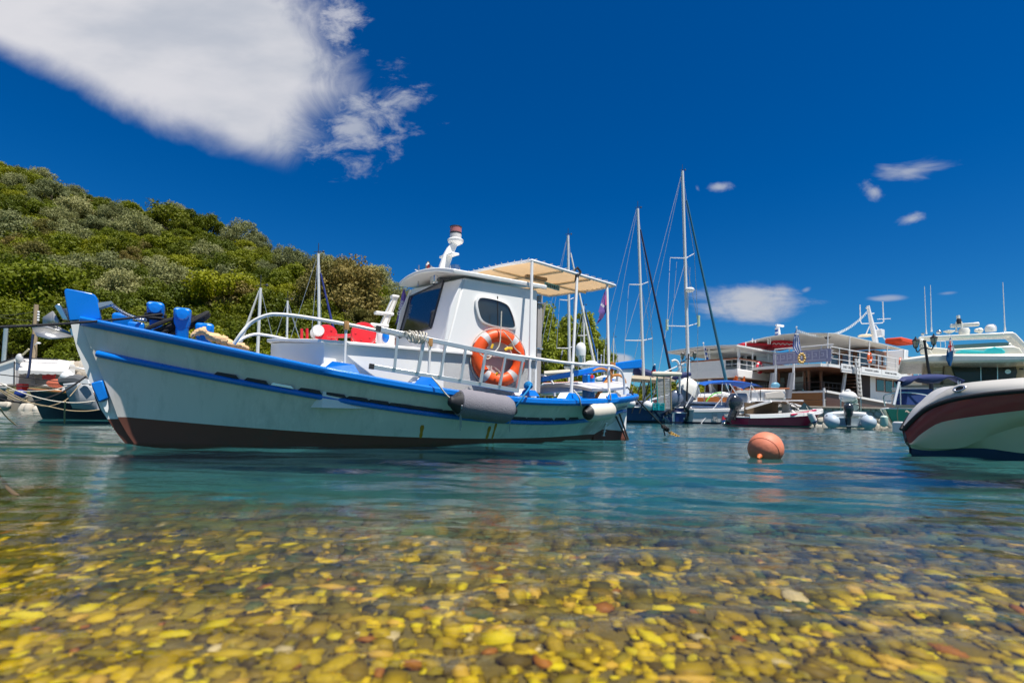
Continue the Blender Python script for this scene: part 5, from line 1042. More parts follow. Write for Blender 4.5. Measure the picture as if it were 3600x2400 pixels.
# ------------------------------------------------------------------ sailing boats
def sailboat(label, hull_px, d, phi, L, mast_b, mast_t, m_hull, furl=None, furl_m=None, spreaders=(), stays=(), wid=.085, cabin=True, group='sailing boats moored in the harbour', fr_=1.0, extra=None):
    w = dep(hull_px, d); fr = Fr((w.x, w.y, 0), phi); o = thing('sailboat', label, 'sailboat', fr.o, phi, group)
    hull(o, L, L * .30, fr_ * 1.05, fr_ * .85, m_hull, bottom_dark, gel, tr=.75, rake=L * .09)
    if cabin:
        mm = MB(); rows = [[Vector((x, s * L * .10 * (1 - max(0, x / L - .55) * 2.2), fr_ * .9 + h)) for s, h in ((-1.15, 0), (-1, .34), (0, .40), (1, .34), (1.15, 0))] for x in [L * (.28 + .42 * i / 6) for i in range(7)]]
        mm.grid(rows); mm.f += [(0, 1, 2, 3, 4), tuple(30 + i for i in range(5))]; co_ = mm.build('cabin_top', gel, o, 40)
        for sd in (1, -1):
            mm = MB(); mm.box((L * .45, sd * L * .109, fr_ * .9 + .18), (L * .2, .02, .10)); mm.build('cabin_window', glass, co_)
        mm = MB(); mm.tube([(L * .04, L * .1, fr_ * .85), (L * .04, L * .1, fr_ * .85 + .6), (L * .04, -L * .1, fr_ * .85 + .6), (L * .04, -L * .1, fr_ * .85)], .018, 6); mm.build('pushpit', steel, o)
    mb_, mt_ = fr.loc(dep(mast_b, d)), fr.loc(dep(mast_t, d)); yk = 0
    mm = MB(); ft = mb_ - (mt_ - mb_).normalized() * max(0, (mb_.z - fr_ * .9)) ; mm.tube([ft, mt_], [wid, wid * .78], 10); ms = mm.build('mast', mast_m, o, 60)
    mm = MB(); mm.tube([mt_, mt_ + Vector((0, 0, .45))], .014, 5); mm.tube([mt_ + Vector((-.18, 0, .06)), mt_ + Vector((.22, 0, .12))], .012, 5); mm.sphere(mt_ + Vector((.2, 0, .10)), .05, 8, 6); mm.build('masthead_gear', darkm, ms)
    for pl2, pr2 in spreaders:
        for k, pp in enumerate((pl2, pr2)):
            a_, b_ = fr.loc(dep(pp[0], d)), fr.loc(dep(pp[1], d + (1.2 if k else -.8) * .8)); mm = MB(); mm.tube([a_, b_], [.035, .025], 6); mm.build('spreader', mast_m, ms)
    if furl:
        a_, b_ = fr.loc(dep(furl[0], d)), fr.loc(dep(furl[1], d)); n_ = 18
        mm = MB(); mm.tube([a_.lerp(b_, i / n_) for i in range(n_ + 1)], [wid * (.45 + .42 * i / n_) * (1 + .05 * sin(i * 2.3)) for i in range(n_ + 1)], 8); mm.build('furled_sail', furl_m, o, 60)
        mm = MB(); mm.tube([mt_, a_], .012, 5); mm.build('forestay', wire_m, o)
    for p, q, dd in stays:
        a_, b_ = fr.loc(dep(p, d)), fr.loc(dep(q, d + dd)); mm = MB(); mm.tube([a_, b_], .0135 * d / 30, 5); mm.build('stay', wire_m, o)
    return o, fr
white_sail = mat('white_sail_roll', (.66, .64, .60), .8, var=.1); teal_sail = mat('teal_sail_roll', (.01, .10, .16), .8, var=.25, scale=3); navy_sail = mat('navy_sail_roll', (.008, .012, .045), .8, var=.25, scale=3); bl_sail = mat('blue_sail_roll', (.01, .10, .34), .8)
hullw2 = mat('white_hull_far', (.74, .73, .70), .3, var=.04); hullnavy = mat('navy_hull', (.012, .035, .16), .2, var=.1, coat=.4)
for args in (
    ('sailboat with the tallest mast, teal furled sail and radar dome', (2290, 1470), 33, .18, 12, (2421, 1345), (2399, 602), hullw2, ((2414, 705), (2558, 1365)), teal_sail, ((((2411, 908), (2356, 906)), ((2411, 908), (2441, 891))), (((2416, 1147), (2345, 1145)), ((2416, 1147), (2454, 1136)))), (((2397, 608), (2262, 1121), 0), ((2397, 612), (2286, 1130), 1), ((2262, 1121), (2200, 1390), 0), ((2286, 1130), (2215, 1400), 1), ((2356, 906), (2345, 1145), -1), ((2345, 1145), (2300, 1385), -1), ((2441, 891), (2454, 1136), 1), ((2454, 1136), (2450, 1385), 1), ((2399, 640), (2441, 891), .5), ((2412, 910), (2454, 1136), .5), ((2412, 910), (2345, 1145), -.5), ((2379, 920), (2355, 1250), -.3), ((2426, 940), (2410, 1260), .3)), .115),
    ('navy-hulled sailboat with white ball fenders and dark furled sail', (2172, 1474), 30, .16, 10, (2262, 1320), (2242, 734), hullnavy, ((2252, 808), (2360, 1318)), navy_sail, ((((2253, 1001), (2211, 1000)), ((2253, 1001), (2279, 991))), (((2259, 1197), (2197, 1196)), ((2259, 1197), (2294, 1189)))), (((2238, 734), (2140, 1109), 0), ((2240, 738), (2163, 1150), 0), ((2140, 1109), (2108, 1380), 0), ((2163, 1150), (2120, 1390), 0), ((2211, 1000), (2197, 1196), -.6), ((2197, 1196), (2190, 1390), -.6), ((2279, 991), (2294, 1189), .6), ((2294, 1189), (2298, 1390), .6), ((2254, 1010), (2294, 1189), .4), ((2254, 1010), (2197, 1196), -.4), ((2243, 760), (2279, 991), .4)), .095),
    ('white sailboat with white furled sail, mast rising behind the awning', (1880, 1466), 31, .12, 11, (2002, 1340), (1997, 828), hullw2, ((2006, 890), (2092, 1290)), white_sail, ((((1997, 1056), (1967, 1053)), ((1997, 1056), (2016, 1047))), (((2000, 1224), (1957, 1223)), ((2000, 1224), (2016, 1216)))), (((1995, 830), (1910, 1180), 0), ((1995, 830), (1925, 1200), 0), ((1910, 1180), (1880, 1390), 0), ((1967, 1053), (1957, 1223), -.6), ((2016, 1047), (2016, 1216), .6)), .10),
    ('sailboat with a short mast and bright blue furled sail', (1960, 1464), 36, .1, 9, (2055, 1330), (2051, 1075), hullw2, ((2057, 1086), (2108, 1300)), bl_sail, ((((2052, 1180), (2032, 1179)), ((2052, 1180), (2068, 1176))),), (((2050, 1078), (2000, 1300), 0), ((2052, 1078), (2030, 1330), -.5)), .085),
    ('distant sailboat with a thin bare mast beside the blue stern post', (2090, 1462), 42, .1, 9, (2156, 1340), (2157, 1187), hullw2, None, None, (), (((2157, 1187), (2125, 1330), 0), ((2157, 1187), (2185, 1330), 0)), .06),
    ('sailboat at the left with the tallest mast and blue furled sail', (1020, 1452), 21, .15, 9, (1122, 1190), (1119, 892), hullw2, ((1127, 960), (1186, 1215)), mat('royal_sail_roll', (.006, .02, .16), .8), (), (((1118, 893), (1005, 1240), 0), ((1118, 893), (1090, 1240), -.4), ((1120, 893), (1135, 1240), .4)), .07),
    ('sailboat with a stubby mast and thick white stay behind the bow rail', (820, 1448), 17, .15, 7, (905, 1250), (916, 1012), hullw2, ((912, 1020), (842, 1215)), white_sail, (), (((916, 1012), (968, 1225), 0),), .06),
    ('sailboat whose thin mast stands between two others at the left', (930, 1450), 24, .15, 8, (1008, 1220), (1011, 1057), hullw2, None, None, (), (((1011, 1057), (1055, 1195), 0), ((1011, 1057), (965, 1195), 0), ((1015, 1080), (1052, 1190), .3)), .06)):
    so_, sf = sailboat(*args)
    if 'tallest mast, teal' in args[0]:
        q = sf.loc(dep((2425, 1019), 32.7)); m = MB(); m.sphere(q, .30, 14, 9, (1, 1, .55)); m.build('radar_dome', gel, so_)
        for p in ((2345, 1142), (2456, 1128)):
            q = sf.loc(dep(p, 32.6)); m = MB(); m.tube([q + Vector((0, 0, -.35)), q + Vector((0, 0, .35))], .09, 8); m.build('radar_reflector', mat('pale_green_plastic', (.45, .58, .40), .5), so_)
        for i, t in enumerate((.30, .62)): pass
# ------------------------------------------------------------------ outboard engine (x forward into the boat)
def outboard(parent, at_, s, m_cowl, m_leg, tilt=0.0, cover=None, rz=0.0):
    R = Matrix.Translation(at_) @ Matrix.Rotation(rz, 4, 'Z') @ Matrix.Rotation(tilt, 4, 'Y') @ Matrix.Diagonal((s, s, s, 1))
    e = bpy.data.objects.new('outboard_engine', None); COL.objects.link(e); e.parent = parent
    def bake(mm): mm.v = [tuple(R @ Vector(v)) for v in mm.v]; return mm
    mm = MB(); rows = []
    for z, x0, x1, w in ((.10, -.30, .12, .15), (.25, -.42, .20, .20), (.45, -.50, .22, .23), (.62, -.52, .20, .22), (.76, -.46, .12, .18), (.82, -.34, .0, .10)):
        n_ = 14; rows.append([Vector((lerp(x0, x1, .5 + .5 * cos(2 * pi * k / n_)), w * math.copysign(abs(sin(2 * pi * k / n_)) ** .7, sin(2 * pi * k / n_)), z)) for k in range(n_)])
    mm.grid(rows, True); mm.f += [tuple(range(14)), tuple(len(mm.v) - 14 + i for i in range(14))]; bake(mm).build('cowling', m_cowl, e, 50)
    mm = MB(); mm.grid([[Vector((x, y, z)) for x, y in ((-x0, -.07), (-x0 + .04, -.1), (x1, -.08), (x1, .08), (-x0 + .04, .1), (-x0, .07))] for z, x0, x1 in ((.15, .26, .12), (-.2, .24, .0), (-.55, .24, -.06), (-.62, .24, -.04))], True); bake(mm).build('leg', m_leg, e, 40)
    mm = MB(); mm.box((-.16, 0, -.58), (.34, .24, .025)); mm.tube([(-.34, 0, -.74), (-.22, 0, -.74), (.02, 0, -.74), (.12, 0, -.74)], [.05, .075, .07, .02], 10); mm.prism([(-.05, -.012, -.78), (-.2, -.012, -.78), (-.16, -.012, -.95), (-.1, -.012, -.95)], (0, .024, 0)); bake(mm).build('gearcase', m_leg, e, 40)
    mm = MB()
    for k in range(3):
        t = 2 * pi * k / 3; rr = Matrix.Translation((-.37, 0, -.74)) @ Matrix.Rotation(t, 4, 'X') @ Matrix.Rotation(.5, 4, 'Z'); mm.prism([rr @ Vector(q) for q in ((0, -.03, 0), (0, .03, 0), (0, .09, .1), (0, .05, .17), (0, -.06, .15), (0, -.08, .08))], (rr.to_3x3() @ Vector((.012, 0, 0))))
    bake(mm).build('propeller', steel, e, 40)
    mm = MB(); mm.box((.12, 0, -.02), (.14, .26, .32)); mm.box((.10, .0, -.25), (.10, .2, .2)); bake(mm).build('clamp_bracket', darkm, e, bevel=.01)
    return e
blk = mat('black_cowling', (.022, .026, .032), .25, coat=.5, var=.1); gry = mat('grey_blue_cowling', (.17, .21, .29), .28, .3, var=.06, coat=.4); coverm = mat('white_engine_cover', (.72, .70, .64), .7, var=.05, bump=.15, bscale=8)
# red speedboat, stern to the left
w = flat(E_(1140, 1272)); RS = Fr((w.x, w.y + .3, 0), radians(12)); rs = thing('speedboat', 'dark red and white open speedboat with black outboard', 'boat', RS.o, RS.phi, 'small boats at the quay')
sx = lambda x, y, yy=-.9: RS.s_(G_(x, y), yy)
Lr = RS.s_(G_(830, 1135), 0).x; zt = sx(255, 1190).z
crimson = mat('crimson_hull', (.44, .014, .06), .22, coat=.4, var=.06)
pt = hull(rs, Lr, 2.0, RS.s_(G_(830, 1130), 0).z, zt, crimson, bottom_dark, white, zb=.06, tr=.92, rake=.7, full=.55, flare=.86)
m = MB()
for sd in (1, -1): m.sheet([[pt(t, 1, sd) + Vector((0, .05 * sd, -.04)), pt(t, 1, sd) + Vector((0, .04 * sd, .12)), pt(t, 1, sd) + Vector((0, -.28 * sd * min(1, 2.2 * (1 - t)), .14))] for t in [i / 14 for i in range(15)]], .03)
m.build('side_deck', gel, rs, 40)
scr0, scr1, scr2 = sx(300, 1022, -.6), sx(640, 1022, -.6), sx(735, 1110, -.6)
m = MB(); brown = mat('brown_cockpit_cover', (.10, .065, .035), .8, var=.3, bump=.3)
m.sheet([[Vector((lerp(sx(320, 1030, -.6).x, sx(600, 1030, -.6).x, i / 6), y, scr1.z - .06 - .05 * abs(y))) for y in (-.7, -.35, 0, .35, .7)] for i in range(7)], .03); m.build('cockpit_canopy', brown, rs)
m = MB(); m.box((sx(430, 1100).x, .55, scr1.z - .5), (1.9, .05, .75)); m.build('cockpit_lining', brown, rs)
for sd in (-1, 1):
    for (p, q, r_) in ((sx(235, 1110, -.75), sx(318, 1025, -.72), .06), (sx(630, 1035, -.72), sx(545, 1140, -.75), .07), (sx(650, 1030, -.6), sx(745, 1112, -.45), .035), (sx(310, 1022, -.72), sx(640, 1022, -.72), .035)):
        m = MB(); m.tube([Vector((p.x, p.y * -sd * -1 if sd < 0 else -p.y, p.z)), Vector((q.x, q.y if sd < 0 else -q.y, q.z))], r_, 8); m.build('windscreen_frame', gel, rs)
m = MB(); a_, b_, c_ = sx(648, 1040, -.62), sx(740, 1112, -.5), sx(592, 1112, -.7); m.prism([a_, b_, c_], (0, .01, 0)); m.build('side_screen', glass, rs)
a_ = sx(465, 1105, -.1); m = MB(); rows = []
m.box(a_, (.12, .5, .52)); m.build('seat_back', mat('grey_seat', (.40, .39, .37), .7), rs, bevel=.05)
a_ = sx(545, 1085, -.25); m = MB(); m.torus(Matrix.Translation(a_) @ Matrix.Rotation(1.1, 4, 'Y'), .19, .018, n=22, k=6); m.tube([a_ + Vector((0, -.18, 0)), a_ + Vector((0, .18, 0))], .012, 5); m.tube([a_, a_ + Vector((.25, 0, -.15))], .03, 6); m.build('steering_wheel', darkm, rs)
outboard(rs, RS.loc(RS.w((-.05, .1, .62))), .95, blk, blk, 0.42)
o = thing('boat_hook', 'long red pole resting along the bow of the red speedboat', 'pole', RS.w(sx(515, 1165, -1.05)), RS.phi); bl = sx(515, 1165, -1.05); m = MB(); m.tube([(0, 0, 0), sx(765, 1118, -.8) - bl], .05, 7); m.build('pole', crimson, o)
vinyl = mat('white_vinyl', (.74, .73, .72), .4, var=.04); bluecap = mat('blue_fender_cap', (.02, .04, .22), .4)
def hang_fender(name, label, p0, p1, d, r, m_, group, cap=None):
    a_, b_ = dep(p0, d), dep(p1, d); o = thing(name, label, 'fender', a_, 0, group); dv = b_ - a_; M4 = dv.to_track_quat('Z', 'Y').to_matrix().to_4x4(); L = dv.length
    mm = MB(); mm.lathe([(r * .25, 0), (r * .7, L * .05), (r, L * .14), (r, L * .82), (r * .8, L * .93), (r * .3, L)], 16, M4); mm.build('fender_body', m_, o)
    if cap: mm = MB(); mm.lathe([(r * 1.01, L * .82), (r * .82, L * .935), (r * .3, L * 1.01)], 16, M4); mm.build('fender_end', cap, o)
    mm = MB(); mm.tube([a_ - a_, Vector((-.05, .15, .25))], .014, 5); mm.build('lanyard', whiterope, o)
hang_fender('fender', 'white fender with dark blue end at the red speedboat bow', G_(700, 1130), G_(755, 1245), RS.w(sx(720, 1180, -1.0)).y - .35, .14, vinyl, 'fenders of the far boats', bluecap)
# white motorboat with blue bimini
w = flat(E_(600, 1247)); WB = Fr((w.x + .1, w.y + .4, 0), radians(7)); wb = thing('motorboat', 'white motorboat under a bright blue bimini with covered console', 'boat', WB.o, WB.phi, 'small boats at the quay')
sw_ = lambda x, y, yy=-1.0: WB.s_(E_(x, y), yy)
Lw = sw_(1290, 1150, -.2).x
pt = hull(wb, Lw + 1.3, 2.3, sw_(1200, 1105).z + .25, sw_(830, 1115).z, hullw2, mat('navy_boot', (.01, .025, .09), .4), white, zb=.10, tr=.9, rake=.6, flare=.9)
m = MB()
for sd in (1, -1): m.sheet([[pt(t, 1, sd) + Vector((0, .04 * sd, -.12)), pt(t, 1, sd) + Vector((0, .05 * sd, .02)), pt(t, 1, sd) + Vector((0, -.22 * sd * min(1, 2 * (1 - t)), .05))] for t in [i / 12 for i in range(13)]], .03)
m.build('side_deck', gel, wb, 40)
cv = mat('grey_console_cover', (.42, .42, .41), .85, var=.12, bump=.5, bscale=6); rows = []
for z, x0, x1, w_ in ((sw_(1100, 1105, 0).z, 1015, 1215, .62), (sw_(1100, 1060, 0).z, 1020, 1208, .60), (sw_(1100, 1000, 0).z, 1030, 1205, .55), (sw_(1100, 955, 0).z, 1060, 1195, .45), (sw_(1100, 945, 0).z, 1120, 1190, .2)):
    xa, xb2 = sw_(x0, 1000, 0).x, sw_(x1, 1000, 0).x; rows.append([Vector((lerp(xa, xb2, .5 + .5 * cos(t)) + .04 * sin(5 * t), w_ * math.copysign(abs(sin(t)) ** .6, sin(t)) + .03 * sin(7 * t), z)) for t in [2 * pi * k / 20 for k in range(20)]])
m = MB(); m.grid(rows, True); m.f.append(tuple(len(m.v) - 20 + i for i in range(20))); m.build('console_cover', cv, wb, 60)
bim = mat('blue_bimini', (.004, .115, .50), .75, var=.1, trans=.25); zb0, zb1 = sw_(705, 838).z, sw_(1000, 800).z
m = MB(); x0b, x1b = sw_(702, 830, 0).x, sw_(1272, 830, 0).x; m.sheet([[Vector((lerp(x0b, x1b, i / 12), s * 1.0, lerp(zb0, zb1, sin(pi * i / 12) ** .6) - .02 - .14 * s * s)) for s in (-1, -.8, -.4, 0, .4, .8, 1)] for i in range(13)], .02); m.build('bimini_top', bim, wb, 50)
for px, qx in (((735, 838), (600, 1085)), ((718, 880), (755, 975)), ((967, 830), (960, 1065)), ((1000, 840), (1042, 950)), ((1040, 850), (1165, 1040)), ((1262, 835), (1210, 1080)), ((1250, 850), (1345, 1000)), ((1010, 940), (755, 1250))):
    for sd in ((-1, 1) if qx != (755, 1250) else (-1,)):
        a_, b_ = sw_(*px, -.95), sw_(*qx, -1.0); m = MB(); m.tube([Vector((a_.x, a_.y * -sd, a_.z)), Vector((b_.x, b_.y * -sd, b_.z))], .022, 6); m.build('bimini_pole', whitetube, wb)
e_ = outboard(wb, WB.loc(WB.w((-.1, .1, 1.0))), 1.65, gry, gry, .6)
c_ = WB.loc(WB.w((-.1, .1, 1.0))); m = MB(); R = Matrix.Translation(c_) @ Matrix.Rotation(.6, 4, 'Y') @ Matrix.Diagonal((1.72, 1.72, 1.72, 1)); rows = []
for z, x0, x1, w_ in ((.40, -.54, .26, .25), (.62, -.55, .24, .25), (.80, -.48, .16, .21), (.90, -.32, .0, .1)): rows.append([R @ Vector((lerp(x0, x1, .5 + .5 * cos(t)), w_ * sin(t), z)) for t in [2 * pi * k / 16 for k in range(16)]])
m.grid(rows, True); m.f.append(tuple(len(m.v) - 16 + i for i in range(16))); m.build('engine_cover', coverm, wb, 60)
outboard(wb, Vector((-.05, -.45, .62)), .55, blk, blk, .05)
for (xx, cc_, kind_) in ((985, (.55, .03, .05), 0), (1045, (.02, .04, .30), 1)):
    c_ = sw_(xx, 1190, -1.06); m = MB()
    if kind_ == 0: m.prism([c_ + Vector((-.10, 0, -.14)), c_ + Vector((.10, 0, -.10)), c_ + Vector((.11, 0, .06)), c_ + Vector((0, 0, .16)), c_ + Vector((-.11, 0, .04))], (0, -.01, 0))
    else: m.prism([c_ + Vector((-.18, 0, .08)), c_ + Vector((.22, 0, .12)), c_ + Vector((.05, 0, .0)), c_ + Vector((.1, 0, -.08)), c_ + Vector((-.1, 0, -.16)), c_ + Vector((-.05, 0, -.02))], (0, -.01, 0))
    m.build('hull_emblem', mat('emblem_%d' % kind_, cc_, .4), wb)
m = MB(); a_, b_ = sw_(868, 1140, -1.05), sw_(885, 1235, -1.05); m.tube([a_, b_], .018, 5); m.tube([a_ + Vector((.22, 0, 0)), b_ + Vector((.22, 0, 0))], .018, 5)
for i in range(3): q = a_.lerp(b_, .25 + .3 * i); m.tube([q, q + Vector((.22, 0, 0))], .016, 5)
m.build('stern_ladder', alu, wb)
hang_fender('fender', 'plain white fender slanting on the white motorboat side', E_(1070, 1120), E_(1105, 1228), WB.w(sw_(1085, 1170, -1.1)).y - .2, .16, vinyl, 'fenders of the far boats')
# small navy dinghy with tilted grey outboard
w = flat(E_(480, 1245)); DB = Fr((w.x, w.y + .4, 0), radians(66)); db = thing('dinghy', 'small navy and white dinghy with tilted grey outboard', 'boat', DB.o, DB.phi, 'small boats at the quay')
hull(db, 3.4, 1.75, .75, .58, mat('navy_dinghy', (.01, .03, .17), .3), bottom_dark, white, zb=.08, tr=.95)
for yy_ in (-.12, .28): m = MB(); m.box((-.03, yy_, .32), (.03, .13, .5)); m.build('transom_stripe', white, db)
outboard(db, Vector((-.05, .12, .85)), 1.25, gry, gry, .85, rz=radians(-62))
# navy sailboat's stern kit: ball fenders, gangway, boom cover
for p, r_, lb in ((E_(50, 1047), 44, 'white ball fender half hidden by the blue stern post'), (E_(230, 1070), 52, 'white ball fender on the navy sailboat beside the gangway')):
    w = dep(p, 28.4); rr = r_ / 2.85 / 1800 * 28.4; o = thing('ball_fender', lb, 'fender', w, 0, 'round white fenders'); m = MB(); m.sphere((0, 0, 0), rr, 18, 12, (1.1, 1, 1)); m.build('fender_body', vinyl, o); m = MB(); m.lathe([(rr * .25, rr * .93), (rr * .2, rr * 1.1), (rr * .1, rr * 1.15)], 10); m.build('fender_eye', bluecap, o)
gd = 28.3; gp = dep(E_(392, 1105), gd); gt = dep(E_(385, 740), gd); o = thing('gangway', 'grey boarding gangway hoisted upright at the navy sailboat stern', 'gangway', gp); Hg = gt.z - gp.z; wg = .62
gwm = mat('gangway_rail', (.30, .24, .15), .6, .2); slm = mat('gangway_slat', (.40, .40, .40), .6, .2, var=.15)
for xx in (-.5, 0, .48): m = MB(); m.tube([(xx * wg * 1.2, 0, -.05), (xx * wg * 1.2 - .08, 0, Hg)], .04, 6); m.build('side_rail', gwm, o)
for i in range(22):
    for s in (-1, 1): m = MB(); m.box((s * wg * .3 - .08 * i / 22, .01, Hg * (.02 + .85 * i / 22)), (wg * .5, .03, Hg * .028)); m.build('slat', slm, o)
for xx in (-.75, -.42): m = MB(); m.tube([(xx, -.1, .1), (xx - .08, -.1, Hg * .85)], .03, 6); m.build('hoist_rope', mat('teal_rope', (.01, .30, .30), .8), o)
w = dep(E_(320, 1080), 28.3); o = thing('crate', 'small turquoise plastic crate beside the upright gangway', 'crate', w); m = MB()
for i in range(4): m.box((0, 0, -.16 + .1 * i), (.62, .4, .05))
for s in (-1, 1): m.box((s * .3, 0, 0), (.04, .42, .4)); m.box((0, s * .2, 0), (.08, .03, .4))
m.build('crate_body', mat('turquoise_plastic', (.0, .33, .36), .4), o)
w0, w1 = dep(E_(45, 840), 29), dep(E_(425, 800), 30); o = thing('boom_cover', 'beige canvas awning stretched over the navy sailboat cockpit', 'awning', (w0 + w1) / 2); m = MB(); cvs = mat('beige_canvas', (.42, .36, .26), .85, trans=.15); hx = (w1.x - w0.x) / 2; hz = (dep(E_(240, 790), 29.5).z - dep(E_(240, 838), 29.5).z)
m.sheet([[Vector((hx * s, y, hz * (.9 - 1.0 * abs(y)) - .06 * s)) for y in (-1, -.5, 0, .5, 1)] for s in (-1, -.5, 0, .5, 1)], .03); m.build('canvas', cvs, o)
for s in (-.55, -.2): m = MB(); m.tube([(hx * s, -.9, -.1), (hx * s - .55, -.9, -1.9)], .035, 6); m.build('support_pole', darkm, o)
o = thing('sail_cover', 'dark navy sail cover lying along the boom behind the gangway', 'sail cover', dep(E_(380, 765), 30.5)); m = MB(); m.tube([(-1.9, 0, .25), (-1.7, 0, .25), (-.8, 0, 0), (.6, 0, -.1), (1.6, 0, .1)], [.12, .3, .26, .22, .12], 10); m.build('canvas', navy, o)
o = thing('canvas_roll', 'rolled cream canvas lying on top of the upright gangway', 'canvas roll', dep(E_(400, 755), 28.3)); m = MB(); m.tube([(-.75, 0, .02), (-.4, 0, 0), (.2, .05, .02), (.9, .1, .02)], [.10, .14, .13, .10], 10); m.build('canvas', mat('cream_roll', (.62, .56, .46), .85), o)
pl2 = thing('pleasure_boat_arch', 'white stern arch and stays beside the lamp post', 'arch', dep(E_(540, 950), 29)); bl = dep(E_(540, 950), 29); m = MB(); m.tube(spline([dep(E_(*p), 29) - bl for p in ((540, 950), (540, 760), (537, 680), (520, 630), (490, 615), (462, 625))], 4), .06, 8); m.build('arch_tube', white, pl2)
for p, q in (((545, 700), (200, 1040)), ((180, 1015), (330, 870)), ((600, 640), (330, 760))): m = MB(); m.tube([dep(E_(*p), 28.8) - bl, dep(E_(*q), 28.6) - bl], .035, 6); m.build('arch_stay', whitetube, pl2)
# white hull with a red stripe lying behind the gangway
w = dep(E_(185, 1040), 31.0); o = thing('gangplank_boat', 'long white bow with a thin red stripe behind the gangway', 'boat', w); m = MB(); e_ = dep(E_(620, 970), 31.0) - w; e2 = dep(E_(520, 955), 31) - w
m.prism([(0, 0, .0), (e2.x, 0, e2.z + .12), (e_.x + .6, 0, e_.z), (e_.x + .6, 0, e_.z - .42), (e2.x, 0, -.2), (0, 0, -.12)], (0, 1.4, 0)); m.build('hull_side', hullw2, o, bevel=.04)
m = MB(); m.prism([(0, -.012, -.02), (e_.x * .55, -.012, e_.z * .62), (e_.x * .55, -.012, e_.z * .62 - .07), (0, -.012, -.10)], (0, .02, 0)); m.build('red_stripe', red, o)
# grey inflatable, stern towards us
w = flat(G_(1105, 1300)); IB = Fr((w.x, w.y, 0), radians(60)); ib = thing('inflatable_boat', 'grey inflatable boat with black outboard in front of stone wall', 'boat', IB.o, IB.phi, 'small boats at the quay')
tubem = mat('grey_hypalon', (.42, .49, .56), .5, var=.05)
hw = (dep(G_(1345, 1300), w.y).x - dep(G_(870, 1300), w.y).x) * .46; rt = .30
P = spline([(-.55, hw - rt, .27), (0, hw - rt, .30), (1.5, hw - rt, .34), (2.6, hw * .62, .45), (3.2, 0, .52), (2.6, -hw * .62, .45), (1.5, -hw + rt, .34), (0, -hw + rt, .30), (-.55, -hw + rt, .27)], 5)
m = MB(); m.tube(P, [rt * min(1, .30 + i * .28, .30 + (len(P) - 1 - i) * .28) for i in range(len(P))], 14); m.build('buoyancy_tube', tubem, ib, 60)
m = MB(); m.box((.12, 0, .25), (.05, 2 * (hw - rt) - .3, .42)); m.build('transom', mat('pale_blue_transom', (.45, .55, .58), .4), ib)
m = MB(); m.box((.9, 0, .12), (2.2, 2 * (hw - rt) - .2, .05)); m.build('floor', deckm, ib)
m = MB(); m.tube([(.35, -.62, .62), (.35, 0, .66), (.35, .62, .62)], .11, 10); m.build('seat_cushion', gel, ib)
outboard(ib, Vector((.02, .05, .42)), .85, blk, blk, 0.0)
m = MB(); m.box((1.0, -.12, .75), (.4, .55, .75)); m.box((1.15, -.12, 1.2), (.05, .5, .3)); cs = m.build('console', mat('green_grey_console', (.30, .40, .36), .4), ib, bevel=.04)
m = MB(); m.torus(Matrix.Translation((.75, -.25, .95)) @ Matrix.Rotation(1.2, 4, 'Y'), .17, .02, n=20, k=6); m.build('steering_wheel', darkm, cs)
m = MB(); m.tube(spline([(.9, -.48, .7), (.9, -.48, 1.32), (.9, -.4, 1.42), (.9, .2, 1.42), (.9, .28, 1.32), (.9, .28, .7)], 3), .02, 6); m.build('grab_rail', steel, ib)
m = MB(); m.sphere((1.1, 0, 1.45), .36, 16, 10, (.8, 1, .75)); m.lathe([(.10, 1.70), (.12, 1.76), (.04, 1.8)], 10, Matrix.Translation((1.1, 0, 0))); m.build('seat_cover', vinyl, ib)
for yy_ in (hw - rt * .4, -hw + rt * .4): m = MB(); m.tube([(.2, yy_, .55), (.6, yy_, .58), (1.3, yy_, .6)], .02, 5); m.build('life_line', darkm, ib)
# green boat with folded navy bimini
w = flat(R_(230, 1228)); GB = Fr((w.x, w.y, 0), radians(205)); gb = thing('motorboat', 'green-hulled boat with navy folded bimini and navy side cover', 'boat', GB.o, GB.phi, 'small boats at the quay')
gm = mat('green_hull', (.085, .36, .24), .18, coat=.5, var=.08); w2 = GB.loc(dep(R_(118, 1050), GB.o.y))
zg = w2.z; Lg = 5.2; GB2 = Fr(GB.w((w2.x - Lg + .15, 0, 0)), GB.phi); gb.location = GB2.o
hull(gb, Lg, 2.3, zg, zg * .93, gm, mat('dark_green_boot', (.02, .12, .07), .4), white, zb=.03, tr=.9, rake=.75, flare=.55, full=.45)
g2 = lambda x, y, yy: GB2.s_(R_(x, y), yy)
m = MB(); m.tube(spline([g2(150, 1030, .4), g2(135, 960, .4), g2(165, 930, .5), g2(300, 915, .75), g2(450, 925, .95), g2(560, 955, 1.0), g2(640, 1000, 1.0)], 4), .025, 6)
m.tube(spline([g2(145, 990, .4), g2(200, 985, .55), g2(290, 970, .75)], 3), .015, 5); m.build('bow_rail', steel, gb)
for p, q in (((268, 825), (222, 1020)), ((277, 850), (280, 1020)), ((768, 800), (768, 850)), ((786, 820), (780, 880))):
    for yy_ in (1.0,): m = MB(); m.tube([g2(*p, yy_), g2(*q, yy_)], .05 if p[0] == 268 else .018, 6); m.build('bimini_pole', whitetube, gb)
rows = []; cxs = [268, 300, 340, 385, 440, 520, 600, 650, 700, 750, 790]; tops = [812, 785, 778, 772, 768, 762, 762, 766, 770, 785, 805]; bots = [850, 862, 850, 812, 828, 838, 832, 800, 790, 820, 838]
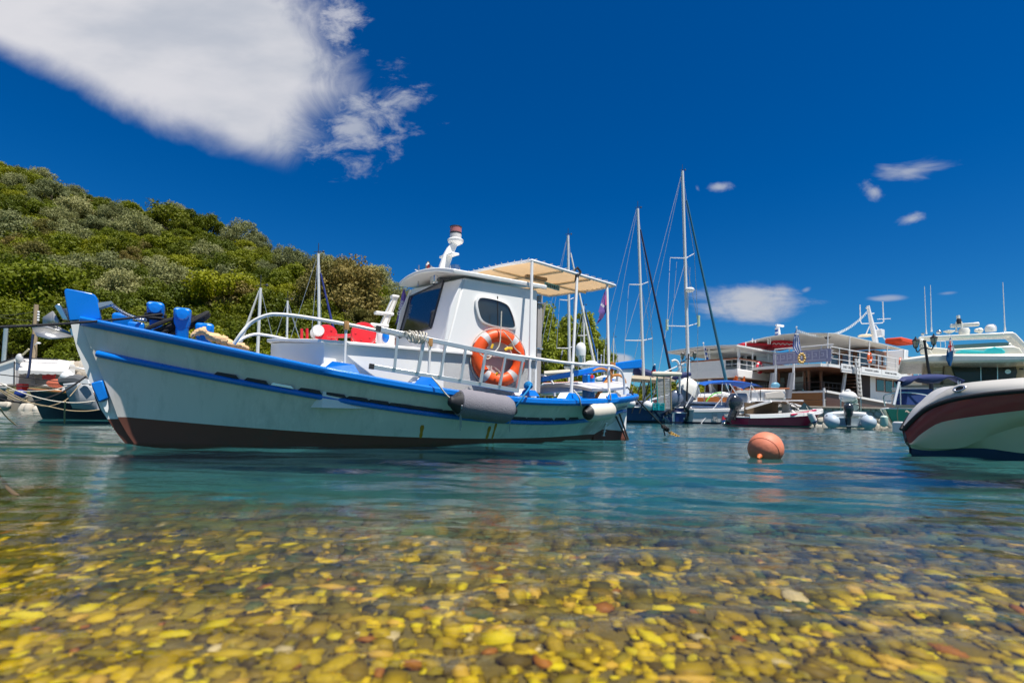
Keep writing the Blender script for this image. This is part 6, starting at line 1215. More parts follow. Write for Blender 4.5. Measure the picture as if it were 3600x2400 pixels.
for x, a_, b_ in zip(cxs, tops, bots):
    t_, u_ = g2(x, a_, .9), g2(x, b_, .9); c_ = (t_ + u_) / 2; hh = (t_.z - u_.z) / 2; rows.append([c_ + Vector((.03 * sin(3 * k), .16 * cos(2 * pi * k / 12) + .03 * sin(4 * k + x), hh * sin(2 * pi * k / 12) * (1 + .12 * sin(5 * k)))) for k in range(12)])
m = MB(); m.grid(rows, True); m.build('folded_bimini', navy, gb, 60)
m = MB(); m.prism([g2(345, 885, .8), g2(550, 885, .8), g2(565, 950, .8), g2(500, 1020, .8), g2(330, 1018, .8)], (0, -.4, 0)); sc_ = m.build('side_cover', mat('blue_cover', (.015, .04, .17), .7, var=.15, bump=.2), gb)
m = MB(); m.box(g2(475, 1000, .82), (.30, .02, .06)); m.build('cover_label', mat('label_grey', (.35, .35, .36), .5), sc_); m = MB(); m.box(g2(462, 1010, .82), (.22, .02, .04)); m.build('cover_label', red, sc_)
m = MB(); m.tube([g2(260, 1030, 1.12), g2(250, 1100, 1.05), g2(262, 1200, .9), g2(268, 1240, .7)], .014, 5); m.build('hull_line', tanrope, gb)
hang_fender('fender', 'pale green fender hanging at the green boat bow corner', R_(140, 1110), R_(138, 1205), GB2.w(g2(138, 1150, .6)).y - .2, .14, mat('pale_fender', (.50, .62, .52), .4), 'fenders of the far boats')
# small far white boat with a cuddy half hidden by the near hull
q = dep(R_(365, 1140), 9.0); o = thing('tender_corner', 'white corner post of a tender peeping over the black rubber rail', 'boat', q); m = MB(); m.box((.10, .2, -.16), (.28, .4, .22)); m.build('tender_hull', white, o, bevel=.03); m = MB(); m.tube([(.05, 0, -.05), (.0, .02, .10), (-.06, .02, .14)], .022, 6); m.build('cleat_post', mat('cream_post', (.6, .5, .38), .6), o)
# lamp posts
iron = mat('black_iron', (.02, .02, .024), .4, .3); lglass = mat('lantern_glass', (.45, .40, .30), .2, var=.1)
def lamp(label, base, top, L1, L2, d, z0):
    b_, t_ = dep(base, d), dep(top, d); b_.z = max(b_.z, z0) if b_.z > z0 else z0; o = thing('street_lamp', label, 'street lamp', b_, 0, 'twin-lantern harbour lamps'); t_ = t_ - b_; u = t_.normalized()
    k = (dep(L1, d) - dep(L2, d)).length / 1.25
    mm = MB(); mm.lathe([(.13 * k, -.1), (.13 * k, .3), (.08 * k, .5), (.06 * k, .6)], 12); mm.tube([(0, 0, .4), t_ * .5, t_ * .985], [.10 * k, .085 * k, .07 * k], 10); mm.sphere(t_, .10 * k, 10, 7); mm.build('post', iron, o)
    for Lp in (L1, L2):
        c_ = dep(Lp, d) - b_; s = 1 if c_.x > 0 else -1; j = t_ - u * .42 * k
        mm = MB(); mm.tube(spline([j, j + Vector((s * .3 * k, 0, -.12 * k)), Vector((c_.x - s * .12 * k, 0, c_.z - .62 * k)), Vector((c_.x, 0, c_.z - .36 * k))], 4), .042 * k, 6); mm.torus(Matrix.Translation(j + Vector((s * .28 * k, 0, .08 * k))) @ Matrix.Rotation(pi / 2, 4, 'X'), .09 * k, .015 * k, n=14, k=5); mm.build('bracket', iron, o)
        mm = MB(); mm.lathe([(.04 * k, -.38 * k), (.12 * k, -.32 * k), (.13 * k, -.30 * k)], 6, Matrix.Translation(c_)); mm.lathe([(.24 * k, .12 * k), (.22 * k, .18 * k), (.10 * k, .28 * k), (.05 * k, .36 * k), (.02 * k, .44 * k)], 6, Matrix.Translation(c_))
        for q in range(6): t = pi / 3 * q; mm.tube([c_ + Vector((.12 * k * cos(t), .12 * k * sin(t), -.3 * k)), c_ + Vector((.21 * k * cos(t), .21 * k * sin(t), .13 * k))], .014 * k, 4)
        ln_ = mm.build('lantern', iron, o, 30); mm = MB(); mm.lathe([(.10 * k, -.29 * k), (.185 * k, .12 * k)], 6, Matrix.Translation(c_)); mm.build('lantern_glass', lglass, ln_, 20)
lamp('black twin-lantern lamp post in front of the white tour boat', E_(613, 1010), E_(629, 558), E_(570, 570), E_(689, 565), 28.6, QZ)
lamp('black twin-lantern lamp post leaning before the cream motor yacht', R_(541, 900), R_(483, 480), R_(408, 495), R_(561, 470), 28.0, QZ)
lamp('distant twin-lantern lamp post beside the wheelhouse door', D_(155, 960), D_(168, 690), D_(158, 722), D_(196, 722), 40, 1.0)
# ------------------------------------------------------------------ shared bits for the tour boats
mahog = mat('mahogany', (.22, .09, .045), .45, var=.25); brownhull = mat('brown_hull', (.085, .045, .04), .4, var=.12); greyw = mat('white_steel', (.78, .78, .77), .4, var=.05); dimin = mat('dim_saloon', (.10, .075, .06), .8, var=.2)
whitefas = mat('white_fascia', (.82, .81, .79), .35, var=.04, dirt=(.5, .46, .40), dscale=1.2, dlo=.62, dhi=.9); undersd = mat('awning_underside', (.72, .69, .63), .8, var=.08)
def rail(parent, pts, posts, hgt, r=.03, n=3, name='handrail', m_=None):
    m_ = m_ or whitetube
    for k in range(n):
        mm = MB(); mm.tube([Vector(p) + Vector((0, 0, hgt * (k + 1) / n)) for p in pts], r * (1 if k == n - 1 else .6), 6); mm.build(name, m_, parent, 60)
    L = [0.0]
    for i in range(len(pts) - 1): L.append(L[-1] + (Vector(pts[i + 1]) - Vector(pts[i])).length)
    for j in range(posts + 1):
        s = L[-1] * j / posts; i = max(k for k in range(len(L)) if L[k] <= s + 1e-6); i = min(i, len(pts) - 2); p = Vector(pts[i]).lerp(Vector(pts[i + 1]), (s - L[i]) / max(1e-6, L[i + 1] - L[i])); mm = MB(); mm.tube([p, p + Vector((0, 0, hgt))], r * .8, 6); mm.build('stanchion', m_, parent, 60)
def ring_on(label, c, R, r, rz, colour, group='life rings on the tour boats', tilt=0.0):
    o = thing('life_ring', label, 'life ring', c, rz, group); Mx = Matrix.Rotation(pi / 2, 4, 'X') @ Matrix.Rotation(tilt, 4, 'X'); mm = MB(); mm.torus(Mx, R, r, n=28, k=10); mm.build('ring_body', colour, o, 80)
    for a0 in (40, 140, 220, 320): mm = MB(); mm.torus(Mx, R, r * 1.04, radians(a0 - 9), radians(a0 + 9), 4, 10); mm.build('reflective_band', reflect, o, 80)
    return o
gb_ = mat('flag_blue', (.015, .09, .42), .8, trans=.25); gw_ = mat('flag_white', (.78, .78, .8), .8, trans=.25)
def striped_flag(label, pole_t, pole_b, quad, d, cols, extra=None, group='flags on the boats', staff=True, name='flag'):
    """quad: hoist top, fly top, fly bottom, hoist bottom, given as measured points"""
    base = dep(pole_b, d); o = thing(name, label, 'flag', base, 0, group)
    if staff: mm = MB(); mm.tube([Vector((0, 0, 0)), dep(pole_t, d) - base], .022 * d / 30, 6); mm.sphere(dep(pole_t, d) - base, .05 * d / 30, 8, 6); mm.build('staff', whitetube, o)
    Q = [dep(p, d) - base for p in quad]; n = len(cols)
    for i in range(n):
        rows = []
        for k in range(7):
            t = k / 6; wv = Vector((0, .10 * sin(t * 7 + .5), 0)); a_ = Q[0].lerp(Q[1], t); b_ = Q[3].lerp(Q[2], t); rows.append([a_.lerp(b_, i / n) + wv, a_.lerp(b_, (i + 1) / n) + wv])
        mm = MB(); mm.sheet(rows, .008); mm.build('flag_stripe', cols[i], o, 80)
    if extra: extra(o, Q)
    return o
def canton(o, Q):
    a_, b_, d_ = Q[0], Q[0].lerp(Q[1], .37), Q[0].lerp(Q[3], 5 / 9); off = Vector((0, -.13, 0)); c_ = b_ + (d_ - a_)
    mm = MB(); mm.prism([a_ + off, b_ + off, c_ + off, d_ + off], (0, .005, 0)); mm.build('flag_canton', gb_, o)
    u, v = b_ - a_, d_ - a_; mm = MB()
    for (s0, s1, t0, t1) in ((.4, .6, 0, 1), (0, 1, .4, .6)): mm.prism([a_ + u * s + v * t + off * 1.05 for s, t in ((s0, t0), (s1, t0), (s1, t1), (s0, t1))], (0, -.004, 0))
    mm.build('flag_cross', gw_, o)
GR = [gb_, gw_] * 4 + [gb_]
# ------------------------------------------------------------------ brown and white tour boat
TD = 37.0; w = dep(G_(850, 1000), TD); TB = Fr((w.x, w.y, 0), radians(34)); tb = thing('tour_boat', 'brown and white two-deck tour boat with purple banner on its stern rail', 'tour boat', TB.o, TB.phi, 'tour boats behind the quay')
bm2 = 5.6; S_ = lambda x, y, o=0: TB.s_(G_(x, y), o); F_ = lambda x, y, o=0: TB.f_(G_(x, y), o)
zg0, zg1 = F_(840, 935).z, S_(1430, 1040).z; Lt = S_(1720, 1000).x + 4
m = MB(); ns = 12
for yy_ in (0.0, bm2): m.grid([[Vector((Lt * i / ns, yy_ + (-.12 if yy_ == 0 else .12) * min(1, k * 1.2), lerp(-.4, lerp(zg0, zg1 + .0, i / ns * Lt / S_(1430, 1040).x) , k))) for i in range(ns + 1)] for k in (0, .4, .75, 1)])
m.build('hull_side', brownhull, tb, 30)
m = MB(); m.prism([(0, 0, -.3), (0, bm2, -.3), (0, bm2, zg0), (0, 0, zg0)], (.15, 0, 0)); m.build('transom', wood, tb)
m = MB(); m.box((-.03, bm2 / 2, zg0 + .03), (.2, bm2 + .2, .12)); m.box((-.04, .0, zg0 / 2 + .3), (.1, .12, zg0)); m.build('transom_trim', greyw, tb)
for i in range(5): m = MB(); m.box((-.02, bm2 / 2, zg0 - .22 - .22 * i), (.03, bm2 - .3, .19)); m.build('plank', wood, tb)
m = MB(); a_, b_ = S_(840, 930), S_(1440, 1040); m.sheet([[a_ + Vector((0, -.16, .1)), a_ + Vector((0, -.16, -.06))], [b_ + Vector((0, -.16, .1)), b_ + Vector((0, -.16, -.06))]], .08); m.build('sheer_strake', greyw, tb)
zd = F_(840, 930).z - .1; zu0 = S_(1020, 705, -.35).z
m = MB(); m.box((Lt / 2, bm2 / 2, zd - .5), (Lt, bm2 - .2, .1)); m.build('main_deck', deckm, tb)
# upper deck slab with overhang
ux0 = -1.1
ups = [Vector((ux0 + 1.0, -.5, 0)), Vector((ux0 + .25, -.15, 0)), Vector((ux0 - .15, bm2 * .3, 0)), Vector((ux0 - .15, bm2 * .7, 0)), Vector((ux0 + .25, bm2 + .15, 0)), Vector((ux0 + 1.0, bm2 + .5, 0)), Vector((Lt, bm2 + .5, 0)), Vector((Lt, -.5, 0))]
zu = F_(560, 690, ux0).z
m = MB(); m.prism([Vector((q.x, q.y, zu)) for q in ups], (0, 0, .22)); m.build('upper_deck', whitefas, tb, 30)
m = MB(); m.prism([Vector((q.x, q.y, zu - .03)) for q in ups], (0, 0, .02)); m.build('deck_ceiling', mahog, tb)
a_ = S_(1020, 700, -.5).x
m = MB(); m.box(((a_ + Lt) / 2, -.50, zu - .02), (Lt - a_, .08, .5)); fas = m.build('fascia', whitefas, tb)
# lower cabin
c0 = S_(1310, 850, .25).x; zc1 = zu - .05
m = MB(); m.box(((c0 + Lt) / 2, bm2 / 2, (zd - .45 + zc1) / 2), (Lt - c0, bm2 - .5, zc1 - zd + .45)); lc = m.build('lower_cabin', greyw, tb)
for x0, x1 in ((1365, 1447), (1453, 1530), (1537, 1600), (1610, 1680)):
    p, q = S_(x0, 795 + (x0 - 1365) * .12, .25), S_(x1, 935 + (x0 - 1365) * .12, .25)
    m = MB(); m.box(((p.x + q.x) / 2, .24, (p.z + q.z) / 2), (q.x - p.x, .05, p.z - q.z)); wf_ = m.build('cabin_window', mahog, lc, bevel=.02); m = MB(); m.box(((p.x + q.x) / 2 - .04, .21, (p.z + q.z) / 2), (q.x - p.x - .2, .03, p.z - q.z - .15)); m.build('pane', mat('cabin_glass', (.05, .08, .08), .08), wf_)
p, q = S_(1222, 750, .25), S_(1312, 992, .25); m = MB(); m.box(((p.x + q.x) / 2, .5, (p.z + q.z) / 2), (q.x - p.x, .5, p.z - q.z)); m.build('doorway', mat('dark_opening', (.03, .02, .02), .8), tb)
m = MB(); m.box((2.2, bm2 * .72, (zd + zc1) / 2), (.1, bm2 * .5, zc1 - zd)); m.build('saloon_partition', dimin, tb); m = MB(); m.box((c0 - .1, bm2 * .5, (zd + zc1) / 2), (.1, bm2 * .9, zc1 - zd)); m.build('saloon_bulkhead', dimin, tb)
for (x, y0) in ((1.1, 1.6), (1.1, 3.9), (2.1, 1.2), (2.1, 2.4)): m = MB(); m.box((x, y0, (zd + zc1) / 2), (.14, .14, zc1 - zd)); m.build('saloon_post', mahog, tb)
for (y0, y1) in ((2.5, 3.6), (4.0, 5.2)): m = MB(); m.box((2.1, (y0 + y1) / 2, zd + .9), (.05, y1 - y0, 1.0)); m.build('saloon_window', mat('saloon_pane', (.22, .27, .26), .12), tb)
for yq in (1.0, 2.2, 3.2, 4.4): m = MB(); m.box((1.3, yq, zd + .25), (.45, .5, .08)); m.tube([(1.3, yq, zd - .3), (1.3, yq, zd + .25)], .04, 6); m.build('saloon_table', mat('table_top', (.45, .42, .38), .4), tb)
rail(tb, [(.1, .1, zd + .08), (.1, bm2 - .1, zd + .08)], 5, .75, .03, 2, m_=mat('dark_rail', (.05, .035, .03), .5)); rail(tb, [(.1, .05, zd + .05), (S_(1020, 900).x, .05, zd + .05)], 4, .75, .03, 2, m_=MATS['dark_rail'])
a_, b_ = S_(1080, 735, -.05), S_(1035, 960, -.05); m = MB(); m.prism([a_, a_ + Vector((-.32, 0, 0)), b_ + Vector((-.1, 0, 0)), b_ + Vector((.22, 0, 0))], (0, .12, 0)); m.build('slanted_pillar', greyw, tb)
for p, q in ((G_(365, 560), G_(363, 905)), (G_(541, 520), G_(543, 910))):
    a_, b_ = TB.f_(p, ux0 - .2), TB.f_(q, ux0 - .2); m = MB(); m.tube([a_, Vector((b_.x, b_.y, b_.z))], .085, 8); m.build('boarding_post', whitetube, tb)
for s0, col in ((0, greyw), ):
    a_, b_ = S_(1165, 600, -.75), S_(1195, 985, -.55); m = MB()
    for dx in (-.20, .28): m.prism([a_ + Vector((dx, 0, 0)), a_ + Vector((dx + .1, 0, 0)), b_ + Vector((dx + .1, 0, 0)), b_ + Vector((dx, 0, 0))], (0, -.10, 0))
    m.build('ladder_rail', greyw, tb)
    for i in range(9): q = a_.lerp(b_, (i + .8) / 9.4); m = MB(); m.box(q + Vector((.08, -.06, 0)), (.46, .16, .05)); m.build('ladder_tread', greyw, tb)
a_, b_ = S_(1125, 745, .6), S_(1070, 960, .6)
for i in range(6): q = a_.lerp(b_, i / 6); m = MB(); m.box(q, (.5, .9, .05)); m.build('stair_tread', mahog, tb)
# lettered boards along the upper deck edge
ink = mat('black_ink', (.05, .05, .06), .6)
for x0, x1, s, sz in ((1018, 1150, 'DAILY CRUISE', .26), (1222, 1420, 'WATER SPORTS  SKORPIOS', .20), (1425, 1600, 'MEGANISI  DAILY CRUISES', .20)):
    p, q = S_(x0, 668, -.55), S_(x1, 668 + (x1 - x0) * .12, -.55); zc = zu + .12; m = MB(); m.box(((p.x + q.x) / 2, -.555, zc), (q.x - p.x, .02, .46)); nb = m.build('name_board', greyw, tb); text('lettering', s, min(sz, (q.x - p.x) / len(s) * 1.45), face_mat(((p.x + q.x) / 2, -.572, zc), (1, 0, 0), (0, 0, 1)), ink, nb)
# banner with a meander pattern round the stern
ban = mat('purple_banner', (.31, .30, .44), .7, var=.1); banl = mat('banner_print', (.52, .51, .62), .7)
Bz0, Bz1 = zu + .26, zu + .26 + (F_(640, 555, ux0).z - F_(640, 682, ux0).z) * .98; bx = ux0 - .22
y0b, y1b = F_(935, 620, ux0).y, F_(352, 620, ux0).y
m = MB(); m.sheet([[Vector((bx - .10 * sin(pi * i / 10), lerp(y0b, y1b, i / 10), z)) for z in (Bz0, Bz1)] for i in range(11)], .02); bn = m.build('banner', ban, tb)
def meander(px_, k, mirror=1):
    c_ = lerp(y0b, y1b, px_); s = (Bz1 - Bz0) * k; z0 = Bz0 + (Bz1 - Bz0) * .28; pth = [(0, 0), (0, 1), (.9, 1), (.9, .3), (.4, .3), (.4, .65), (.62, .65)]; mm = MB()
    for (a0, b0), (a1, b1) in zip(pth, pth[1:]): mm.box((bx - .16, c_ + mirror * (a0 + a1) / 2 * s, z0 + (b0 + b1) / 2 * s), (.012, abs(a1 - a0) * s + .05, abs(b1 - b0) * s + .05))
    return mm.build('banner_meander', banl, bn)
for t, mi in ((.05, 1), (.17, 1), (.29, 1), (.40, 1), (.60, 1), (.72, 1), (.84, 1)): meander(t, .62, mi)
m = MB(); m.box((bx - .15, (y0b + y1b) / 2, Bz0 + .16), (.012, abs(y1b - y0b) * .85, .05)); m.build('banner_line', banl, bn)
# upper rails, awning, wheelhouse
zr_ = S_(1160, 525, -.4).z - (zu + .22)
rail(tb, [(ux0 + .0, y1b, zu + .22), (ux0 - .1, bm2 * .5, zu + .22), (ux0 + .1, y0b, zu + .22), (ux0 + 1.0, -.42, zu + .22), (Lt * .5, -.42, zu + .22), (Lt - .2, -.42, zu + .22)], 15, zr_, .04, 3)
zw = F_(880, 395, .6).z
rows = []
cx0 = TB.f_(G_(880, 390), .3); 
for i in range(13):
    x = lerp(ux0 + .9, S_(1625, 470, -.2).x, i / 12); z = zu + lerp(2.55, 2.45, i / 12) + .05 * sin(pi * i / 12); rows.append([Vector((x, lerp(-.35, bm2 + .35, k / 8), z + .28 * sin(pi * k / 8) - .10 * (i < 1))) for k in range(9)])
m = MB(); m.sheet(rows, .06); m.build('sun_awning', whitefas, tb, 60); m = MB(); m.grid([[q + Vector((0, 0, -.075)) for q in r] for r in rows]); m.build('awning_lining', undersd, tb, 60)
for i in (0, 3, 6, 9, 12):
    for k in (0, 8): q = rows[i][k]; m = MB(); m.tube([Vector((q.x, q.y + (.05 if k == 0 else -.05), zu + .2)), q], .045, 7); m.build('awning_post', whitetube, tb)
wx0 = S_(1330, 560, .9).x; zwt = zu + 2.45
m = MB(); m.box(((wx0 + Lt) / 2 + .5, bm2 / 2, zu + 1.2), (Lt - wx0 - 1, bm2 - 2.2, 2.3)); wh = m.build('upper_wheelhouse', mahog, tb)
for i in range(5):
    x = wx0 + .15 + i * 1.15; m = MB(); m.box((x + .5, 1.08, zu + 1.55), (.85, .06, 1.0)); wq = m.build('window_frame', greyw if i > 2 else mahog, wh); m = MB(); m.box((x + .5, 1.04, zu + 1.55), (.7, .03, .85)); m.build('pane', mat('sky_glass', (.10, .22, .34), .06, spec=1.0), wq)
for yq in (1.6, 2.8, 4.0): m = MB(); m.box((wx0 - .02, yq, zu + 1.5), (.05, .8, 1.1)); m.build('wheelhouse_window', MATS['sky_glass'], wh)
wx1 = S_(1640, 520, -.2).x; m = MB(); m.prism([Vector((wx1 - .2, -.2, zu + .2)), Vector((wx1 + .9, -.2, zu + .2)), Vector((wx1 + 1.2, -.2, zu + 2.5)), Vector((wx1 + .5, -.2, zu + 2.5))], (0, bm2 + .4, 0)); m.build('side_wing', greyw, tb, bevel=.05)
orange2 = mat('orange_ring_far', (.78, .11, .01), .5)
p = S_(1305, 590, -.5); ring_on('orange life ring on the brown tour boat rail beside its white ladder', TB.w(p), .34, .085, TB.phi + .1, orange2)
p = S_(1612, 640, -.5); ring_on('orange life ring at the far end of the lettered board', TB.w(p), .34, .085, TB.phi + .25, orange2)
# mast
q0, q1 = TB.loc(dep(G_(1365, 395), TD + 6)), TB.loc(dep(G_(1287, 70), TD + 6)); m = MB(); m.tube([q0 + Vector((0, 0, -.4)), q1], [.24, .12], 8); mt = m.build('signal_mast', whitetube, tb, 60)
mp_ = lambda x, y: TB.loc(dep(G_(x, y), TD + 6))
m = MB(); m.tube([mp_(1207, 60), mp_(1212, 225), mp_(1225, 250), mp_(1430, 243), mp_(1445, 230), mp_(1435, 30)], .045, 6); m.tube([mp_(1380, 205), mp_(1515, 200)], .03, 6); m.tube([mp_(1270, 92), mp_(1300, 100)], .09, 8); m.tube([mp_(1325, 150), mp_(1348, 146)], .05, 6); m.build('mast_yard', whitetube, mt)
for p, q in ((G_(1310, 260), G_(1255, 385)), (G_(1360, 260), G_(1460, 410))): m = MB(); m.tube([TB.loc(dep(p, TD + 6)), TB.loc(dep(q, TD + 6))], .05, 6); m.build('mast_brace', whitetube, mt)
q = mp_(1400, 345); m = MB(); m.box(q, (.6, .6, .6)); m.build('mast_box', whitetube, mt, bevel=.05)
q = mp_(1258, 372); m = MB(); m.lathe([(.0, -.1), (.5, -.06), (.55, 0), (.4, .1), (0, .14)], 16, Matrix.Translation(q)); m.build('search_lamp', mat('cream_dome', (.65, .55, .38), .5), tb)
q = S_(880, 378, 1.2); m = MB(); m.sphere(q, .22, 12, 8); m.build('awning_lamp', darkm, tb)
o = thing('raft_cover', 'orange-red canvas cover on the brown tour boat roof', 'cover', TB.w(S_(1600, 430, 1.5))); m = MB(); m.box((0, 0, 0), (2.7, 1.4, .5), Matrix.Rotation(TB.phi, 3, 'Z')); m.build('canvas', mat('orange_canvas', (.68, .06, .01), .7, var=.12, bump=.3), o, bevel=.12)
# lights on a string, flag
a_, b_ = dep(G_(575, 305), 35.5), dep(G_(1282, 120), TD + 5.5); P = sag(a_, b_, 1.05, 44); o = thing('string_lights', 'string of white bulbs sagging from the flagstaff to the mast', 'string lights', a_); m = MB(); m.tube([q - a_ for q in P], .013, 5); m.build('cable', mat('lamp_cable', (.55, .55, .5), .6), o)
bulb = mat('frosted_bulb', (.80, .80, .76), .3)
bm0 = MB(); bm0.lathe([(.015, .0), (.025, -.05), (.05, -.12), (.04, -.17), (.0, -.19)], 8); b0 = None
for i in range(44):
    q = P[i] - a_
    if b0 is None: b0 = bm0.build('bulb', bulb, o); b0.location = q
    else: c_ = b0.copy(); COL.objects.link(c_); c_.location = q
striped_flag('Greek flag hanging from the staff at the purple banner', G_(571, 285), G_(622, 600), [G_(560, 320), G_(592, 330), G_(628, 570), G_(590, 575)][::1], 35.0, GR[:5], None)
fl = [ob for ob in COL.objects if ob.get('label') == 'Greek flag hanging from the staff at the purple banner'][0]
for ch in list(fl.children):
    if ch.name.startswith('flag_stripe'): bpy.data.objects.remove(ch)
base = fl.location; Qd = lambda x, y, o=0: dep(G_(x, y), 35 + o) - base
lft = [(570, 305), (552, 345), (540, 420), (530, 490), (595, 577)]; rgt = [(575, 305), (588, 345), (600, 410), (612, 480), (627, 560)]
for i in range(7):
    rows = []
    for j in range(11):
        t = j / 10 * 4; k = min(int(t), 3); u = t - k; L0 = Vector((lerp(lft[k][0], lft[k + 1][0], u), lerp(lft[k][1], lft[k + 1][1], u), 0)); R0 = Vector((lerp(rgt[k][0], rgt[k + 1][0], u), lerp(rgt[k][1], rgt[k + 1][1], u), 0))
        a2, b2_ = L0.lerp(R0, i / 7), L0.lerp(R0, (i + 1) / 7); wv = .06 * sin(5 * u + k * 5 + i * .8); rows.append([Qd(a2.x, a2.y, wv), Qd(b2_.x, b2_.y, wv)])
    m = MB(); m.sheet(rows, .01); m.build('flag_stripe', (gb_, gw_)[i % 2], fl, 80)
m = MB(); m.prism([Qd(x, y, -.12) for x, y in ((566, 318), (582, 330), (594, 385), (550, 372))], (0, -.01, 0)); m.build('flag_canton', gb_, fl); m = MB(); m.tube([Qd(573, 322, -.15), Qd(574, 384, -.15)], .05, 4); m.tube([Qd(556, 352, -.15), Qd(590, 360, -.15)], .05, 4); m.build('flag_cross', gw_, fl)
o = thing('wreath', 'golden woven wreath hung at the foot of the Greek flag', 'wreath', dep(G_(621, 597), 34.6)); m = MB()
for i in range(10): t = 2 * pi * i / 10; m.sphere((.20 * cos(t), -.02, .30 * sin(t)), .10, 8, 6)
m.build('gold_beads', mat('gold_bead', (.55, .36, .12), .35, .5), o, kind='stuff')
# ------------------------------------------------------------------ white tour boat with red roof boxes
VD = 39.0; w = dep(E_(1125, 790), VD); VB = Fr((w.x, w.y, 0), radians(38)); vb_ = thing('tour_boat', 'white two-deck tour boat with red roof covers and orange stairs', 'tour boat', VB.o, VB.phi, 'tour boats behind the quay')
S2 = lambda x, y, o=0: VB.s_(E_(x, y), o); F2 = lambda x, y, o=0: VB.f_(E_(x, y), o)
yL = F2(550, 760).y; z1, z0 = F2(1125, 700).z, F2(1125, 785).z; Lv = 11.0
m = MB(); m.prism([(0, 0, z0), (0, yL, z0), (Lv, yL, z0 - .1), (Lv, 0, z0 - .1)], (0, 0, z1 - z0)); m.build('upper_deck', whitefas, vb_, 30, bevel=.06)
m = MB(); m.box((Lv / 2, yL / 2, z0 - .02), (Lv - .2, yL - .2, .06)); m.build('deck_ceiling', mahog, vb_)
a_, b_ = F2(650, 700), F2(997, 610); m = MB(); m.box((.05, (a_.y + b_.y) / 2, (F2(800, 615).z + z1) / 2 - .04), (.08, abs(a_.y - b_.y), F2(800, 615).z - z1)); m.build('white_screen', gel, vb_)
teak = mat('teak_rail', (.34, .11, .04), .4, var=.2); zr2 = F2(1040, 602).z
m = MB(); m.tube([Vector((0, yL, zr2)), Vector((0, 0.1, zr2)), Vector((.3, 0, zr2)), Vector((Lv, 0, zr2))], .06, 6); m.build('teak_handrail', teak, vb_)
rail(vb_, [(.0, 0.2 + yL * .25, z1), (0, .05, z1), (Lv * .9, 0.05, z1)], 8, zr2 - z1 - .05, .035, 2); rail(vb_, [(0, yL, z1), (0, a_.y, z1)], 3, zr2 - z1 - .05, .035, 2)
zc0, zc1 = F2(715, 490, -.4).z, F2(1310, 455, .2).z; rows = []
for i in range(9): rows.append([Vector((lerp(-.9, 9.5, i / 8), y, zc1 - .05 + .15 * sin(pi * k / 4) - .0 * i)) for k, y in enumerate((-.4, yL * .25, yL * .5, yL * .75, yL + .9))])
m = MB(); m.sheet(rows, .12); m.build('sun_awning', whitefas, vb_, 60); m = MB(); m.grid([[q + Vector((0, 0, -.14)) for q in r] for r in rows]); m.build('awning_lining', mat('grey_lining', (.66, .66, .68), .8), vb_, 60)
for y in (0.05, yL * .48, yL): m = MB(); m.tube([(.2 if y else 2.4, y, z1), (0.0 if y else 2.2, y, zc1)], .06, 7); m.build('awning_post', whitetube, vb_)
for x in (.4, 2.4, 5.0, 7.5): m = MB(); m.tube([(x, .1, z1), (x, .1, zc1)], .06, 7); m.build('awning_post', whitetube, vb_)
m = MB(); m.box((6.4, yL / 2, (z1 + zc1) / 2), (4, yL * .7, zc1 - z1 - .1)); uh = m.build('upper_saloon', greyw, vb_)
for i in range(3): m = MB(); m.box((4.38, yL * (.25 + .22 * i), z1 + 1.2), (.05, .9, 1.1)); m.build('saloon_window', glass, uh)
m = MB(); m.box((3.4, yL * .5, zc1 - .25), (6, yL * .8, .25)); m.build('roof_beam', whitefas, vb_)
for (p0, p1, lb) in ((E_(1162, 470), E_(1455, 442), 'long low red canvas cover on the white tour boat awning'), (E_(1465, 490), E_(1680, 412), 'tall red canvas cover with scalloped white edging')):
    a_, b_ = dep(p0, VD + 3), dep(p1, VD + 3); o = thing('roof_cover', lb, 'cover', (a_ + b_) / 2, 0, 'red canvas covers'); hh = abs(b_.z - a_.z) * (1.0 if lb[0] == 't' else .9); m = MB(); m.prism([(-(b_.x - a_.x) / 2, 0, -hh / 2), ((b_.x - a_.x) / 2, 0, -hh / 2), ((b_.x - a_.x) / 2 - .0, 0, hh / 2 - (.1 if lb[0] == 't' else .0)), (-(b_.x - a_.x) / 2 + .1, 0, hh / 2)], (0, 2, 0)); m.build('canvas', mat('red_canvas', (.55, .012, .03), .7, var=.12, bump=.2), o, bevel=.06)
    if lb[0] == 't':
        m = MB(); m.tube([(lerp(-(b_.x - a_.x) / 2, (b_.x - a_.x) / 2, i / 40), -.04, -hh * .12 + .10 * abs(sin(i / 40 * pi * 5))) for i in range(41)], .03, 5); m.build('scallop_trim', gw_, o)
m = MB(); q0, q1 = VB.loc(dep(E_(1540, 410), VD + 3)), VB.loc(dep(E_(1525, 270), VD + 3)); m.tube([q0, q1], [.17, .12], 8); m.tube([q1 + Vector((-.3, 0, 0)), q1 + Vector((.5, -.2, 0))], .10, 7); m.build('short_mast', whitetube, vb_)
for x, y0, y1 in ((1270, 397, 440), (1300, 412, 440), (1427, 385, 455), (1448, 395, 455), (1582, 372, 410)): m = MB(); m.tube([VB.loc(dep(E_(x, y1), VD + 2)), VB.loc(dep(E_(x, y0), VD + 2))], .045, 6); m.build('roof_post', whitetube, vb_)
p = S2(1342, 690, -.15); redring = mat('red_ring', (.58, .02, .05), .5); ring_on('red and white life ring on the white tour boat rail', VB.w(p), .40, .10, VB.phi, redring)
striped_flag('small Greek flag at the corner of the white tour boat awning', E_(778, 445), E_(800, 610), [E_(782, 490), E_(805, 500), E_(832, 605), E_(812, 612)], VD - 1, [gb_, gw_, gb_, gw_, gb_], None)
